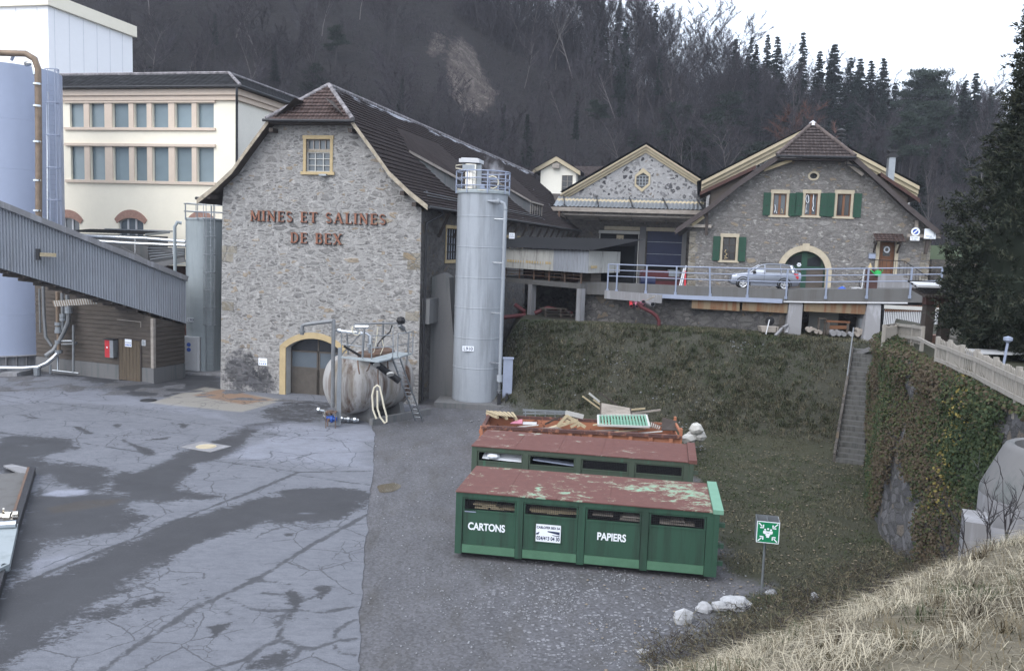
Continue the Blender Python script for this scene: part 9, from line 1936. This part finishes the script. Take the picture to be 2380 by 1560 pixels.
# lawn and slope grass
n = 360000; Y_ = 15.5 + 38 * rs.rand(n) ** 1.1; X_ = rs.uniform(-2,21,n); Z_ = hz(X_,Y_); g_,s_,n_ = zones(X_,Y_); ok = (rs.rand(n) < g_ * np.clip(.6 + fbm(X_,Y_,.6,3) * .9 + fbm(X_,Y_,2.6,2) * 1.3,.04,1)) & (Y_ < 53) & (X_ < np.array([wx(y) for y in Y_]) - .4); X_,Y_,Z_,s_ = X_[ok],Y_[ok],Z_[ok],s_[ok]; n = len(X_)
cl_ = fbm(X_,Y_,.55,4) + fbm(X_ + 5,Y_,2.2,2) * .6 + rs.normal(size=n) * .15
blades('grass',X_,Y_,Z_,rs.uniform(.05,.12,n) * (1 + s_ * 1.0),.018 + .016 * rs.rand(n)[:,None],rs.uniform(.3,1.4,n),[X['gr1'],X['gr2'],X['gr3']],np.where(cl_ > .1,0,np.where(cl_ > -.25,1,np.where(rs.rand(n) < .8,1,2))),'short winter grass on the lawn and the bank below the terrace','grass',rs)
nc = 5200; cy5 = rs.uniform(39,51.5,nc); cx5 = rs.uniform(-1,18,nc); ok = (zones(cx5,cy5)[1] > .3) & (rs.rand(nc) < np.clip(.5 + fbm(cx5,cy5,.5,3) * 1.6,.05,1)) & (cx5 < np.array([wx(y) for y in cy5]) - 2.3); cx5,cy5 = cx5[ok],cy5[ok]; k5 = 22
X_ = np.repeat(cx5,k5) + rs.normal(size=len(cx5) * k5) * .07; Y_ = np.repeat(cy5,k5) + rs.normal(size=len(cx5) * k5) * .07; n = len(X_); sel = np.repeat(rs.rand(len(cx5)),k5) + rs.normal(size=n) * .15
blades('grass_tufts',X_,Y_,hz(X_,Y_),rs.uniform(.14,.34,n),.014 + .012 * rs.rand(n)[:,None],rs.uniform(.5,1.5,n),[X['gr1'],X['gr2'],X['gr3']],np.where(sel < .4,0,np.where(sel < .8,1,2)),'coarse grass tufts on the bank below the terrace','grass tufts',rs)
nc = 900; cy5 = rs.uniform(3,13,nc); cx5 = rs.uniform(-1,10,nc); p5 = .795 * cy5 - .606 * cx5; ok = (p5 > 0) & (p5 < 5.2) & (rs.rand(nc) < .5); cx5,cy5 = cx5[ok],cy5[ok]; k5 = 40
X_ = np.repeat(cx5,k5) + rs.normal(size=len(cx5) * k5) * .05; Y_ = np.repeat(cy5,k5) + rs.normal(size=len(cx5) * k5) * .05; n = len(X_); sel = np.repeat(rs.rand(len(cx5)),k5)
blades('weed_tufts',X_,Y_,hz(X_,Y_),rs.uniform(.08,.24,n),.005 + .004 * rs.rand(n)[:,None],rs.uniform(.5,1.6,n),[X['gr1'],X['st3'],X['ivy2']],np.where(sel < .35,0,np.where(sel < .8,1,2)),'green and brown weed tufts in the dry grass of the near bank','weeds',rs)
# brambles and twigs at the foot of the near bank, round the shaft
def bramble(name,n,pf,hmax,mats,lab,seed,w_=.02,L_=(.25,.8)):
 rs = np.random.RandomState(seed); X_,Y_ = pf(rs,n); n = len(X_); Z_ = hz(X_,Y_); base = np.stack([X_,Y_,Z_ + rs.rand(n) ** 1.5 * hmax],-1); d = rs.normal(size=(n,3)) * [.8,.8,.5] + [0,0,.45]; d /= np.linalg.norm(d,axis=1)[:,None]; T = twig_tris(base,d,rs.uniform(L_[0],L_[1],n),w_,rs); o = fast(name,T.reshape(-1,3),np.arange(n * 3).reshape(-1,3),mats,rs.choice(len(mats),n)); tag(o,lab,'brambles',kind='stuff')
def pf1(rs,n): Y_ = rs.uniform(12,27,n); X_ = rs.uniform(2,13,n); p = .795 * Y_ - .606 * X_; ok = (p > 7.4 + rs.normal(size=n) * .5) & (p < 12.6 + rs.normal(size=n) * .7) & (X_ > 3.0) & (rs.rand(n) < np.clip(.6 + fbm(X_,Y_,.8,3),.05,1)); return X_[ok],Y_[ok]
bramble('brambles',110000,pf1,.28,[X['ivy2'],X['twig'],X['gr2'],X['gr3']],'dark tangle of brambles and dead stems along the foot of the near bank',3,.016,(.1,.4))
def pf2(rs,n): Y_ = rs.uniform(11.5,13.6,n); X_ = rs.uniform(6.4,9.2,n); return X_,Y_
r_ = random.Random(12)
for k,(u,v,Y,lean,L_) in enumerate([(2268,1300,12.6,-.25,1.0),(2285,1305,12.4,.12,1.1),(2240,1300,12.8,-.15,.9),(2330,1270,12.0,.1,1.0),(2345,1265,12.2,-.2,1.1),(2370,1262,12.0,.25,.9),(2310,1285,12.4,-.4,.9),(2210,1310,13.0,-.3,.7)]):
 p = Pd(u,v,Y); b = MB();
 def br3(p,d,L,rad,lev):
  q = p.copy(); pts = [q.copy()]; dd = d.copy()
  for j in range(4): dd = (dd + Vector((r_.gauss(0,.14),r_.gauss(0,.14),.02))).normalized(); q = q + dd * L / 4; pts.append(q.copy())
  b.tube(pts,[rad,rad * .85,rad * .7,rad * .5,rad * .3],4,cap=False)
  if lev < 2:
   for j in range(5): i_ = 1 + int(r_.random() * 3.5); br3(pts[i_],(dd + Vector((r_.gauss(0,.6),r_.gauss(0,.6),r_.gauss(.1,.3)))).normalized(),L * r_.uniform(.3,.55),rad * .6,lev + 1)
 br3(p - Vector((0,0,.15)),Vector((lean,0,1)).normalized(),L_,.012,0); o = b.build('leafless_shrub',X['bark'],None,org=tuple(p)); tag(o,'thin leafless shrub stem in front of the whitish concrete shaft','shrub','leafless shrubs before the concrete shaft')
# stones and leaves
def scatter(name,X_,Y_,size,mat,lab,cat,seed,flat=.6,lift=.01):
 rs = np.random.RandomState(seed); n = len(X_); Z_ = hz(X_,Y_) + lift; s = size(rs,n); o6 = np.array([[1,0,0],[0,1,0],[-1,0,0],[0,-1,0],[0,0,1],[0,0,-1]],float)
 J = o6[None] * (1 + rs.normal(size=(n,6,1)) * .2) * s[:,None,None] * np.array([1,1,flat]); a = rs.rand(n) * 6.28; ca,sa_ = np.cos(a),np.sin(a); Jx = J[...,0] * ca[:,None] - J[...,1] * sa_[:,None]; Jy = J[...,0] * sa_[:,None] + J[...,1] * ca[:,None]; V = np.stack([Jx + X_[:,None],Jy + Y_[:,None],J[...,2] + Z_[:,None]],-1)
 F = np.array([[0,1,4],[1,2,4],[2,3,4],[3,0,4],[1,0,5],[2,1,5],[3,2,5],[0,3,5]]); k = np.arange(n)[:,None,None] * 6; o = fast(name,V.reshape(-1,3),(k + F[None]).reshape(-1,3),mat); tag(o,lab,cat,kind='stuff')
rs = np.random.RandomState(31); n = 40000; Y_ = rs.uniform(15,47,n); X_ = rs.uniform(-6.5,7,n); ed_ = np.interp(Y_,ey,ex); dn = np.exp(-((X_ - 2.2) / 3.2) ** 2 - ((Y_ - 21.0) / 3.4) ** 2) * np.clip(.5 + fbm(X_,Y_,.9,4) * 2.2,.03,1.6) + .03; ok = (X_ > ed_ + .05) & (rs.rand(n) < dn) & (hz(X_,Y_) < .5); scatter('gravel_stones',X_[ok],Y_[ok],lambda rs,n: rs.uniform(.008,.024,n) * rs.choice([1,1,1.8],n),X['gravel_s'],'loose pale gravel stones in front of the green containers','gravel',1)
n = 2000; Y_ = rs.uniform(17,48,n); X_ = rs.uniform(2,16,n); ok = (X_ < np.array([wx(y) for y in Y_]) - .3) & (rs.rand(n) < .5 + .5 * (X_ > 5)) & (hz(X_,Y_) < 4.4); scatter('fallen_leaves',X_[ok],Y_[ok],lambda rs,n: rs.uniform(.02,.055,n),X['leaf'],'pale fallen leaves scattered over the lawn','leaves',2,.25,.05)
n = 260; u = rs.normal(size=n); cs = [(1.2,50.5),(5.8,47.5),(3.0,47.8),(9.5,42.8),(12.5,47),(7.5,44.5),(-1,43.5),(8,39.8)]; kk_ = rs.randint(0,8,n); X_ = np.array([cs[k][0] for k in kk_]) + rs.normal(size=n) * .9; Y_ = np.array([cs[k][1] for k in kk_]) + rs.normal(size=n) * .5; ok = hz(X_,Y_) < 4.55; scatter('slope_stones',X_[ok],Y_[ok],lambda rs,n: rs.uniform(.02,.07,n),X['gravel_s'],'patches of pale stone chips on the grassy bank','stones',4,.5,.05)
# steam drifting from the silo top
m = bpy.data.materials.new('thin_steam'); m.use_nodes = True; nt = m.node_tree; nt.nodes.clear(); out_ = nt.nodes.new('ShaderNodeOutputMaterial'); pv = nt.nodes.new('ShaderNodeVolumePrincipled'); pv.inputs['Color'].default_value = (.9,.92,1,1)
tc = nt.nodes.new('ShaderNodeTexCoord'); nz = nt.nodes.new('ShaderNodeTexNoise'); nz.inputs['Scale'].default_value = 2.2; nz.inputs['Detail'].default_value = 4; ln = nt.nodes.new('ShaderNodeVectorMath'); ln.operation = 'LENGTH'; nt.links.new(tc.outputs['Object'],ln.inputs[0]); nt.links.new(tc.outputs['Object'],nz.inputs['Vector'])
ma = nt.nodes.new('ShaderNodeMath'); ma.operation = 'SUBTRACT'; ma.inputs[0].default_value = 1.0; nt.links.new(ln.outputs['Value'],ma.inputs[1]); mb2 = nt.nodes.new('ShaderNodeMath'); mb2.operation = 'MULTIPLY_ADD'; nt.links.new(nz.outputs[0],mb2.inputs[0]); mb2.inputs[1].default_value = 5; mb2.inputs[2].default_value = -2.3; mc = nt.nodes.new('ShaderNodeMath'); mc.operation = 'MULTIPLY'; mc.use_clamp = True; nt.links.new(ma.outputs[0],mc.inputs[0]); nt.links.new(mb2.outputs[0],mc.inputs[1]); md = nt.nodes.new('ShaderNodeMath'); md.operation = 'MULTIPLY'; md.inputs[1].default_value = 2.0; nt.links.new(mc.outputs[0],md.inputs[0]); nt.links.new(md.outputs[0],pv.inputs['Density']); nt.links.new(pv.outputs[0],out_.inputs['Volume'])
b = MB(); b.lathe((0,0,0),[(0,-1),(.5,-.87),(.87,-.5),(1,0),(.87,.5),(.5,.87),(0,1)],16); stm = b.build('steam',m,None); stm.location = (cx + .45,cy + .1,stop + 1.2); stm.scale = (.8,.7,1.1); tag(stm,'thin wisp of steam drifting from the top of the grey silo','steam')
# HAZE: the air of the valley
m = bpy.data.materials.new('valley_haze'); m.use_nodes = True; nt = m.node_tree; nt.nodes.clear(); out_ = nt.nodes.new('ShaderNodeOutputMaterial'); pv = nt.nodes.new('ShaderNodeVolumePrincipled')
pv.inputs['Color'].default_value = (.82,.88,1,1); pv.inputs['Density'].default_value = .0003; nt.links.new(pv.outputs[0],out_.inputs['Volume'])
b = MB(); b.box((-335,-125,-3),(335,300,120)); hzb = b.build('haze',m,None); tag(hzb,'thin pale winter haze filling the valley','haze',kind='stuff')
